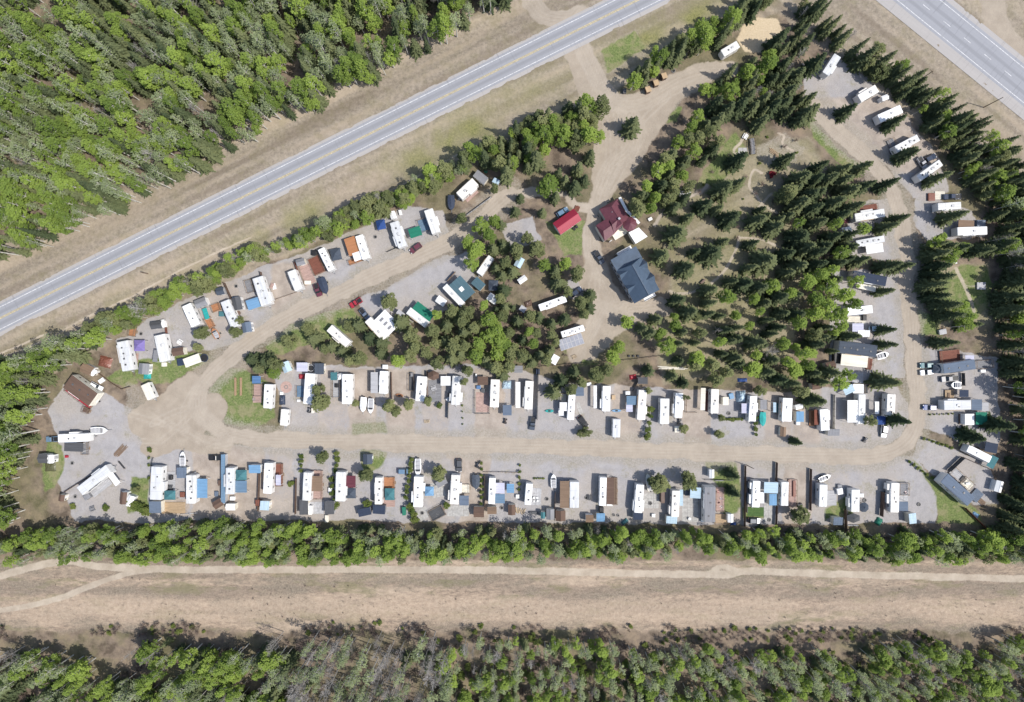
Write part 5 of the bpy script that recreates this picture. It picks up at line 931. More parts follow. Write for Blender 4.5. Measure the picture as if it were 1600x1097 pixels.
# ================================================================ LOTS OF THE ROW ABOVE THE LONG DIRT ROAD (left to right)
TR('E',762,322,750,562,84,'leftmost trailer of the row above the dirt road, beside the lawn', vents=2); CN('E',640,277,86,74,0,'blue','bright blue roof at the upper left of the leftmost upper-row trailer'); DK('E',660,380,90,120,0,'pink','pinkish grey deck under the bright blue roof', z=.35); DK('E',650,470,90,70,0,'pink','lower pinkish deck left of the leftmost upper-row trailer', rail=False, z=.2); FIRE('E',615,470,'black kettle fire pit on the lower pinkish deck',.4)
for k in range(2): BOX('E',430+55*k,345,20,180,0,'wood',['left of two long wooden garden beds on the lawn','right of two long wooden garden beds on the lawn'][k], .35,'garden_bed','garden bed')
SH('E',935,150,84,104,24,'paleblue','tilted pale blue shed above the stone fire circle'); SH('E',1095,150,108,90,0,'lavender','white-lavender roofed shed above the second upper-row trailer', flat=True, wall='white'); SH('E',1267,168,90,108,0,'slate','dark slate shed above the second upper-row trailer', flat=True); ROUND('E',1185,160,34,'lightgrey','round trampoline between the white-lavender and dark slate sheds')
TR('E',1176,213,1155,520,98,'second trailer of the upper row, half under the big pine', vents=0); TARP('E',1085,245,64,52,0,'red','red tarp left of the second upper-row trailer', 1.0); DK('E',1078,392,64,112,0,'steelblue','steel-blue deck left of the second upper-row trailer', z=.4, sides='x'); ROUND('E',938,350,58,'pink','round stone seating circle on the grass','stone_circle',.12); FIRE('E',938,350,'fire pit in the middle of the round stone seating circle'); TR('E',925,570,912,735,78,'white pointed cargo trailer parked by the dirt road below the fire circle', z=2.6, ac=False, vents=0, nose=1, name='cargo_trailer', cat='trailer'); TARP('E',890,480,60,100,0,'navy','dark cluttered heap above the white pointed cargo trailer', .9); BOX('E',890,412,30,30,0,'white','white bucket box above the dark cluttered heap', .6); BOX('E',1062,485,34,22,0,'white','white cooler left of the second upper-row trailer', .5)
ATV('E',1165,580,80,'grey','grey quad bike at the foot of the second upper-row trailer'); BOX('E',1200,585,26,50,0,'cream','cream barrel beside the grey quad bike', .9)
TR('_',542.5,584.5,542,631.5,16,'third trailer of the upper row, right of the big pine', vents=2); DK('E',1440,350,72,205,0,'lightgrey','pale grey deck left of the third upper-row trailer', z=.35); BOX('E',1438,335,34,40,0,'black','black barbecue on the pale grey deck', 1.0, 'barbecue','barbecue'); CN('E',1412,242,66,78,0,'teal','dark teal canopy at the top of the pale grey deck'); GZ('E',1470,245,56,60,10,'white','small white gazebo beside the dark teal canopy')
TR('I',382,190,373,416,84,'fourth trailer of the upper row, beside the long grey awning', vents=0); CN('I',285,306,72,208,0,'lightgrey','long light grey awning left of the fourth upper-row trailer', z=2.9); BOX('I',392,148,52,42,0,'white','white box at the trees above the fourth upper-row trailer', 1.2); BOAT('I',182,450,172,597,66,'white','left of two white boats side by side below the fourth upper-row trailer', cover='white'); BOAT('I',257,463,249,612,64,'white','right of two white boats side by side below the fourth upper-row trailer')
TR('I',760,242,742,492,98,'fifth trailer of the upper row, its lower end against the round pine', vents=2, nose=1); DK('I',655,300,46,170,0,'darkgrey','dark rack deck left of the fifth upper-row trailer', z=.4); KAYAK('I',495,425,575,440,36,'orange','orange kayak on the gravel between the fourth and fifth upper-row trailers'); BOX('I',660,225,30,40,0,'grey','grey locker above the dark rack deck', 1.2)
TR('I',1108,238,1092,528,88,'sixth trailer of the upper row, with the white square roof on its left', slides=((1,.45,3,.7),(-1,.5,2.4,.6),(1,-.7,1.8,.5)), vents=2); CN('I',996,288,98,92,0,'white','white square roof left of the sixth upper-row trailer'); GZ('I',873,235,122,94,0,'brown','brown six-sided gazebo at the trees left of the white square roof', n=6); DK('I',890,390,130,220,0,'grey','grey plank deck below the brown six-sided gazebo', z=.15, rail=False); BOX('I',1025,473,44,44,40,'white','tilted white box at the lower left of the sixth upper-row trailer', 1.1); PICNIC('I',875,360,20,'grey picnic table on the grey plank deck','lightgrey'); FIRE('I',878,408,'fire pit on the grey plank deck',.4); FN([(701,614),(700,653)],'dark plank fence hanging down from the sixth upper-row trailer',1.6,'darkgrey'); FN([(668,580),(668,620)],'dark plank fence left of the brown six-sided gazebo'); FN([(612,582),(613,623)],'dark crooked fence between the fourth and fifth upper-row trailers',1.5)
LOGS('I',808,690,34,60,90,'small log rack by the road fence of the sixth upper-row lot',5)
TR('I',1491,272,1480,552,90,'seventh trailer of the upper row, beside the fenced sand yard', vents=3); CN('I',1366,287,104,84,0,'brown','brown roof at the upper left of the seventh upper-row trailer', post='brown'); FN([px('I',1290,380),px('I',1288,612),px('I',1435,612),px('I',1437,540)],'dark rail fence round the sand yard',1.1,'darkgrey',rail=True); PLAT('I',1362,500,130,200,0,'pink','pinkish sand yard inside the dark rail fence',.04); ROUND('I',1372,385,24,'darkgrey','round dark table in the sand yard','round_table',.75); BOX('I',1325,352,44,36,0,'blue','blue cooler chest above the sand yard', .8); BOX('I',1300,232,16,30,0,'white','narrow white post box by the brown roof', 1.2)
TARP('M',75,328,92,84,0,'paleblue','pale blue and white tarp tent right of the seventh upper-row trailer', 1.6); CN('M',80,580,88,104,0,'greyblue','blue-grey carport roof below the pale blue tarp tent', z=2.6); ATV('M',60,690,80,'brown','dark brown quad bike under the blue-grey carport')
TR('M',302,288,290,572,84,'eighth trailer of the upper row, left of the long dark fence', slides=((-1,.5,3,.5),), vents=2); CN('M',187,428,46,258,0,'white','long white awning left of the eighth upper-row trailer'); CN('M',192,172,84,70,0,'grey','grey-green flat shelter at the trees above the eighth upper-row trailer'); FN([(841,577),(839,655)],'long dark double fence between the eighth and ninth upper-row trailers',2.2,'darkgrey'); BOX('M',385,195,38,54,0,'navy','dark blue cabinet at the top of the long dark double fence', 1.6); CAR('M',340,650,325,780,84,'slate','dark pickup with white box cover, nose to the dirt road','pickup'); SH('M',345,672,66,40,-4,'white','white truck-bed cover standing by the dark pickup', z=1.6, name='cargo_box', cat='box') if False else None
FN([(843,573),(905,568),(985,562),(1034,556)],'long thin fence along the edge of the woods above the row',1.5,'mid',rail=True)
TR('M',726,418,710,677,70,'ninth trailer of the upper row, under the pines', vents=2); CN('M',645,545,84,86,0,'white','white square roof left of the ninth upper-row trailer', z=3.1); CN('M',618,600,50,70,0,'white','small lower white roof left of the ninth upper-row trailer', z=2.5); DK('M',640,455,60,80,0,'cream','cream deck above the white square roof', z=.4); KAYAK('M',455,588,545,588,34,'aqua','turquoise kayak left of the ninth upper-row trailer'); CN('M',802,392,84,92,0,'greyblue','blue-grey roof between the ninth and tenth upper-row trailers'); CAR('M',808,655,868,740,74,'black','black car parked aslant by the roadside pines')
BOX('M',895,320,46,30,10,'white','white bin at the trees left of the tenth upper-row trailer', 1.0); PLAT('M',800,560,40,120,20,'concrete','curved pale stone walk right of the ninth upper-row trailer')
TR('M',1071,338,1065,592,80,'tenth trailer of the upper row, beside the narrow white awning', slides=((-1,.4,3,.6),), vents=1); CN('M',957,448,32,226,0,'white','narrow white awning left of the tenth upper-row trailer'); KAYAK('M',1120,585,1218,585,32,'sky','light blue kayak between the tenth and eleventh upper-row trailers'); TR('M',1171,668,1166,852,78,'white trailer standing by itself near the road below the tenth trailer', z=3.0, vents=0)
BOX('M',1140,452,36,46,0,'tan','tan crate right of the tenth upper-row trailer', .8)
TR('M',1432,378,1414,678,84,'eleventh trailer of the upper row, beside the blue covered deck', slides=((1,.35,2.5,.4),), vents=1); CN('M',1320,483,100,88,0,'steelblue','blue deck roof left of the eleventh upper-row trailer'); CN('M',1298,562,64,70,0,'lavender','white-lavender awning under the blue deck roof'); BOX('M',1282,410,46,36,0,'white','white box at the top of the blue deck roof', 1.2); TARP('M',1335,248,70,48,10,'red','red tarp at the trees above the eleventh upper-row trailer', .7); CN('M',1432,285,96,66,0,'darkgrey','dark grey shelter right of the red tarp'); FN([px('M',1385,280),px('M',1325,390)],'dark slanted rail fence by the dark grey shelter',1.2,'darkgrey')
TR('O',121,463,116,718,94,'twelfth trailer of the upper row, plain white without awning', vents=1); TR('O',266,408,255,655,78,'thirteenth trailer of the upper row, right beside the plain white one', slides=((-1,.3,3.2,.5),(1,0,3,.4)), vents=1); BOX('O',240,770,42,64,0,'cream','cream cart left of the dark roadside hedge', .9); ATV('O',268,695,80,'darkgrey','dark quad bike above the cream cart')
FN([px('O',330,460),px('O',328,600),px('O',430,600)],'low brown rail fence right of the thirteenth upper-row trailer',.9,'mid',rail=True)
TR('O',621,368,615,613,80,'fourteenth trailer of the upper row, right of the orange-white deck roof', vents=1, nose=1); CN('O',501,470,46,222,-2,'cream','narrow cream and orange deck roof left of the fourteenth upper-row trailer'); DK('O',552,490,56,200,0,'redbrown','dark red-brown deck between the narrow roof and the fourteenth trailer', z=.4, sides='')
TR('O',1006,438,990,692,74,'fifteenth trailer of the upper row, above the row of small shrubs', slides=((1,-.1,3,.5),), vents=2); SH('O',728,490,60,80,0,'cream','small cream shed left of the fifteenth upper-row trailer', flat=True); TARP('O',900,447,94,118,0,'paleblue','blue and white patterned tarp shelter above the fifteenth lot', 2.0); CN('O',926,562,80,98,0,'lavender','grey-lavender awning left of the fifteenth upper-row trailer'); SH('O',1106,525,68,98,0,'grey','grey-brown shed right of the fifteenth upper-row trailer', flat=True); BOAT('O',1095,600,1092,738,64,'aqua','turquoise boat right of the fifteenth upper-row trailer', cover='aqua'); TARP('O',900,280,100,40,0,'deepblue','bright blue tarp at the trees above the patterned tarp shelter', .8); BOX('O',785,440,44,56,15,'sky','light blue box by the small cream shed', .9); FIRE('O',758,612,'black fire ring on the gravel of the fifteenth upper-row lot')
TR('O',1346,458,1334,693,100,'sixteenth trailer of the upper row, beside the teal deck', vents=0); DK('O',1250,560,60,104,0,'teal','teal deck left of the sixteenth upper-row trailer', z=.4); CN('O',1216,552,28,98,0,'paleblue','thin pale blue awning left of the teal deck'); SH('O',1460,545,74,48,15,'white','tilted white shed above the blue shed between two upper-row trailers', wall='white'); SH('O',1470,645,78,104,0,'sky','blue shed between the sixteenth and seventeenth upper-row trailers', flat=True); BOX('O',1450,710,38,36,0,'white','white tank in front of the blue shed', .9); SH('O',1302,795,58,94,-3,'mid','small brown gable-roofed wagon shed near the road', z=2.0)
TR('W',176,633,190,847,88,'seventeenth trailer of the upper row, beside the orange deck', slides=((1,-.4,3,.6),), vents=1); DK('W',57,722,58,155,0,'orange','orange deck left of the seventeenth upper-row trailer', z=.4); CN('W',105,715,46,150,0,'redbrown','dark brown awning between the orange deck and the seventeenth trailer', post='brown'); SH('W',275,866,116,68,0,'grey','grey-brown shed below the seventeenth upper-row trailer', flat=True)
TR('W',556,484,552,780,72,'eighteenth trailer of the upper row, under the large white roof', vents=1); CN('W',468,655,112,222,0,'white','large white roof left of the eighteenth upper-row trailer', z=3.3); CN('W',520,430,104,92,0,'white','white porch roof above the eighteenth upper-row trailer'); CN('W',425,440,104,76,25,'paleblue','pale blue tilted awning left of the white porch roof'); DK('W',592,430,40,90,0,'darkgrey','dark pergola deck right of the white porch roof', z=.5)
TR('W',849,483,840,712,86,'nineteenth trailer of the upper row, in the bend of the road', vents=4); CN('W',706,620,38,124,0,'white','narrow white awning left of the trailer in the road bend'); DK('W',755,600,60,150,0,'grey','grey deck left of the trailer in the road bend', z=.3); CN('W',748,745,84,84,0,'deepblue','deep blue canopy below the grey deck in the road bend', z=2.4); CAR('W',790,790,780,918,60,'white','white car below the deep blue canopy in the road bend')
ATV('W',590,940,60,'grey','grey quad bike alone on the gravel beside the bend'); FN([px('W',268,490),px('W',262,840)],'pale fence left of the large white roof',1.3,'cream')

# ================================================================ LOTS AT THE LEFT END AND ALONG THE HIGHWAY HEDGE
e = TR('B',285,290,545,478,158,'brown-roofed park home with red deck on the pale gravel at the far left', z=4.0, roof=roofm('brown'), side=pm('cream', .6), name='park_home', cat='mobile home', vents=3, ac=False, tongue=0)
DK('B',400,455,300,46,-37,'red','red deck along the front of the brown-roofed park home', z=.45); CAR('B',510,318,618,375,68,'white','white car behind the brown-roofed park home'); BOAT('B',540,500,600,420,80,'white','white boat at the right end of the brown-roofed park home'); DK('B',475,578,64,54,-20,'brown','small brown platform below the brown-roofed park home', z=.6, rail=True)
TR('B',1056,318,1125,466,88,'cream cargo trailer parked at the end of the left dirt loop', z=2.7, roof=roofm('cream'), name='cargo_trailer', vents=0, ac=False); SH('B',475,175,120,95,-25,'mid','brown-roofed shed with white side at the left forest edge', wall='white'); SH('B',540,200,70,50,50,'white','small white lean-to beside the brown-roofed shed at the left forest edge', z=2.3); BOX('B',625,285,60,40,35,'white','white long chest on the grass right of the white lean-to', .8); TARP('B',648,100,130,110,-15,'redbrown','rusty brush pile left of the leftmost hedge-row trailer', 1.0, 'brush_pile', 'pile'); FN([px('B',560,170),px('B',740,310),px('B',840,370),px('B',920,345)],'crooked brown fence running down from the white lean-to',1.0,'mid')
BOAT('B',525,785,690,780,74,'white','white open boat on the gravel right of the blue truck trailer lot', trailer=True)
TR('B',192,862,492,852,82,'white trailer at the far left with the dark covered deck below it', vents=1, slides=((1,.0,3,.5),)); CN('B',348,948,190,88,-2,'darkgrey','dark deck roof below the white trailer at the far left'); DK('B',470,960,60,120,0,'grey','grey railed deck right of the dark deck roof', z=.4); CAR('B',185,868,68,872,80,'steelblue','blue pickup at the far left end of the white trailer','pickup')
SH('C',40,170,100,95,0,'darkgrey','dark grey shed at the far left on the lawn', wall='white'); SH('C',112,175,62,84,0,'white','white shed joined to the dark grey one on the far left lawn', wall='white')
TARP('C',110,255,110,90,0,'olive','dark green tarp below the two sheds on the far left lawn', .5); BOX('C',275,150,30,24,0,'red','small red box at the edge of the far left lawn', .6)
TR('C',408,498,695,272,98,'long white trailer lying aslant on the pale gravel at the lower left', vents=0, slides=((1,.3,3.5,.5),)); CN('C',742,362,62,165,37,'white','white awning at the right end of the aslant white trailer'); DK('C',610,440,230,120,38,'lightgrey','pale deck below the aslant white trailer', rail=False, z=.3); BOX('C',478,550,66,56,35,'grey','grey square box at the lower end of the aslant white trailer', 1.4); SH('C',840,565,66,122,-6,'brown','brown shed with white right side at the lower left gravel', wall='white'); SH('C',905,590,70,110,-25,'white','white lean-to right of the brown shed at the lower left gravel', z=2.3, wall='white'); SH('C',225,562,58,66,-10,'brown','small dark brown shed at the left forest edge near the aslant trailer', z=2.3); PICNIC('C',530,672,20,'picnic table on the gravel below the aslant white trailer','grey'); FIRE('C',365,548,'fire pit left of the aslant white trailer'); FIRE('C',335,215,'fire pit on the open pale gravel at the far left')
FN([px('C',270,500),px('C',650,258)],'long low dark fence along the aslant white trailer',1.0,'brown')
LOGS('C',815,90,150,60,45,'pile of brown branches on the pale gravel',7,pm('mid'))
TR('_',190.5,533,199.5,579,17.5,'leftmost trailer below the highway hedge, right of the rusty brush pile', vents=4, slides=((-1,-.2,6,.6),)); GZ('A',1000,1020,106,110,0,'purple','purple tent canopy between the two leftmost hedge-row trailers'); SH('B',1040,168,104,108,-5,'grey','grey and white shed at the lower right of the leftmost hedge-row trailer', wall='white'); TARP('B',1072,240,76,62,0,'aqua','turquoise tarp at the foot of the grey and white shed', .8); DK('B',950,60,90,100,-5,'pink','pinkish deck right of the leftmost hedge-row trailer', rail=False, z=.2)
TR('_',248.5,523,257.5,564.5,17,'second trailer below the highway hedge, right of the purple tent', vents=0); CN('B',1165,40,50,120,-8,'grey','grey awning left of the second hedge-row trailer'); SH('A',1168,816,112,72,8,'darkgrey','dark grey shed with white right end against the hedge', wall='white'); BOX('A',1238,800,34,80,10,'white','white locker right of the dark grey hedge shed', 1.6); DK('A',936,880,60,90,-10,'orange','small orange-brown play deck at the hedge', z=.8); FIRE('A',1020,902,'fire pit on the gravel above the purple tent'); BOX('B',1250,125,50,40,0,'cream','cream bin below the second hedge-row trailer', .6)
TR('_',290.5,476,305.5,509,14.5,'third trailer below the highway hedge, its lower end at the round pine', vents=1); SH('A',1385,1080,116,78,8,'brown','brown shed below the third hedge-row trailer'); BOX('B',1412,100,66,72,8,'navy','navy square bin under the brown shed', 1.4); CN('B',1530,85,170,90,20,'cream','cream long flat roof right of the navy square bin', z=2.2); ROUND('E',122,60,40,'navy','round dark trampoline on the grass near the left dirt bend'); PICNIC('A',1405,985,-30,'white picnic table left of the third hedge-row trailer','white'); FN([px('A',1275,770),px('A',1300,1000)],'reddish plank fence between the second and third hedge-row trailers',1.4,'redbrown')
TR('D',322,573,432,838,88,'fourth trailer below the highway hedge, beside the orange deck and boat', vents=2); DK('D',240,642,84,76,20,'orange','upper orange deck left of the fourth hedge-row trailer', z=.4); DK('D',178,792,110,66,-60,'orange','lower orange deck with curved end, left of the fourth hedge-row trailer', z=.4); CN('D',136,702,48,110,18,'aqua','narrow turquoise awning left of the upper orange deck', z=2.4); BOX('D',292,705,50,50,0,'teal','teal tub beside the fourth hedge-row trailer', .9,'hot_tub','tub'); BOAT('D',260,945,210,850,66,'orange','orange boat at the foot of the orange deck'); SH('D',275,476,78,74,12,'slate','dark slate shed at the hedge above the fourth trailer', wall='lightgrey'); SH('D',82,592,116,84,22,'grey','grey shed with white front at the hedge above the orange decks', wall='white')
TR('D',648,338,738,614,106,'fifth trailer below the highway hedge, with the sky blue roof', vents=3, slides=((1,.5,3,.6),)); CN('D',607,602,128,100,18,'sky','sky blue roof at the lower left of the fifth hedge-row trailer', z=3.0); SH('D',442,602,90,132,12,'darkgrey','dark grey shed with white right side, left of the sky blue roof', wall='white'); BOX('D',428,550,54,34,8,'sky','small sky blue box on top end of the dark grey shed', 1.5); SH('D',540,838,92,100,10,'greyblue','blue-grey shed with white right side near the left dirt road', wall='white'); ROUND('D',458,697,26,'brown','dark round tub below the dark grey shed','round_tub',.8); DK('D',575,430,70,130,15,'grey','grey railed deck left of the fifth hedge-row trailer', z=.4); FIRE('D',438,428,'fire pit on the gravel left of the fifth hedge-row trailer')
TR('D',986,272,1062,465,84,'sixth trailer below the highway hedge, alone on its gravel lot', vents=0); PICNIC('D',800,425,70,'pinkish white picnic table left of the sixth hedge-row trailer','pink'); BOX('D',815,430,34,60,12,'white','white bench box beside the pinkish picnic table', .7); FN([px('D',780,580),px('D',1075,480)],'low rail fence with weeds below the sixth hedge-row trailer',.8,'mid',rail=True); FN([px('D',695,290),px('D',720,400)],'dark short fence left of the sixth hedge-row lot'); FN([px('D',335,400),px('D',410,570)],'dark plank fence between the fourth and fifth hedge-row lots')
TR('D',1282,52,1388,268,70,'seventh trailer below the highway hedge, beside the big brown deck', vents=4); DK('D',1245,222,118,175,24,'redbrown','big red-brown deck left of the seventh hedge-row trailer', z=.5); GZ('D',1430,110,104,118,12,'slate','dark slate gazebo right of the seventh hedge-row trailer'); CAR('D',1225,405,1270,525,74,'maroon','dark maroon pickup beside the navy covered boat','pickup'); BOAT('D',1285,345,1340,505,84,'navy','navy covered boat right of the dark maroon pickup', cover='navy'); SH('D',1078,185,86,64,15,'grey','grey shed at the hedge left of the big red-brown deck'); DK('D',1150,310,110,200,20,'pink','pale pinkish deck left of the big red-brown deck', z=.2, sides='x'); BOX('D',1150,392,64,38,0,'cream','cream chest at the foot of the pale pinkish deck', .9); BOX('D',1215,95,50,56,0,'black','black smoker at the top of the big red-brown deck', 1.2); FN([px('D',1030,190),px('D',1105,395)],'reddish fence along the pale pinkish deck',1.5,'redbrown')
TR('_',560.5,367.5,572,404,12.5,'eighth trailer below the highway hedge, with orange and white roofs', vents=2); CN('G',62,985,112,180,18,'orange','orange roof left of the eighth hedge-row trailer', post='brown'); CN('H',130,125,112,84,18,'white','white roof at the lower left of the eighth hedge-row trailer', z=2.9); DK('H',100,175,140,50,20,'orange','orange-brown deck edge under the white roof of the eighth trailer', z=.4)
TR('G',480,742,568,992,90,'ninth trailer below the highway hedge, left of the green roof', slides=((-1,.4,3.4,.6),(1,-.2,3,.5)), vents=3); GZ('G',350,770,88,96,12,'deepblue','deep blue gazebo at the hedge left of the ninth trailer'); SH('G',470,676,58,76,20,'white','small white shed at the hedge above the ninth trailer', wall='white'); BOX('G',543,648,28,52,15,'white','white canister box right of the small white hedge shed', 1.0); FN([px('G',415,1045),px('G',520,1000)],'low dark fence at the foot of the ninth hedge-row trailer',.8,'darkgrey')
FIRE('G',295,893,'fire pit on the gravel pad below the deep blue gazebo')
TR('G',822,618,902,852,90,'tenth trailer below the highway hedge, with blue deck and green roof', vents=0, slides=((1,.1,3,.5),)); DK('G',782,780,100,130,18,'steelblue','blue deck between the green roof and the tenth hedge-row trailer', z=.4); CN('G',692,845,122,96,18,'green','green roof at the left of the blue deck', z=2.9); CAR('G',745,965,645,1040,58,'maroon','dark red car on the dirt below the green roof')
TR('G',1292,338,1130,488,92,'eleventh trailer, farthest right under the highway hedge, beside the dark boat', slides=((1,-.3,3,.5),), vents=1); BOAT('G',1050,480,1055,628,72,'navy','dark covered boat at the left end of the farthest right hedge trailer', cover='navy'); SH('G',1345,297,138,80,-38,'grey','grey-brown shed roof at the right end of the farthest right hedge trailer', flat=True); DK('G',1230,455,150,120,42,'pink','pinkish deck below the farthest right hedge trailer', rail=False, z=.2); CN('G',1500,338,70,50,-30,'paleblue','pale awning at the pine right of the farthest right hedge trailer'); FN([px('G',1205,685),px('G',1455,500)],'long pale fence right of the lone round pine',1.2,'lightgrey'); ROUND('G',1398,242,18,'green','small round green tank at the hedge','round_tank',.8)

# ================================================================ LOTS INSIDE THE LOOP
TR('D',1365,842,1555,1008,84,'white trailer among the pines below the left dirt road', slides=((-1,.0,3,.5),), vents=1); 
TR('H',218,758,392,948,82,'white trailer under the big white stepped roof inside the loop', vents=0); wr = CN('H',405,795,210,170,-45,'white','big white roof with skylights joined to the trailer inside the loop', z=3.4)
for k in (-1, 0, 1): MB().box((1.9*k, -.3, 3.4), (.75, 1.5, .22)).build('skylight', pm('grey', .3), wr)
CAR('H',150,660,225,755,84,'greyblue','silver-blue pickup with cover above the big white stepped roof','pickup'); CAR('H',150,560,45,625,64,'red','bright red pickup parked at the edge of the left dirt road','pickup')
TR('H',622,668,812,812,78,'white trailer beside the dark green roof inside the loop', vents=0); CN('H',768,690,215,118,-38,'green','dark green roof along the trailer inside the loop', z=3.3, gab=False); SH('H',545,700,76,50,-38,'lightgrey','small light grey shed left of the dark green roof', flat=True); FN([px('H',560,690),px('H',690,830)],'brown rail fence along the green-roofed trailer',1.0,'mid',rail=True); SH('H',950,575,98,74,-35,'white','small white shed on the gravel between the green roof and the slate roof', wall='white')
TR('H',985,423,1166,612,58,'narrow white trailer along the big slate roof inside the loop', vents=0); sr = CN('H',1155,458,225,165,-48,'cabin','big slate roof with a skylight, right of the narrow white trailer', z=3.4); MB().box((0, 0, 3.42), (1.5, 1.4, .2)).build('skylight', pm('white', .3), sr); SH('H',1322,405,118,88,-42,'cabin','grey-blue shed right of the big slate roof', flat=True); GZ('H',1472,420,96,104,0,'slate','dark gazebo in the trees right of the grey-blue shed'); SH('H',1465,552,104,78,-35,'white','white shed in the trees below the dark gazebo', wall='white'); FN([px('H',1095,290),px('H',1015,380)],'brown fence above the big slate roof',1.5,'mid')
TR('H',1452,135,1330,308,68,'white trailer among the trees above the big slate roof', vents=0)
SH('L',200,190,72,102,-28,'paleblue','pale teal shed in the trees near the middle of the loop', wall='lightgrey'); SH('L',230,362,90,56,35,'white','small white shed in the trees below the pale teal one', wall='white'); TR('L',398,645,666,550,70,'white trailer among pines left of the dirt yard of the navy-roofed building', vents=2); TARP('L',290,600,80,60,20,'brown','brown covered heap left of the trailer among pines', .8); SH('L',235,655,64,56,-35,'lightgrey','light grey shed below the brown covered heap', flat=True); CAR('L',735,510,808,460,60,'navy','dark car half under the trees at the end of the gravel spur')
TR('L',620,912,846,842,64,'white trailer with four small vents beside the striped solar deck', vents=4)
def solar():
    x, y, L, W, a = line_geom('L', 600, 1022, 832, 945, 112, 2.6); e = thing('solar_canopy', 'striped canopy of dark panels below the white trailer near the clearing', 'canopy', x, y, 0, a)
    MB().box((0, 0, 2.5), (L, W, .1)).build('frame', pm('lightgrey'), e); n = 6; me = shared('solar_panel', lambda: MB().box((0, 0, 0), (1, 1, .05)), mat('solar_glass', (.30, .31, .35), .5, spec=.3))
    for i in range(n):
        for j in range(2): put('panel', me, e, (-L/2 + (i+.5)*L/n, (-.25+.5*j)*W, 2.59), 0, (L/n - .3, W/2 - .25, 1))
    for sx in (-1, 1):
        for sy in (-1, 1): MB().box((sx*(L/2-.15), sy*(W/2-.15), 1.22), (.1, .1, 2.44)).build('post', pm('lightgrey'), e)
solar()
CN('M',553,75,92,70,60,'white','white bent canopy at the trees above the ninth upper-row trailer', z=2.4)
LOGS('O',190,160,290,26,-2,'long pile of pale split logs at the edge of the woods',4,pm('cream'))
LOGS('M',750,45,50,40,30,'small log pile on the grass below the striped solar deck',4)
for k, a_ in enumerate((1295,1340,1385)): BOX('M',a_,40,22,22,0,'black',['left of three dark stumps by the long thin fence','middle of three dark stumps by the long thin fence','right of three dark stumps by the long thin fence'][k],.5,'tree_stump','stump')
# the park with the footbridge
def bridge():
    x, y, L, W, a = line_geom('Q', 988, 420, 1003, 578, 42, .8); e = thing('footbridge', 'grey wooden footbridge with dark railings in the park', 'bridge', x, y, 0, a); m = mat('grey_planks', (.28, .28, .29), .8, var=.2); n = int(L/.42)
    for k in range(n): put('plank', shared('bridge_plank', lambda: MB().box((0, 0, 0), (.38, 1, .06)), m), e, (-L/2 + (k+.5)*L/n, 0, .62 + .25*math.sin(math.pi*(k+.5)/n)), 0, (1, W, 1))
    for s_ in (-1, 1):
        MB().box((0, s_*(W/2+.05), 1.45), (L, .1, .1)).box((0, s_*(W/2+.05), .5), (L, .14, .25)).build('railing', M_POST, e)
        for k in range(5): MB().box((-L/2 + .1 + (L-.2)*k/4, s_*(W/2+.05), .72), (.1, .1, 1.44)).build('rail_post', M_POST, e)
bridge()
PLAT('Q',895,560,90,90,0,'concrete','round grey stone patio left of the footbridge'); SH('Q',315,945,120,80,25,'lightgrey','light grey garden shed at the edge of the tree belt', z=2.4, wall='white'); PICNIC('Q',925,400,60,'white picnic table above the footbridge','white'); LOGS('Q',1215,565,130,50,-35,'pale driftwood logs right of the footbridge',4,pm('tan')); BOX('R',1270,215,40,20,60,'redbrown','red-brown wooden bench at the end of the star path', .8,'bench','bench'); BOX('R',500,890,60,20,45,'brown','dark wooden bench by the curved footpath', .8,'bench','bench')
T('redbush','Q',1190,775,45,1.8,'round dark red shrub in the park below the footbridge')
# the entrance
for k, (a_, b_) in enumerate(((639,417),(677,386),(715,353))):
    SH('c',a_,b_,25,26,20,'tan',['lowest left of three small wooden shelters by the entrance trees','middle of three small wooden shelters by the entrance trees','upper right of three small wooden shelters by the entrance trees'][k],z=2.2,wall='brown',flat=True,name='wooden_shelter',cat='shelter')
FIRE('c',756,331,'black fire ring right of the three wooden shelters',.6); TR('c',985,250,1061,205,36,'white bus-like trailer beside the sandy patch near the entrance', nose=1, vents=1)
BOX('c',528,425,16,20,0,'darkgrey','dark sign board box under the entrance spruces',1.2)
POLE('d',690,388,9,'utility pole on the verge of the upper right highway'); POLE('d',1010,503,8,'second utility pole on the verge of the upper right highway, nearer the road',False); POLE('_',232,428,4,'short utility post on the dry verge of the left highway',False); POLE('P',936,235,6,'utility pole at the road end of the long dark plank fence',False); 
# ================================================================ LOTS ON THE RIGHT
TR('d',328,258,270,347,37,'topmost right trailer, standing alone at the end of the right-hand lots', slides=((1,.2,3,.5),), vents=1, nose=1); TR('d',428,462,512,412,40,'second trailer from the top on the right, under the dark spruce row', slides=((1,-.2,3,.6),), vents=1); TR('d',520,556,627,508,40,'third trailer from the top on the right, white and streaked', vents=0); TR('d',600,700,706,643,35,'fourth trailer from the top on the right, with the dark truck at its lower end', vents=4); TR('d',705,836,812,760,34,'fifth trailer from the top on the right, beside two dark vehicles', vents=4)
SH('d',550,456,32,24,20,'white','small white shed between the second and third right-hand trailers', wall='white'); CAR('d',610,690,585,706,28,'navy','dark truck at the lower end of the fourth right-hand trailer','pickup') if False else None
DK('d',578,672,32,40,25,'grey','grey deck left of the fourth right-hand trailer', z=.4); CAR('d',715,742,740,780,32,'lightgrey','silver pickup beside the fifth right-hand trailer','pickup'); CAR('d',745,748,785,728,34,'navy','dark blue car above the silver pickup'); BOX('d',595,703,26,24,20,'navy','navy tank at the lower end of the fourth right-hand trailer', 1.5)
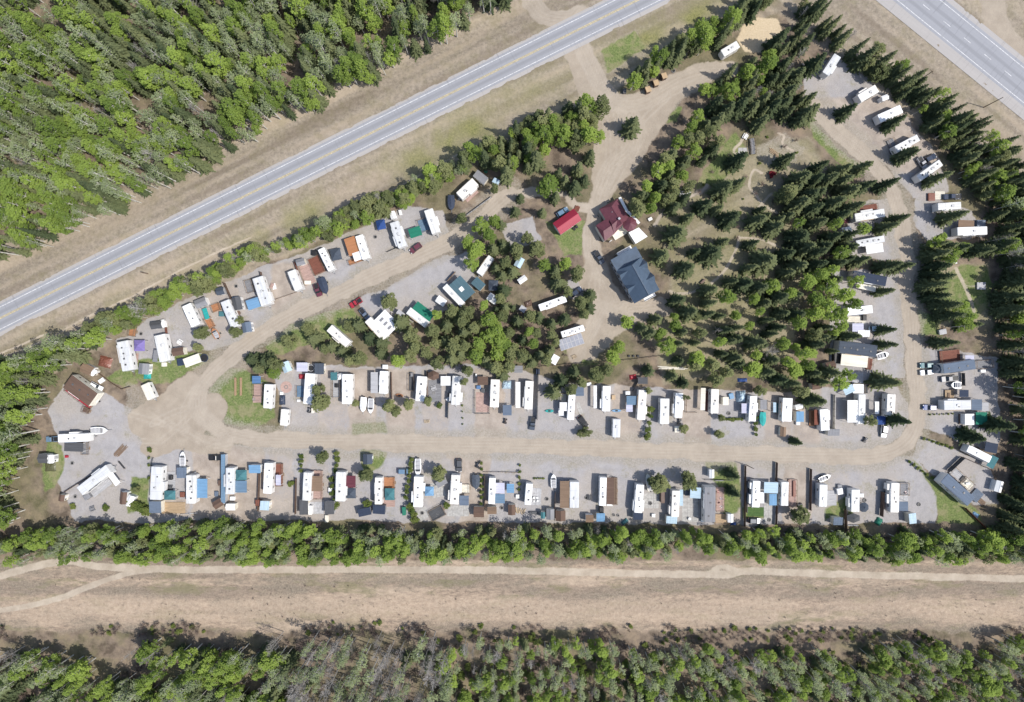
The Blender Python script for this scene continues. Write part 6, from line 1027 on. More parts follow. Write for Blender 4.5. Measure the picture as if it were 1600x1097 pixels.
TR('U',1310,592,1545,578,72,'sixth trailer from the top on the right, below the dark truck', vents=0); BOX('U',1250,496,66,78,0,'redbrown','red-brown wooden platform box left of the dark truck', .7); DK('U',1330,480,100,80,0,'cream','cream deck between the wooden platform box and the dark truck', z=.2, rail=False); CAR('U',1555,488,1370,490,92,'navy','dark navy truck above the sixth right-hand trailer','pickup')
TR('_',1496,361.5,1543,360,13,'seventh trailer from the top on the right, beside the brown roof', vents=0); CN('d',930,1050,72,38,-3,'mid','brown roof over the seventh right-hand trailer', post='brown'); BOX('d',1000,1045,40,30,0,'greyblue','blue-grey chest right of the brown roof', 1.0)
TR('U',485,702,782,650,82,'first trailer left of the right-hand road, with the red-brown deck', vents=1, slides=((1,-.1,4,.6),)); DK('U',590,612,230,62,10,'redbrown','red-brown deck above the first trailer left of the right-hand road', z=.5); TARP('U',402,725,60,54,0,'maroon','dark red covered heap left of the trailer with the red-brown deck', .9); SH('U',405,826,92,64,10,'white','white shed in the trees below the dark red covered heap', wall='white'); ROUND('U',305,742,18,'white','small round white table near the spruces','round_table',.7)
TR('U',498,962,780,910,66,'second trailer left of the right-hand road, with the white slatted deck', vents=4); CN('U',682,1010,168,88,8,'white','white slatted pergola below the second trailer left of the road', z=2.6)
TR('V',462,318,800,382,98,'navy-roofed park home under the spruces left of the right-hand road', z=3.7, roof=roofm('navy'), name='park_home', cat='mobile home', vents=2, ac=False, tongue=0); CN('V',600,440,190,52,-12,'cream','cream awning below the navy-roofed park home')
TR('V',402,682,662,655,82,'white trailer with green-stained end in the trees left of the road', vents=1); DK('V',500,770,190,80,0,'cream','cream deck with dark chairs below the green-stained trailer', z=.25, rail=False); BOX('V',582,742,40,60,0,'black','black barbecue on the cream deck', 1.0,'barbecue','barbecue'); CN('V',516,840,110,82,0,'lavender','lavender roof below the cream deck'); SH('V',575,900,116,64,0,'white','white shed roof below the lavender roof', flat=True, wall='white'); CAR('V',655,852,745,845,62,'paleblue','pale car half under a spruce beside the lavender roof')
TR('W',322,10,705,58,122,'long slate-roofed park home with many vents left of the right-hand road', z=3.8, roof=roofm('slate'), name='park_home', cat='mobile home', vents=5, ac=False, tongue=0); CN('W',480,152,265,112,-6,'cream','cream flat roof below the long slate-roofed park home', z=3.0); DK('W',628,185,52,112,-8,'redbrown','red-brown ramp deck at the right end of the cream flat roof', z=.5); BOAT('W',700,115,815,80,66,'white','white bow of a boat at the right end of the slate-roofed park home', cover=None); BOX('W',312,118,70,120,0,'black','black storage box at the left end of the cream flat roof', 1.6); SH('W',245,200,100,76,15,'brown','brown shed in the trees left of the cream flat roof'); SH('W',105,402,94,66,10,'brown','brown shed hidden in the trees above the upper row'); PLAT('W',510,320,110,110,0,'lightgrey','blue-grey concrete pad left of the big roadside spruce')
TR('Y',580,128,972,72,122,'grey-blue park home right of the road, with the red-brown deck above it', z=3.8, roof=roofm('greyblue'), name='park_home', cat='mobile home', vents=3, ac=False, tongue=0); DK('W',1430,105,200,120,6,'redbrown','red-brown railed deck above the grey-blue park home', z=.6); CN('Y',905,5,105,84,0,'lavender','white-lavender roof right of the red-brown railed deck'); DK('Y',1070,72,200,100,5,'grey','grey back deck at the right end of the grey-blue park home', z=.5); CAR('Y',435,85,345,88,60,'teal','dark teal car at the left end of the grey-blue park home'); GZ('Y',512,130,96,104,0,'slate','slate gazebo between the dark teal car and the grey-blue park home'); CAR('Y',435,165,350,175,64,'white','white car below the dark teal one beside the right-hand road'); BOX('Y',1070,155,62,34,0,'white','white chest below the grey back deck', .8)
CAR('Y',790,235,545,262,92,'navy','dark navy truck below the grey-blue park home','pickup'); BOAT('Y',795,330,670,325,88,'white','white boat behind the dark navy truck on the right'); FN([px('Y',800,180),px('Y',805,330)],'dark short fence right of the white boat on the right-hand lots',1.6,'darkgrey')
TR('Y',588,575,922,568,118,'bright white trailer right of the road, with the tan deck above it', vents=1, slides=((1,-.3,3,.4),)); CN('Y',992,568,125,130,0,'greyblue','grey-blue roof at the right end of the bright white trailer'); CN('Y',1095,592,80,104,0,'lightgrey','light grey roof at the far right of the grey-blue one', z=2.4); DK('Y',655,445,106,118,0,'tan','tan deck above the bright white trailer right of the road', z=.5); CN('Y',836,430,108,86,0,'navy','navy awning right of the tan deck'); CAR('Y',480,605,372,602,50,'deepblue','bright blue car at the left end of the bright white trailer'); PICNIC('Y',650,455,90,'picnic table on the tan deck above the bright white trailer','mid')
SH('Y',905,748,120,136,0,'white','white flat-roofed shed left of the green roof at the right edge', flat=True, wall='white'); CN('Y',1050,735,136,150,0,'green','green roof at the right edge beside the spruce'); DK('Y',935,730,70,90,0,'darkgrey','dark deck between the white shed and the green roof', z=2.72, rail=False) if False else None
for k, a_ in enumerate((790,830)): BOX('Y',a_,745,28,130,0,'brown',['left of two long dark ramps by the white flat-roofed shed','right of two long dark ramps by the white flat-roofed shed'][k],.5,'ramp','ramp')
TR('Z',880,80,1162,222,92,'long white trailer at the right edge between the teal and dark blue roofs', vents=0); CN('Z',1185,250,90,150,-28,'teal','teal canopy at the lower right end of the long white trailer', z=2.9); CN('Z',1170,75,150,120,-10,'navy','dark blue roof above the right end of the long white trailer')
TR('Z',592,442,925,740,140,'grey-blue park home lying aslant at the lower right corner of the camp', z=3.9, roof=roofm('greyblue'), name='park_home', cat='mobile home', vents=2, ac=False, tongue=0); DK('Z',745,405,170,100,-42,'lightgrey','pale upper deck of the aslant park home', z=.6); DK('Z',868,515,140,100,-42,'cream','cream lower deck of the aslant park home', z=.6); DK('Z',985,660,120,140,-42,'greyblue','grey deck at the lower right end of the aslant park home', z=.5, rail=False); BOX('Z',825,462,64,70,-42,'black','black hot tub between the two decks of the aslant park home', .9,'hot_tub','tub'); BOX('Z',885,515,50,26,10,'white','white chest on the cream lower deck', 1.1); SH('Z',1270,552,90,140,-15,'white','white shed right of the aslant park home', wall='white'); TARP('Z',988,905,86,62,-32,'sky','sky blue tarp by the slanted plank fence', .6); FN([px('Z',815,800),px('Z',1120,1095)],'slanted brown plank fence at the lower right corner',1.8,'redbrown'); FN([px('Z',620,350),px('Z',790,190)],'dark plank wall above the aslant park home',2.2,'darkgrey'); FN([px('Z',800,185),px('Z',1150,340),px('Z',1200,470)],'thin brown fence round the yard of the aslant park home',1.2,'mid',rail=True); LOGS('Z',1050,735,110,60,-40,'cluttered firewood below the aslant park home',6,pm('mid'))
BOX('h',820,457,34,24,10,'lightgrey','grey boxed bench on the grass left of the right-hand spruces',.9); BOX('h',1000,242,40,34,0,'lightgrey','pale stone feature in the fenced lawn at the right',.6,'stone_feature','stone'); BOX('h',878,125,18,24,0,'white','white statue stand at the top of the garden path',1.2,'garden_ornament','ornament')
# ================================================================ TREES IN THE CAMP, ONE BY ONE
def TL(t, kind, h, label, group, lst):
    for q in lst: T('spruce' if kind == 'pine' and rng.random() < .55 else kind, t, q[0], q[1], q[2], h * rng.uniform(.88, 1.12), label, group, True)
T('spruce','c',562,590,46,15,'lone spruce on the island in the middle of the dirt entrance'); T('pine','G',1150,700,68,9,'lone round pine below the farthest right hedge trailer'); T('pine','H',440,575,98,9,'round pine right of the bright red pickup'); T('pine','D',80,892,88,7,'round pine on the lower end of the third hedge-row trailer'); T('pine','D',470,772,44,5,'small pine on the lower end of the fourth hedge-row trailer'); T('pine','D',438,882,62,6,'pine beside the blue-grey shed near the left dirt road'); T('pine','E',110 - 60,-40,50,5,'small pine by the cream long flat roof')
T('pine','E',1285,515,108,9,'large pine right of the second upper-row trailer'); T('pine','E',1250,375,62,7,'smaller pine above the large pine of the upper row'); T('pine','F',1300,160,72,8,'round pine alone just below the dirt road at the fifth lower-row lot'); T('pine','J',200,325,82,8,'round pine under the slate-grey shed by the road'); T('pine','J',930,312,84,8,'round pine between the eighth and ninth lower-row trailers'); T('shrub','J',220,620,58,3.5,'leafy bush above the two navy-black sheds'); T('shrub','J',1000,640,45,3,'leafy bush left of the gravel patio with dark pots'); T('pine','I',100,515,40,4,'small pine left of the two white boats'); T('pine','I',425,535,75,8,'left pine of the trio right of the two white boats'); T('pine','I',500,592,58,7,'lower pine of the trio right of the two white boats'); T('pine','I',620,522,66,8,'right pine of the trio right of the two white boats'); T('pine','I',812,490,58,7,'pine at the lower end of the fifth upper-row trailer'); T('shrub','I',930,540,42,3,'round yellow-green shrub on the gravel of the sixth upper-row lot'); T('pine','I',1180,300,42,8,'narrow pine right of the sixth upper-row trailer')
T('pine','M',870,800,52,5,'right of the two roadside pines by the black car'); T('pine','M',810,815,40,4,'left of the two roadside pines by the black car'); T('pine','N',1560,412,85,8,'pine right of the cream boat in the lower row'); T('pine','P',85,420,92,8,'pine above the dark brown cabinet row'); T('pine','P',375,402,105,9,'wide pine above the pale blue square roof'); T('spruce','P',800,330,66,11,'dark spruce on the grass right of the grey park home'); T('spruce','P',805,505,62,11,'lower dark spruce right of the cluttered pink deck'); T('pine','P',1485,740,92,8,'pine at the trees below the eighteenth lower-row trailer'); T('pine','O',315,765,48,5,'dense dark hedge tree right of the cream cart'); T('pine','O',660,822,48,5,'round dark pine by the road left of the grey pad'); T('pine','O',690,655,42,4.5,'round pine at the left end of the row of small shrubs'); T('spruce','O',1430,895,48,9,'dark spruce by the road, lying shadow beside the wagon shed'); T('pine','M',1490,390,44,5,'small pine right of the eleventh upper-row trailer'); T('spruce','W',790,362,98,17,'big dark spruce beside the right-hand road above the bend'); T('spruce','W',905,742,75,15,'dark spruce right of the deep blue canopy in the bend'); T('pine','W',640,742,62,8,'pine between the two trailers nearest the bend'); T('spruce','V',785,862,62,13,'spruce standing over the pale car'); T('spruce','V',790,1012,60,14,'spruce above the long slate-roofed park home'); T('spruce','V',1370,992,75,15,'spruce right of the road above the red-brown railed deck'); T('spruce','V',770,480,58,13,'spruce below the navy-roofed park home'); T('spruce','Y',935,962,120,12,'round spruce below the green roof at the right edge'); T('spruce','Y',1255,812,120,15,'large dark spruce at the right edge below the green roof'); T('spruce','U',790,372,68,16,'tall thin spruce whose top reaches over the right-hand road'); T('pine','D',1560,830,60,7,'pine above the white trailer among the pines'); T('aspen','L',1275,782,75,7,'light green aspen below the navy-roofed building'); T('pine','C',960,480,44,4,'bush behind the brown shed at the lower left'); T('shrub','C',660,660,46,1.8,'low green shrub on the gravel below the aslant trailer'); T('shrub','C',335,640,44,1.5,'low shrub at the left edge of the lower left gravel')
for k, (a_, b_, r_) in enumerate(((1105,85,34),(1098,165,20),(1097,238,22),(1097,365,24))): T('shrub','C',a_,b_,r_,1.6,['topmost of four round shrubs in a line left of the lower row','second of four round shrubs in a line left of the lower row','third of four round shrubs in a line left of the lower row','lowest of four round shrubs in a line left of the lower row'][k])
def HEDGE(t, p, q, n, r, h, label, group):
    hz = abs(q[0]-p[0]) > abs(q[1]-p[1]); rev = (q[0] < p[0]) if hz else (q[1] < p[1]); od = 'first,second,third,fourth,fifth,sixth,seventh,eighth'.split(',')
    for k in range(n): f = k/(n-1); T('shrub', t, p[0]+(q[0]-p[0])*f, p[1]+(q[1]-p[1])*f, r*rng.uniform(.8, 1.2), h*rng.uniform(.8, 1.2), label + ', ' + od[n-1-k if rev else k] + ' from the ' + ('left' if hz else 'top'), group)
HEDGE('O',(735,672),(890,668),6,26,1.6,'small clipped shrub in the straight row below the fifteenth upper-row trailer','clipped shrubs of the fifteenth lot'); HEDGE('O',(1030,660),(1028,820),4,28,1.8,'shrub in the short column beside the turquoise boat','shrubs beside the turquoise boat'); HEDGE('M',(1510,570),(1480,840),5,42,3.2,'shrub in the hedge right of the eleventh upper-row trailer','hedge of the eleventh upper-row lot'); HEDGE('F',(1082,150),(1082,290),4,28,2.2,'shrub in the column above the fifth lower-row trailer','shrubs above the fifth lower-row trailer'); HEDGE('F',(1445,120),(1430,300),4,34,2.4,'yellowish shrub in the column above the sixth lower-row trailer','shrubs above the sixth lower-row trailer'); HEDGE('F',(1385,380),(1430,640),5,40,2.6,'shrub in the column left of the sixth lower-row trailer','shrubs left of the sixth lower-row trailer'); HEDGE('J',(655,180),(600,560),8,34,2.6,'shrub in the hedge between the seventh and eighth lower-row lots','hedge left of the eighth lower-row lot'); HEDGE('J',(1352,220),(1352,620),8,26,2.2,'shrub in the hedge right of the dark covered boat','hedge right of the dark covered boat'); HEDGE('J',(640,640),(690,780),4,50,3.2,'bush in the thicket below the eighth lower-row trailer','bushes below the eighth lower-row trailer'); HEDGE('Y',(350,980),(690,1095),7,26,1.2,'low dark shrub in the row along the right-hand driveway','shrubs along the right-hand driveway'); HEDGE('X',(1030,200),(1250,360),6,22,1.2,'low shrub along the green lawn strip at the lower right','shrubs along the lawn strip'); HEDGE('I',(1160,470),(1165,720),5,14,.8,'small plant along the stone edge right of the sixth upper-row trailer','plants along the stone edge'); HEDGE('N',(205,240),(195,480),5,24,1.6,'bush along the fence left of the eleventh lower-row trailer','bushes left of the eleventh lower-row trailer'); HEDGE('C',(930,620),(1060,690),5,62,3.4,'leafy bush behind the white lean-to at the lower left','bushes behind the white lean-to'); HEDGE('F',(1000,410),(970,425),2,30,1.4,'low green bush by the tall dark plank fence','bushes by the tall dark plank fence'); HEDGE('N',(350,368),(440,368),5,16,.9,'plant in the green planter hedge above the eleventh lower-row trailer','planter hedge'); HEDGE('Y',(420,688),(700,678),6,18,.9,'low weed shrub in the line below the bright blue car','weeds below the bright blue car')
C1 = ('pine among the trees inside the loop left of the dirt yard','pines inside the loop'); C2 = ('bright green aspen among the trees inside the loop','aspens inside the loop'); C3 = ('dark spruce in the wooded park right of the two big houses','spruces of the park')
TL('K','spruce',13,'spruce in the cluster above the red garage','spruces above the red garage',[(430,650,48),(560,500,56),(650,340,60),(750,395,78),(845,335,60),(905,95,62),(785,215,66),(590,265,50)])
T('aspen','K',480,410,112,10,'large bright green aspen above the red garage')
TL('K','pine',9,*C1,[(160,640,58),(210,505,48),(40,985,70),(170,1040,75),(380,990,85),(275,900,60),(20,770,50)])
TL('L','pine',9,*C1,[(180,60,70),(380,60,80),(70,190,70),(130,285,75),(40,470,80),(560,275,70),(770,300,80),(590,400,80),(690,480,62),(820,590,75),(890,640,75),(905,520,70),(850,700,60),(390,740,70),(650,760,70),(520,800,62),(180,780,72),(100,890,72),(370,890,62),(530,920,62),(570,990,50),(30,740,70),(60,640,65),(300,720,70)])
TL('L','aspen',8,*C2,[(450,225,70),(650,205,65),(1180,1050,70),(60,1010,90)]); TL('L','spruce',13,*C3,[(1500,890,70),(1430,850,60),(1570,760,70)])
TL('M','pine',9,*C1,[(1080,170,75),(960,230,85),(750,205,70),(820,310,62),(620,290,75),(540,400,85),(720,380,65),(330,95,70),(480,75,70),(110,140,72),(30,230,72),(1490,190,60)]); TL('M','aspen',9,*C2,[(1130,55,85)])
TL('H','pine',9,*C1,[(120,820,82),(545,790,100),(240,945,80),(350,990,80),(650,925,85),(690,1025,80),(870,870,78),(1070,690,92),(1010,820,80),(1090,1030,90),(1180,890,85),(1275,850,70),(1540,560,60),(1500,250,60),(1560,320,70),(1470,60,70),(1000,980,80),(1190,1040,85)]); TL('H','aspen',10,*C2,[(1250,200,70),(1300,75,85),(1450,760,85),(1430,920,85),(1540,990,85),(1330,1000,80),(1500,860,80),(1380,620,60)])
TL('G','aspen',10,*C2,[(1340,800,80),(1430,880,85),(1220,950,75),(1500,740,65),(1280,1050,80)]); TL('G','pine',8,*C1,[(1490,410,50),(1560,990,70)])
TL('I','pine',9,*C1,[(150,60,82),(60,80,70),(640,40,75),(910,110,72),(1060,60,85),(1220,185,60),(1500,170,85),(800,10,70),(350,10,70),(1150,10,80),(1400,80,85)]); TL('I','aspen',9,*C2,[(510,90,72),(1300,20,85),(1520,20,80)])
TL('D','pine',8,'pine in the clump below the left dirt road','pines below the left dirt road',[(1150,850,70),(1220,950,82),(960,970,80),(1400,1030,75),(1500,1070,75),(1330,1040,70)]); TL('E','pine',8,'pine in the clump above the bright blue roof','pines above the bright blue roof',[(745,90,95),(600,75,80),(660,165,60),(830,130,70)]); T('aspen','E',805,215,66,6,'bright green young tree right of the bright blue roof')
TL('O','pine',9,'pine at the lower edge of the woods above the upper row','pines above the upper row',[(200,240,62),(310,310,58),(650,270,90),(590,110,85),(330,450,30),(430,130,70),(740,190,70),(260,90,60),(860,110,70),(1080,390,60),(1480,400,70)]); TL('O','spruce',13,*C3,[(1130,200,75),(1260,270,70),(1560,490,80),(1180,80,75),(820,60,75),(1380,310,65)]); TL('O','aspen',9,'bright green aspen at the lower edge of the woods above the upper row','aspens above the upper row',[(990,175,85),(1420,190,82),(430,60,85),(1530,120,70)])
TL('R','spruce',15,*C3,[(240,420,120),(590,610,125),(770,265,100),(1040,290,95),(1200,360,95),(1120,690,135),(330,770,100),(90,640,95),(510,140,90),(205,160,70),(1450,460,110),(1450,120,110),(900,920,100),(1050,960,90),(1440,740,95),(1520,560,100),(1330,620,80),(560,980,80),(250,1080,70),(1250,1050,90)]); TL('R','aspen',11,'bright green aspen in the wooded park right of the navy-roofed building','aspens of the park',[(1190,930,80),(720,1040,80),(1540,900,85),(1350,1010,75)])
TL('Q','spruce',15,*C3,[(850,640,95),(700,930,100),(840,880,70),(1320,640,80),(1460,830,110),(1540,1000,100),(310,1030,60),(1480,205,75),(1400,940,80)]); TL('Q','spruce',15,'spruce in the tree belt above the park','spruces of the belt above the park',[(730,150,90),(850,120,90),(980,130,80),(1180,130,80),(1300,90,75),(1080,60,75),(640,250,80),(930,30,80),(620,90,75)])
TL('Q','aspen',10,'light green aspen in the tree belt right of the dirt entrance','aspens of the belt right of the entrance',[(440,215,70),(370,330,66),(250,470,70),(400,560,72),(60,740,72),(300,800,66),(20,1010,70),(-60,900,60),(-30,1120,66),(160,690,60)]); TL('Q','pine',11,'darker tree in the belt right of the dirt entrance','pines of the belt right of the entrance',[(520,300,75),(180,600,80),(320,650,75),(160,790,75),(80,900,80),(200,890,80),(140,1030,75),(450,440,75),(-120,1000,75),(-140,1140,75),(110,650,70),(560,380,70),(340,440,70),(-180,1080,60),(220,990,70),(350,900,60)]); TL('Q','pine',10,'darker tree in the belt right of the dirt entrance','pines of the belt right of the entrance',[(640,450,80),(600,540,70),(270,720,70),(-80,1010,70),(500,640,50)])
TL('U','spruce',16,'spruce in the dense wood left of the right-hand road','spruces left of the right-hand road',[(200,330,90),(330,240,85),(520,220,85),(420,440,85),(250,570,90),(90,470,90),(100,760,85),(150,1000,85),(400,1010,85),(250,900,80),(60,620,80),(560,400,70),(310,690,70),(120,200,70),(350,340,80)]); TL('U','spruce',15,'spruce standing between the right-hand lots','spruces between the right-hand lots',[(900,720,65),(800,800,70),(1300,310,70),(1000,90,62),(1450,690,80)]); T('aspen','U',570,815,75,9,'light green tree below the first trailer left of the right-hand road')
TL('d','spruce',14,'spruce standing between the upper right lots','spruces between the upper right lots',[(370,520,36),(590,575,34),(640,720,34),(190,530,45),(130,360,45),(90,440,45),(220,300,40),(60,500,40)])
TL('V','spruce',16,'spruce in the dense wood left of the right-hand road','spruces left of the right-hand road',[(290,210,85),(520,175,75),(810,230,80),(940,235,70),(250,370,80),(100,220,80),(80,1010,75),(430,930,70),(90,100,80)]); TL('V','spruce',15,'spruce in the group right of the road by the fenced lawn','spruces by the fenced lawn',[(1290,110,85),(1310,240,85),(1250,420,80),(1380,620,85),(1420,720,75),(1290,530,70),(1370,40,80),(1480,60,80)]); TL('V','aspen',12,'bright green aspen in the wood left of the right-hand road','aspens left of the right-hand road',[(360,520,95),(90,560,90),(300,710,90),(200,450,85),(60,700,85),(450,600,80),(200,620,85),(330,830,70),(1560,730,75),(1500,640,60)])
TL('W','spruce',14,'spruce at the trees above the row in the right-hand bend','spruces above the bend',[(90,545,80),(240,270,75),(60,270,75),(150,360,60)]); TL('W','aspen',10,'light green tree at the trees above the row in the right-hand bend','light trees above the bend',[(410,300,65),(330,380,70)])

# ================================================================ THE WOODS, SCATTERED
def inside(poly, x, y):
    r = False; n = len(poly)
    for k in range(n):
        (ax, ay), (bx, by) = poly[k], poly[(k+1) % n]
        if (ay > y) != (by > y) and x < (bx-ax)*(y-ay)/(by-ay+1e-9)+ax: r = not r
    return r
TL('R','spruce',13,*C3,[(700,500,60),(420,600,55),(980,520,60),(960,760,60),(780,900,60),(640,180,55),(1330,250,70),(350,260,60)]); TL('V','spruce',12,*C3,[(-200,300,70),(-320,420,70),(-120,520,65),(-420,600,70),(-250,700,70),(-500,450,65)])
FA = np.array(FOOT); SA = np.array(SINGLE)
POOL = {k: [] for k in PROT}
def wood(poly, sp, mixw, hs, label, group, avoid=True, keep=0, rsc=1.0, thr=-1, gap=0):
    """poly in ground pixels, sp spacing px; mixw kind -> weight; hs kind -> height"""
    xs = [p[0] for p in poly]; ys = [p[1] for p in poly]; ks = list(mixw); ws = np.array([mixw[k] for k in ks], float); y = min(ys)
    while y < max(ys):
        x = min(xs)
        while x < max(xs):
            X, Y = x + rng.uniform(-.42, .42)*sp, y + rng.uniform(-.42, .42)*sp; x += sp
            if not inside(poly, X, Y): continue
            if avoid and len(FA) and (np.hypot(FA[:, 0]-X, FA[:, 1]-Y) < FA[:, 2] + 4).any(): continue
            if (np.hypot(SA[:, 0]-X, SA[:, 1]-Y) < SA[:, 2]*.75 + sp*.3).any(): continue
            if abs(float(perp(H1, X, Y))) < 60 or abs(float(perp(H2, X, Y))) < 60: continue
            if gap and vnoise(np.array([X]), np.array([Y]), 34, 95)[0] < gap: continue
            cl = vnoise(np.array([X]), np.array([Y]), 45, 91)[0]; w2 = ws.copy()
            if cl < thr: continue
            for i, k in enumerate(ks):
                if k in ('aspen',): w2[i] *= .25 + 2.0*cl**1.5
                elif k in ('spruce', 'pine'): w2[i] *= .2 + 1.7*(1-cl)
            k = ks[rng.choice(len(ks), p=w2/w2.sum())]; h = hs[k]*rng.uniform(.6, 1.18); rw = RD[k]*(h/HT[k])**.6*rng.uniform(.62, 1.2)*rsc
            POOL[k].append(((X-800)*S, (548.5-Y)*S, float(gz(X, Y)), h, rw, label, group, X, Y, keep))
        y += sp
HF = dict(spruce=14, aspen=14, pale=15, bare=13, pine=11, shrub=2.6, brush=2.4)
wood([(-100,-90),(850,-90),(800,15),(740,28),(700,72),(640,88),(600,130),(530,140),(500,175),(440,190),(400,222),(335,252),(295,285),(225,312),(190,345),(130,360),(100,388),(0,402),(-100,450)],14,dict(spruce=.30,aspen=.40,pale=.36,bare=.04),HF,'{} in the dense forest above the left highway','forest above the left highway',keep=1,gap=.2)
wood([(620,-60),(830,-60),(800,10),(735,22),(690,60),(640,70)],17,dict(brush=.7,spruce=.15,bare=.3),HF,'{} at the upper end of the forest above the left highway','upper end of the forest above the left highway')
wood([(-100,580),(0,565),(60,552),(110,540),(160,520),(178,528),(120,575),(85,605),(70,650),(60,700),(30,760),(45,800),(40,820),(-100,830)],13,dict(aspen=.6,pale=.45,spruce=.2,bare=.05),dict(HF,aspen=14,pale=15),'{} in the thicket at the left edge','thicket at the left edge',keep=2)
wood([(160,510),(225,482),(300,440),(380,403),(470,374),(520,346),(560,324),(615,308),(650,293),(700,266),(712,258),(742,262),(700,285),(660,312),(600,340),(540,362),(500,382),(430,398),(345,440),(265,482),(180,532)],8.5,dict(aspen=.7,pale=.3,pine=.3,bare=.05),dict(HF,aspen=9,pale=10,pine=9,spruce=11),'{} in the hedge between the left highway and the camp','hedge below the left highway',keep=3)
wood([(690,275),(735,245),(790,212),(850,180),(900,170),(935,165),(938,225),(905,235),(870,232),(840,262),(800,290),(770,275),(745,262)],13,dict(aspen=.5,pine=.3,spruce=.3),dict(HF,aspen=11,pine=10,spruce=13),'{} in the clump between the highway and the entrance','clump left of the entrance',keep=3)
wood([(968,140),(985,118),(1010,98),(1040,88),(1080,62),(1120,40),(1170,8),(1200,-20),(1225,-20),(1190,20),(1150,50),(1115,75),(1080,95),(1045,105),(1010,128),(985,148)],12,dict(spruce=.7,aspen=.3,pine=.2),dict(HF,spruce=13,aspen=11,pine=10),'{} in the belt above the entrance track','belt above the entrance track',keep=3)
wood([(1150,112),(1200,78),(1232,60),(1240,20),(1262,40),(1250,80),(1225,130),(1250,150),(1265,172),(1235,195),(1200,190),(1180,205),(1140,200),(1105,185),(1090,150),(1110,135)],15,dict(spruce=.8,aspen=.2,bare=.15),dict(HF,spruce=12,aspen=10,bare=9),'{} in the wood between the sandy patch and the park','wood below the sandy patch',keep=3)
wood([(1235,10),(1270,20),(1290,48),(1340,88),(1395,120),(1430,145),(1480,180),(1530,222),(1585,262),(1640,300),(1640,380),(1555,330),(1510,300),(1480,260),(1440,200),(1400,165),(1360,125),(1310,85),(1275,55)],13,dict(spruce=.8,aspen=.22,pine=.1,bare=.06),dict(HF,spruce=12,aspen=10,pine=9,bare=9),'{} in the belt along the upper right highway','belt along the upper right highway',keep=3)
wood([(1530,330),(1690,300),(1690,860),(1560,860),(1545,805),(1570,750),(1572,690),(1566,600),(1556,545),(1548,500),(1552,420),(1545,390),(1520,385)],15,dict(spruce=.6,aspen=.3,pale=.1,bare=.15),dict(HF,spruce=13.5),'{} in the wood at the right edge','wood at the right edge',keep=2)
wood([(1440,375),(1475,382),(1540,385),(1545,400),(1480,400),(1452,420),(1458,470),(1470,505),(1530,510),(1545,520),(1480,515),(1445,480),(1436,420)],12,dict(spruce=.7,aspen=.35),dict(HF,spruce=12,aspen=10),'{} round the fenced lawn at the right','trees round the fenced lawn',keep=3)
wood([(1150,300),(1200,320),(1265,262),(1300,290),(1325,330),(1320,410),(1320,430),(1310,500),(1290,590),(1180,590),(1100,595),(1040,560),(1020,520),(1030,480),(1080,470),(1130,480),(1190,430),(1200,370)],21,dict(spruce=.7,aspen=.4,bare=.12,pine=.15),dict(HF,spruce=12.5,aspen=11,bare=10,pine=10),'{} in the deep wood in the middle right of the camp','deep wood of the middle right',keep=3)
wood([(690,470),(780,470),(840,500),(880,530),(860,575),(800,570),(700,570),(660,560),(650,530)],17,dict(pine=.4,spruce=.45,aspen=.5),dict(HF,pine=9,aspen=9,spruce=10),'{} in the wood above the upper row','wood above the upper row',keep=3)
wood([(-100,835),(30,835),(100,818),(215,822),(300,812),(420,806),(520,818),(640,822),(760,818),(900,818),(1100,822),(1320,828),(1500,828),(1690,810),(1690,868),(1400,868),(1200,862),(1130,855),(1080,850),(1000,862),(800,862),(500,866),(300,868),(200,866),(100,862),(0,868),(-100,880)],9.8,dict(aspen=.72,pale=.34,spruce=.16,brush=.16,pine=.1,bare=.08),dict(HF,aspen=9.5,pale=10,spruce=9,pine=8,bare=9),'{} in the belt along the bottom of the camp','belt below the camp',keep=2,gap=.1)
wood([(-100,1030),(60,1005),(130,1022),(250,992),(330,1008),(400,985),(440,1000),(480,1030),(500,1180),(-100,1180)],12,dict(aspen=.55,pale=.4,spruce=.18,brush=.25,bare=.1),dict(HF,aspen=11,pale=13,spruce=12),'{} in the wood along the bottom left','wood along the bottom left',keep=1,gap=.26)
wood([(440,985),(700,985),(720,1180),(480,1180)],13.5,dict(bare=.9,pale=.5,brush=.7,spruce=.06),dict(HF,bare=15),'{} in the thin leafless wood along the bottom','leafless wood along the bottom',keep=1)
wood([(680,1000),(760,985),(850,996),(930,984),(1000,1006),(1080,990),(1150,1012),(1250,1004),(1330,1018),(1400,990),(1500,1000),(1560,988),(1690,995),(1690,1180),(700,1180)],10.5,dict(aspen=.5,pale=.62,spruce=.08,brush=.4,bare=.18,shrub=.35),dict(HF,aspen=8.5,pale=9.5,spruce=8,bare=10),'{} in the wood along the bottom right','wood along the bottom right',keep=1,gap=.14)
wood([(-100,975),(200,972),(500,970),(900,975),(1200,980),(1690,978),(1690,1000),(1200,1002),(900,996),(500,990),(200,990),(-100,1000)],8.5,dict(brush=.8,shrub=.35),dict(HF,brush=1.9,shrub=1.6),'{} along the lower edge of the dry clearing','brush along the dry clearing',keep=0,gap=.42)
wood([(-60,900),(1660,912),(1660,975),(-60,970)],20,dict(brush=1),dict(HF,brush=.4),'{} on the dry clearing','low brush on the dry clearing',keep=0,rsc=.7,thr=.62)
wood([(1060,240),(1250,190),(1260,300),(1200,420),(1060,440)],24,dict(brush=1,shrub=.2),dict(HF,brush=1.4,shrub=1.2),'{} in the park','low brush in the park',keep=0)
wood([(690,470),(900,460),(900,575),(690,580)],16,dict(brush=1,shrub=.5),dict(HF,brush=1.4,shrub=1.2),'{} under the trees inside the loop','low brush inside the loop',keep=0)
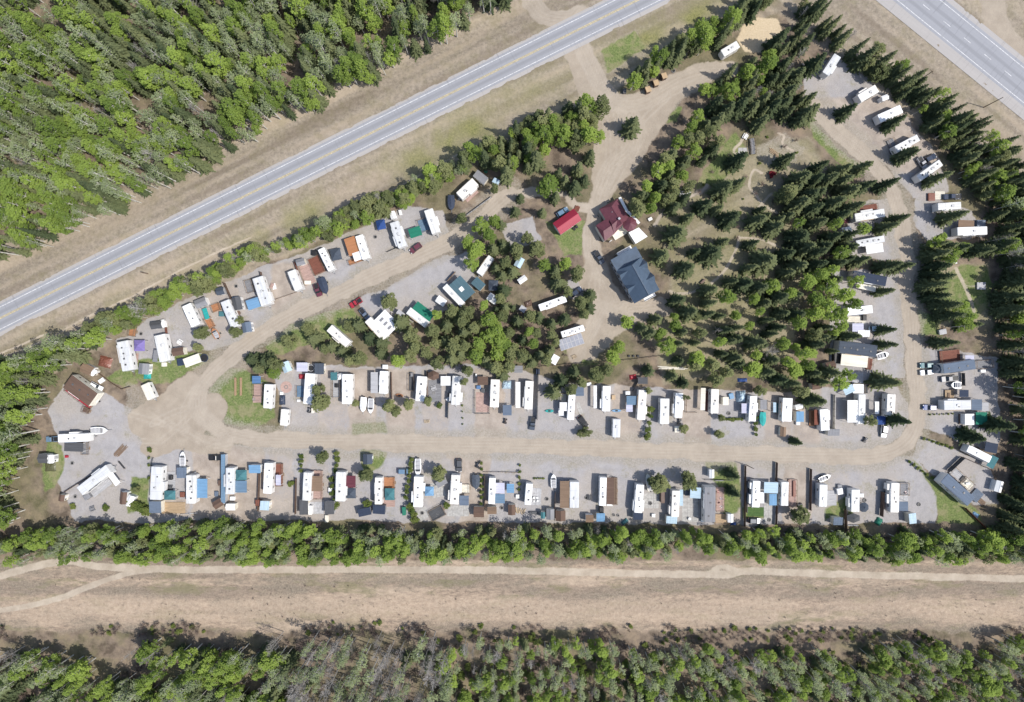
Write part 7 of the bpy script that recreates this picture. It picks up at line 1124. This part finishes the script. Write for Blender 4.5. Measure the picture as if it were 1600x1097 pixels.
DESC = dict(spruce='dark spruce', aspen='bright green aspen', pale='pale budding aspen', bare='grey leafless tree', pine='round pine', shrub='leafy shrub', brush='brown leafless bush')
for k, L_ in POOL.items():
    if not L_: continue
    have = sum(1 for o in bpy.data.objects if o.parent is None and o.name.split('.')[0] == NAME[k])
    vis = [p for p in L_ if 8 < p[7] < 1592 and 8 < p[8] < 1089]
    vis.sort(key=lambda p: (-p[9], -p[3]*p[4])); n = max(0, 298 - have); one = vis[:n]; ids = set(map(id, one))
    for p in one: tree(k, *p[:5], p[5].format(DESC[k]), (DESC[k] + ' ' + p[6]), p[9] >= 2)
    rest = [p for p in L_ if id(p) not in ids]
    stuff(k, [p[:5] for p in rest], dict(spruce='spruce_forest', aspen='aspen_forest', pale='budding_aspen_forest', bare='leafless_wood', pine='pine_wood', shrub='shrub_undergrowth', brush='brush_undergrowth')[k], 'mass of ' + dict(spruce='dark spruces', aspen='bright green aspens', pale='pale budding aspens', bare='grey leafless trees', pine='round pines', shrub='leafy shrubs', brush='brown leafless brush')[k] + ' filling the woods round the camp')
LAND = [(886,345,'red garage'),(965,342,'maroon-roofed house'),(988,428,'navy-roofed building'),(1176,229,'footbridge'),(890,528,'striped solar canopy'),(715,455,'big slate roof'),(656,488,'dark green roof'),(600,508,'big white stepped roof'),(757,414,'trailer above the big slate roof'),(864,474,'trailer among the pines near the dirt yard'),
 (1190,52,'sandy patch'),(1500,450,'fenced garden lawn'),(1026,130,'three wooden shelters'),(985,197,'lone island spruce'),(1206,272,'dark red shrub'),(1152,352,'star-shaped path junction'),(1299,101,'topmost right trailer'),(1391,178,'third right-hand trailer'),(1448,266,'fifth right-hand trailer'),(1518,360,'seventh right-hand trailer'),(1360,380,'white slatted pergola'),(1358,435,'navy-roofed park home'),(1342,488,'green-stained trailer'),(1341,548,'long slate-roofed park home'),
 (735,298,'farthest right hedge trailer'),(672,345,'tenth hedge-row trailer'),(619,365,'ninth hedge-row trailer'),(566,386,'eighth hedge-row trailer'),(508,404,'seventh hedge-row trailer'),(460,437,'sixth hedge-row trailer'),(408,455,'fifth hedge-row trailer'),(358,490,'fourth hedge-row trailer'),(298,493,'third hedge-row trailer'),(253,543,'second hedge-row trailer'),(195,556,'leftmost hedge-row trailer'),(527,525,'trailer among the pines below the left road'),
 (481,608,'second upper-row trailer'),(597,598,'fourth upper-row trailer'),(712,610,'sixth upper-row trailer'),(823,617,'eighth upper-row trailer'),(892,636,'ninth upper-row trailer'),(947,622,'tenth upper-row trailer'),(1060,632,'thirteenth upper-row trailer'),(1117,626,'fourteenth upper-row trailer'),(1178,638,'fifteenth upper-row trailer'),(1230,640,'sixteenth upper-row trailer'),(1289,656,'seventeenth upper-row trailer'),(1346,640,'eighteenth upper-row trailer'),(401,593,'bright blue roof'),(1135,75,'bus-like trailer'),(868,570,'white bent canopy'),(1050,575,'long pile of pale split logs'),(1430,129,'roadside utility pole'),(1105,400,'curved footpath')]
LAND += [(x_, 770, n_ + ' lower-row trailer') for x_, n_ in zip((243,298,358,416,478,531,591,653,711,768,826,898,943,998,1056,1110,1181,1227,1286,1337,1398), 'leftmost,second,third,fourth,fifth,sixth,seventh,eighth,ninth,tenth,eleventh,twelfth,thirteenth,fourteenth,fifteenth,sixteenth,seventeenth,eighteenth,nineteenth,twentieth,twenty-first'.split(','))] + [(1502,745,'aslant park home'),(1530,710,'long white trailer at the right edge'),(1540,640,'grey-blue roof at the right edge'),(1520,572,'grey-blue park home'),(128,608,'brown-roofed park home'),(112,688,'white trailer at the far left'),(70,718,'two sheds on the far left lawn'),(150,752,'aslant white trailer')]
ORD = 'nearest,second nearest,third nearest,fourth nearest,fifth nearest,sixth nearest,seventh nearest,eighth nearest,ninth nearest,tenth nearest,eleventh nearest,twelfth nearest'.split(',')
buck = {}
for o_, k, X, Y, h in INFO:
    q = HC / (HC - h * .5); cx, cy = X * q / S + 800, 548.5 - Y * q / S; dist, lx, ly, nm = min((math.hypot(cx - a, cy - b), a, b, n) for a, b, n in LAND)
    dr = ('left of' if cx < lx else 'right of') if abs(cx - lx) > abs(cy - ly) else ('above' if cy < ly else 'below'); buck.setdefault((k, nm, dr), []).append((dist, o_))
for (k, nm, dr), L_ in buck.items():
    L_.sort(key=lambda v: v[0])
    for i, (_, o_) in enumerate(L_):
        if i < 12: o_['label'] = f'{ORD[i]} {DESC[k]} {dr} the {nm}'
print('TREES', {k: len(v) for k, v in POOL.items()}, 'objects', len(bpy.data.objects))
for l_, ns in LABELS.items():
    if len(ns) > 1 and bpy.data.objects[ns[0]].get('group') in (None, 'trailers on the campsite lots'): print('DUP LABEL', l_, ns)
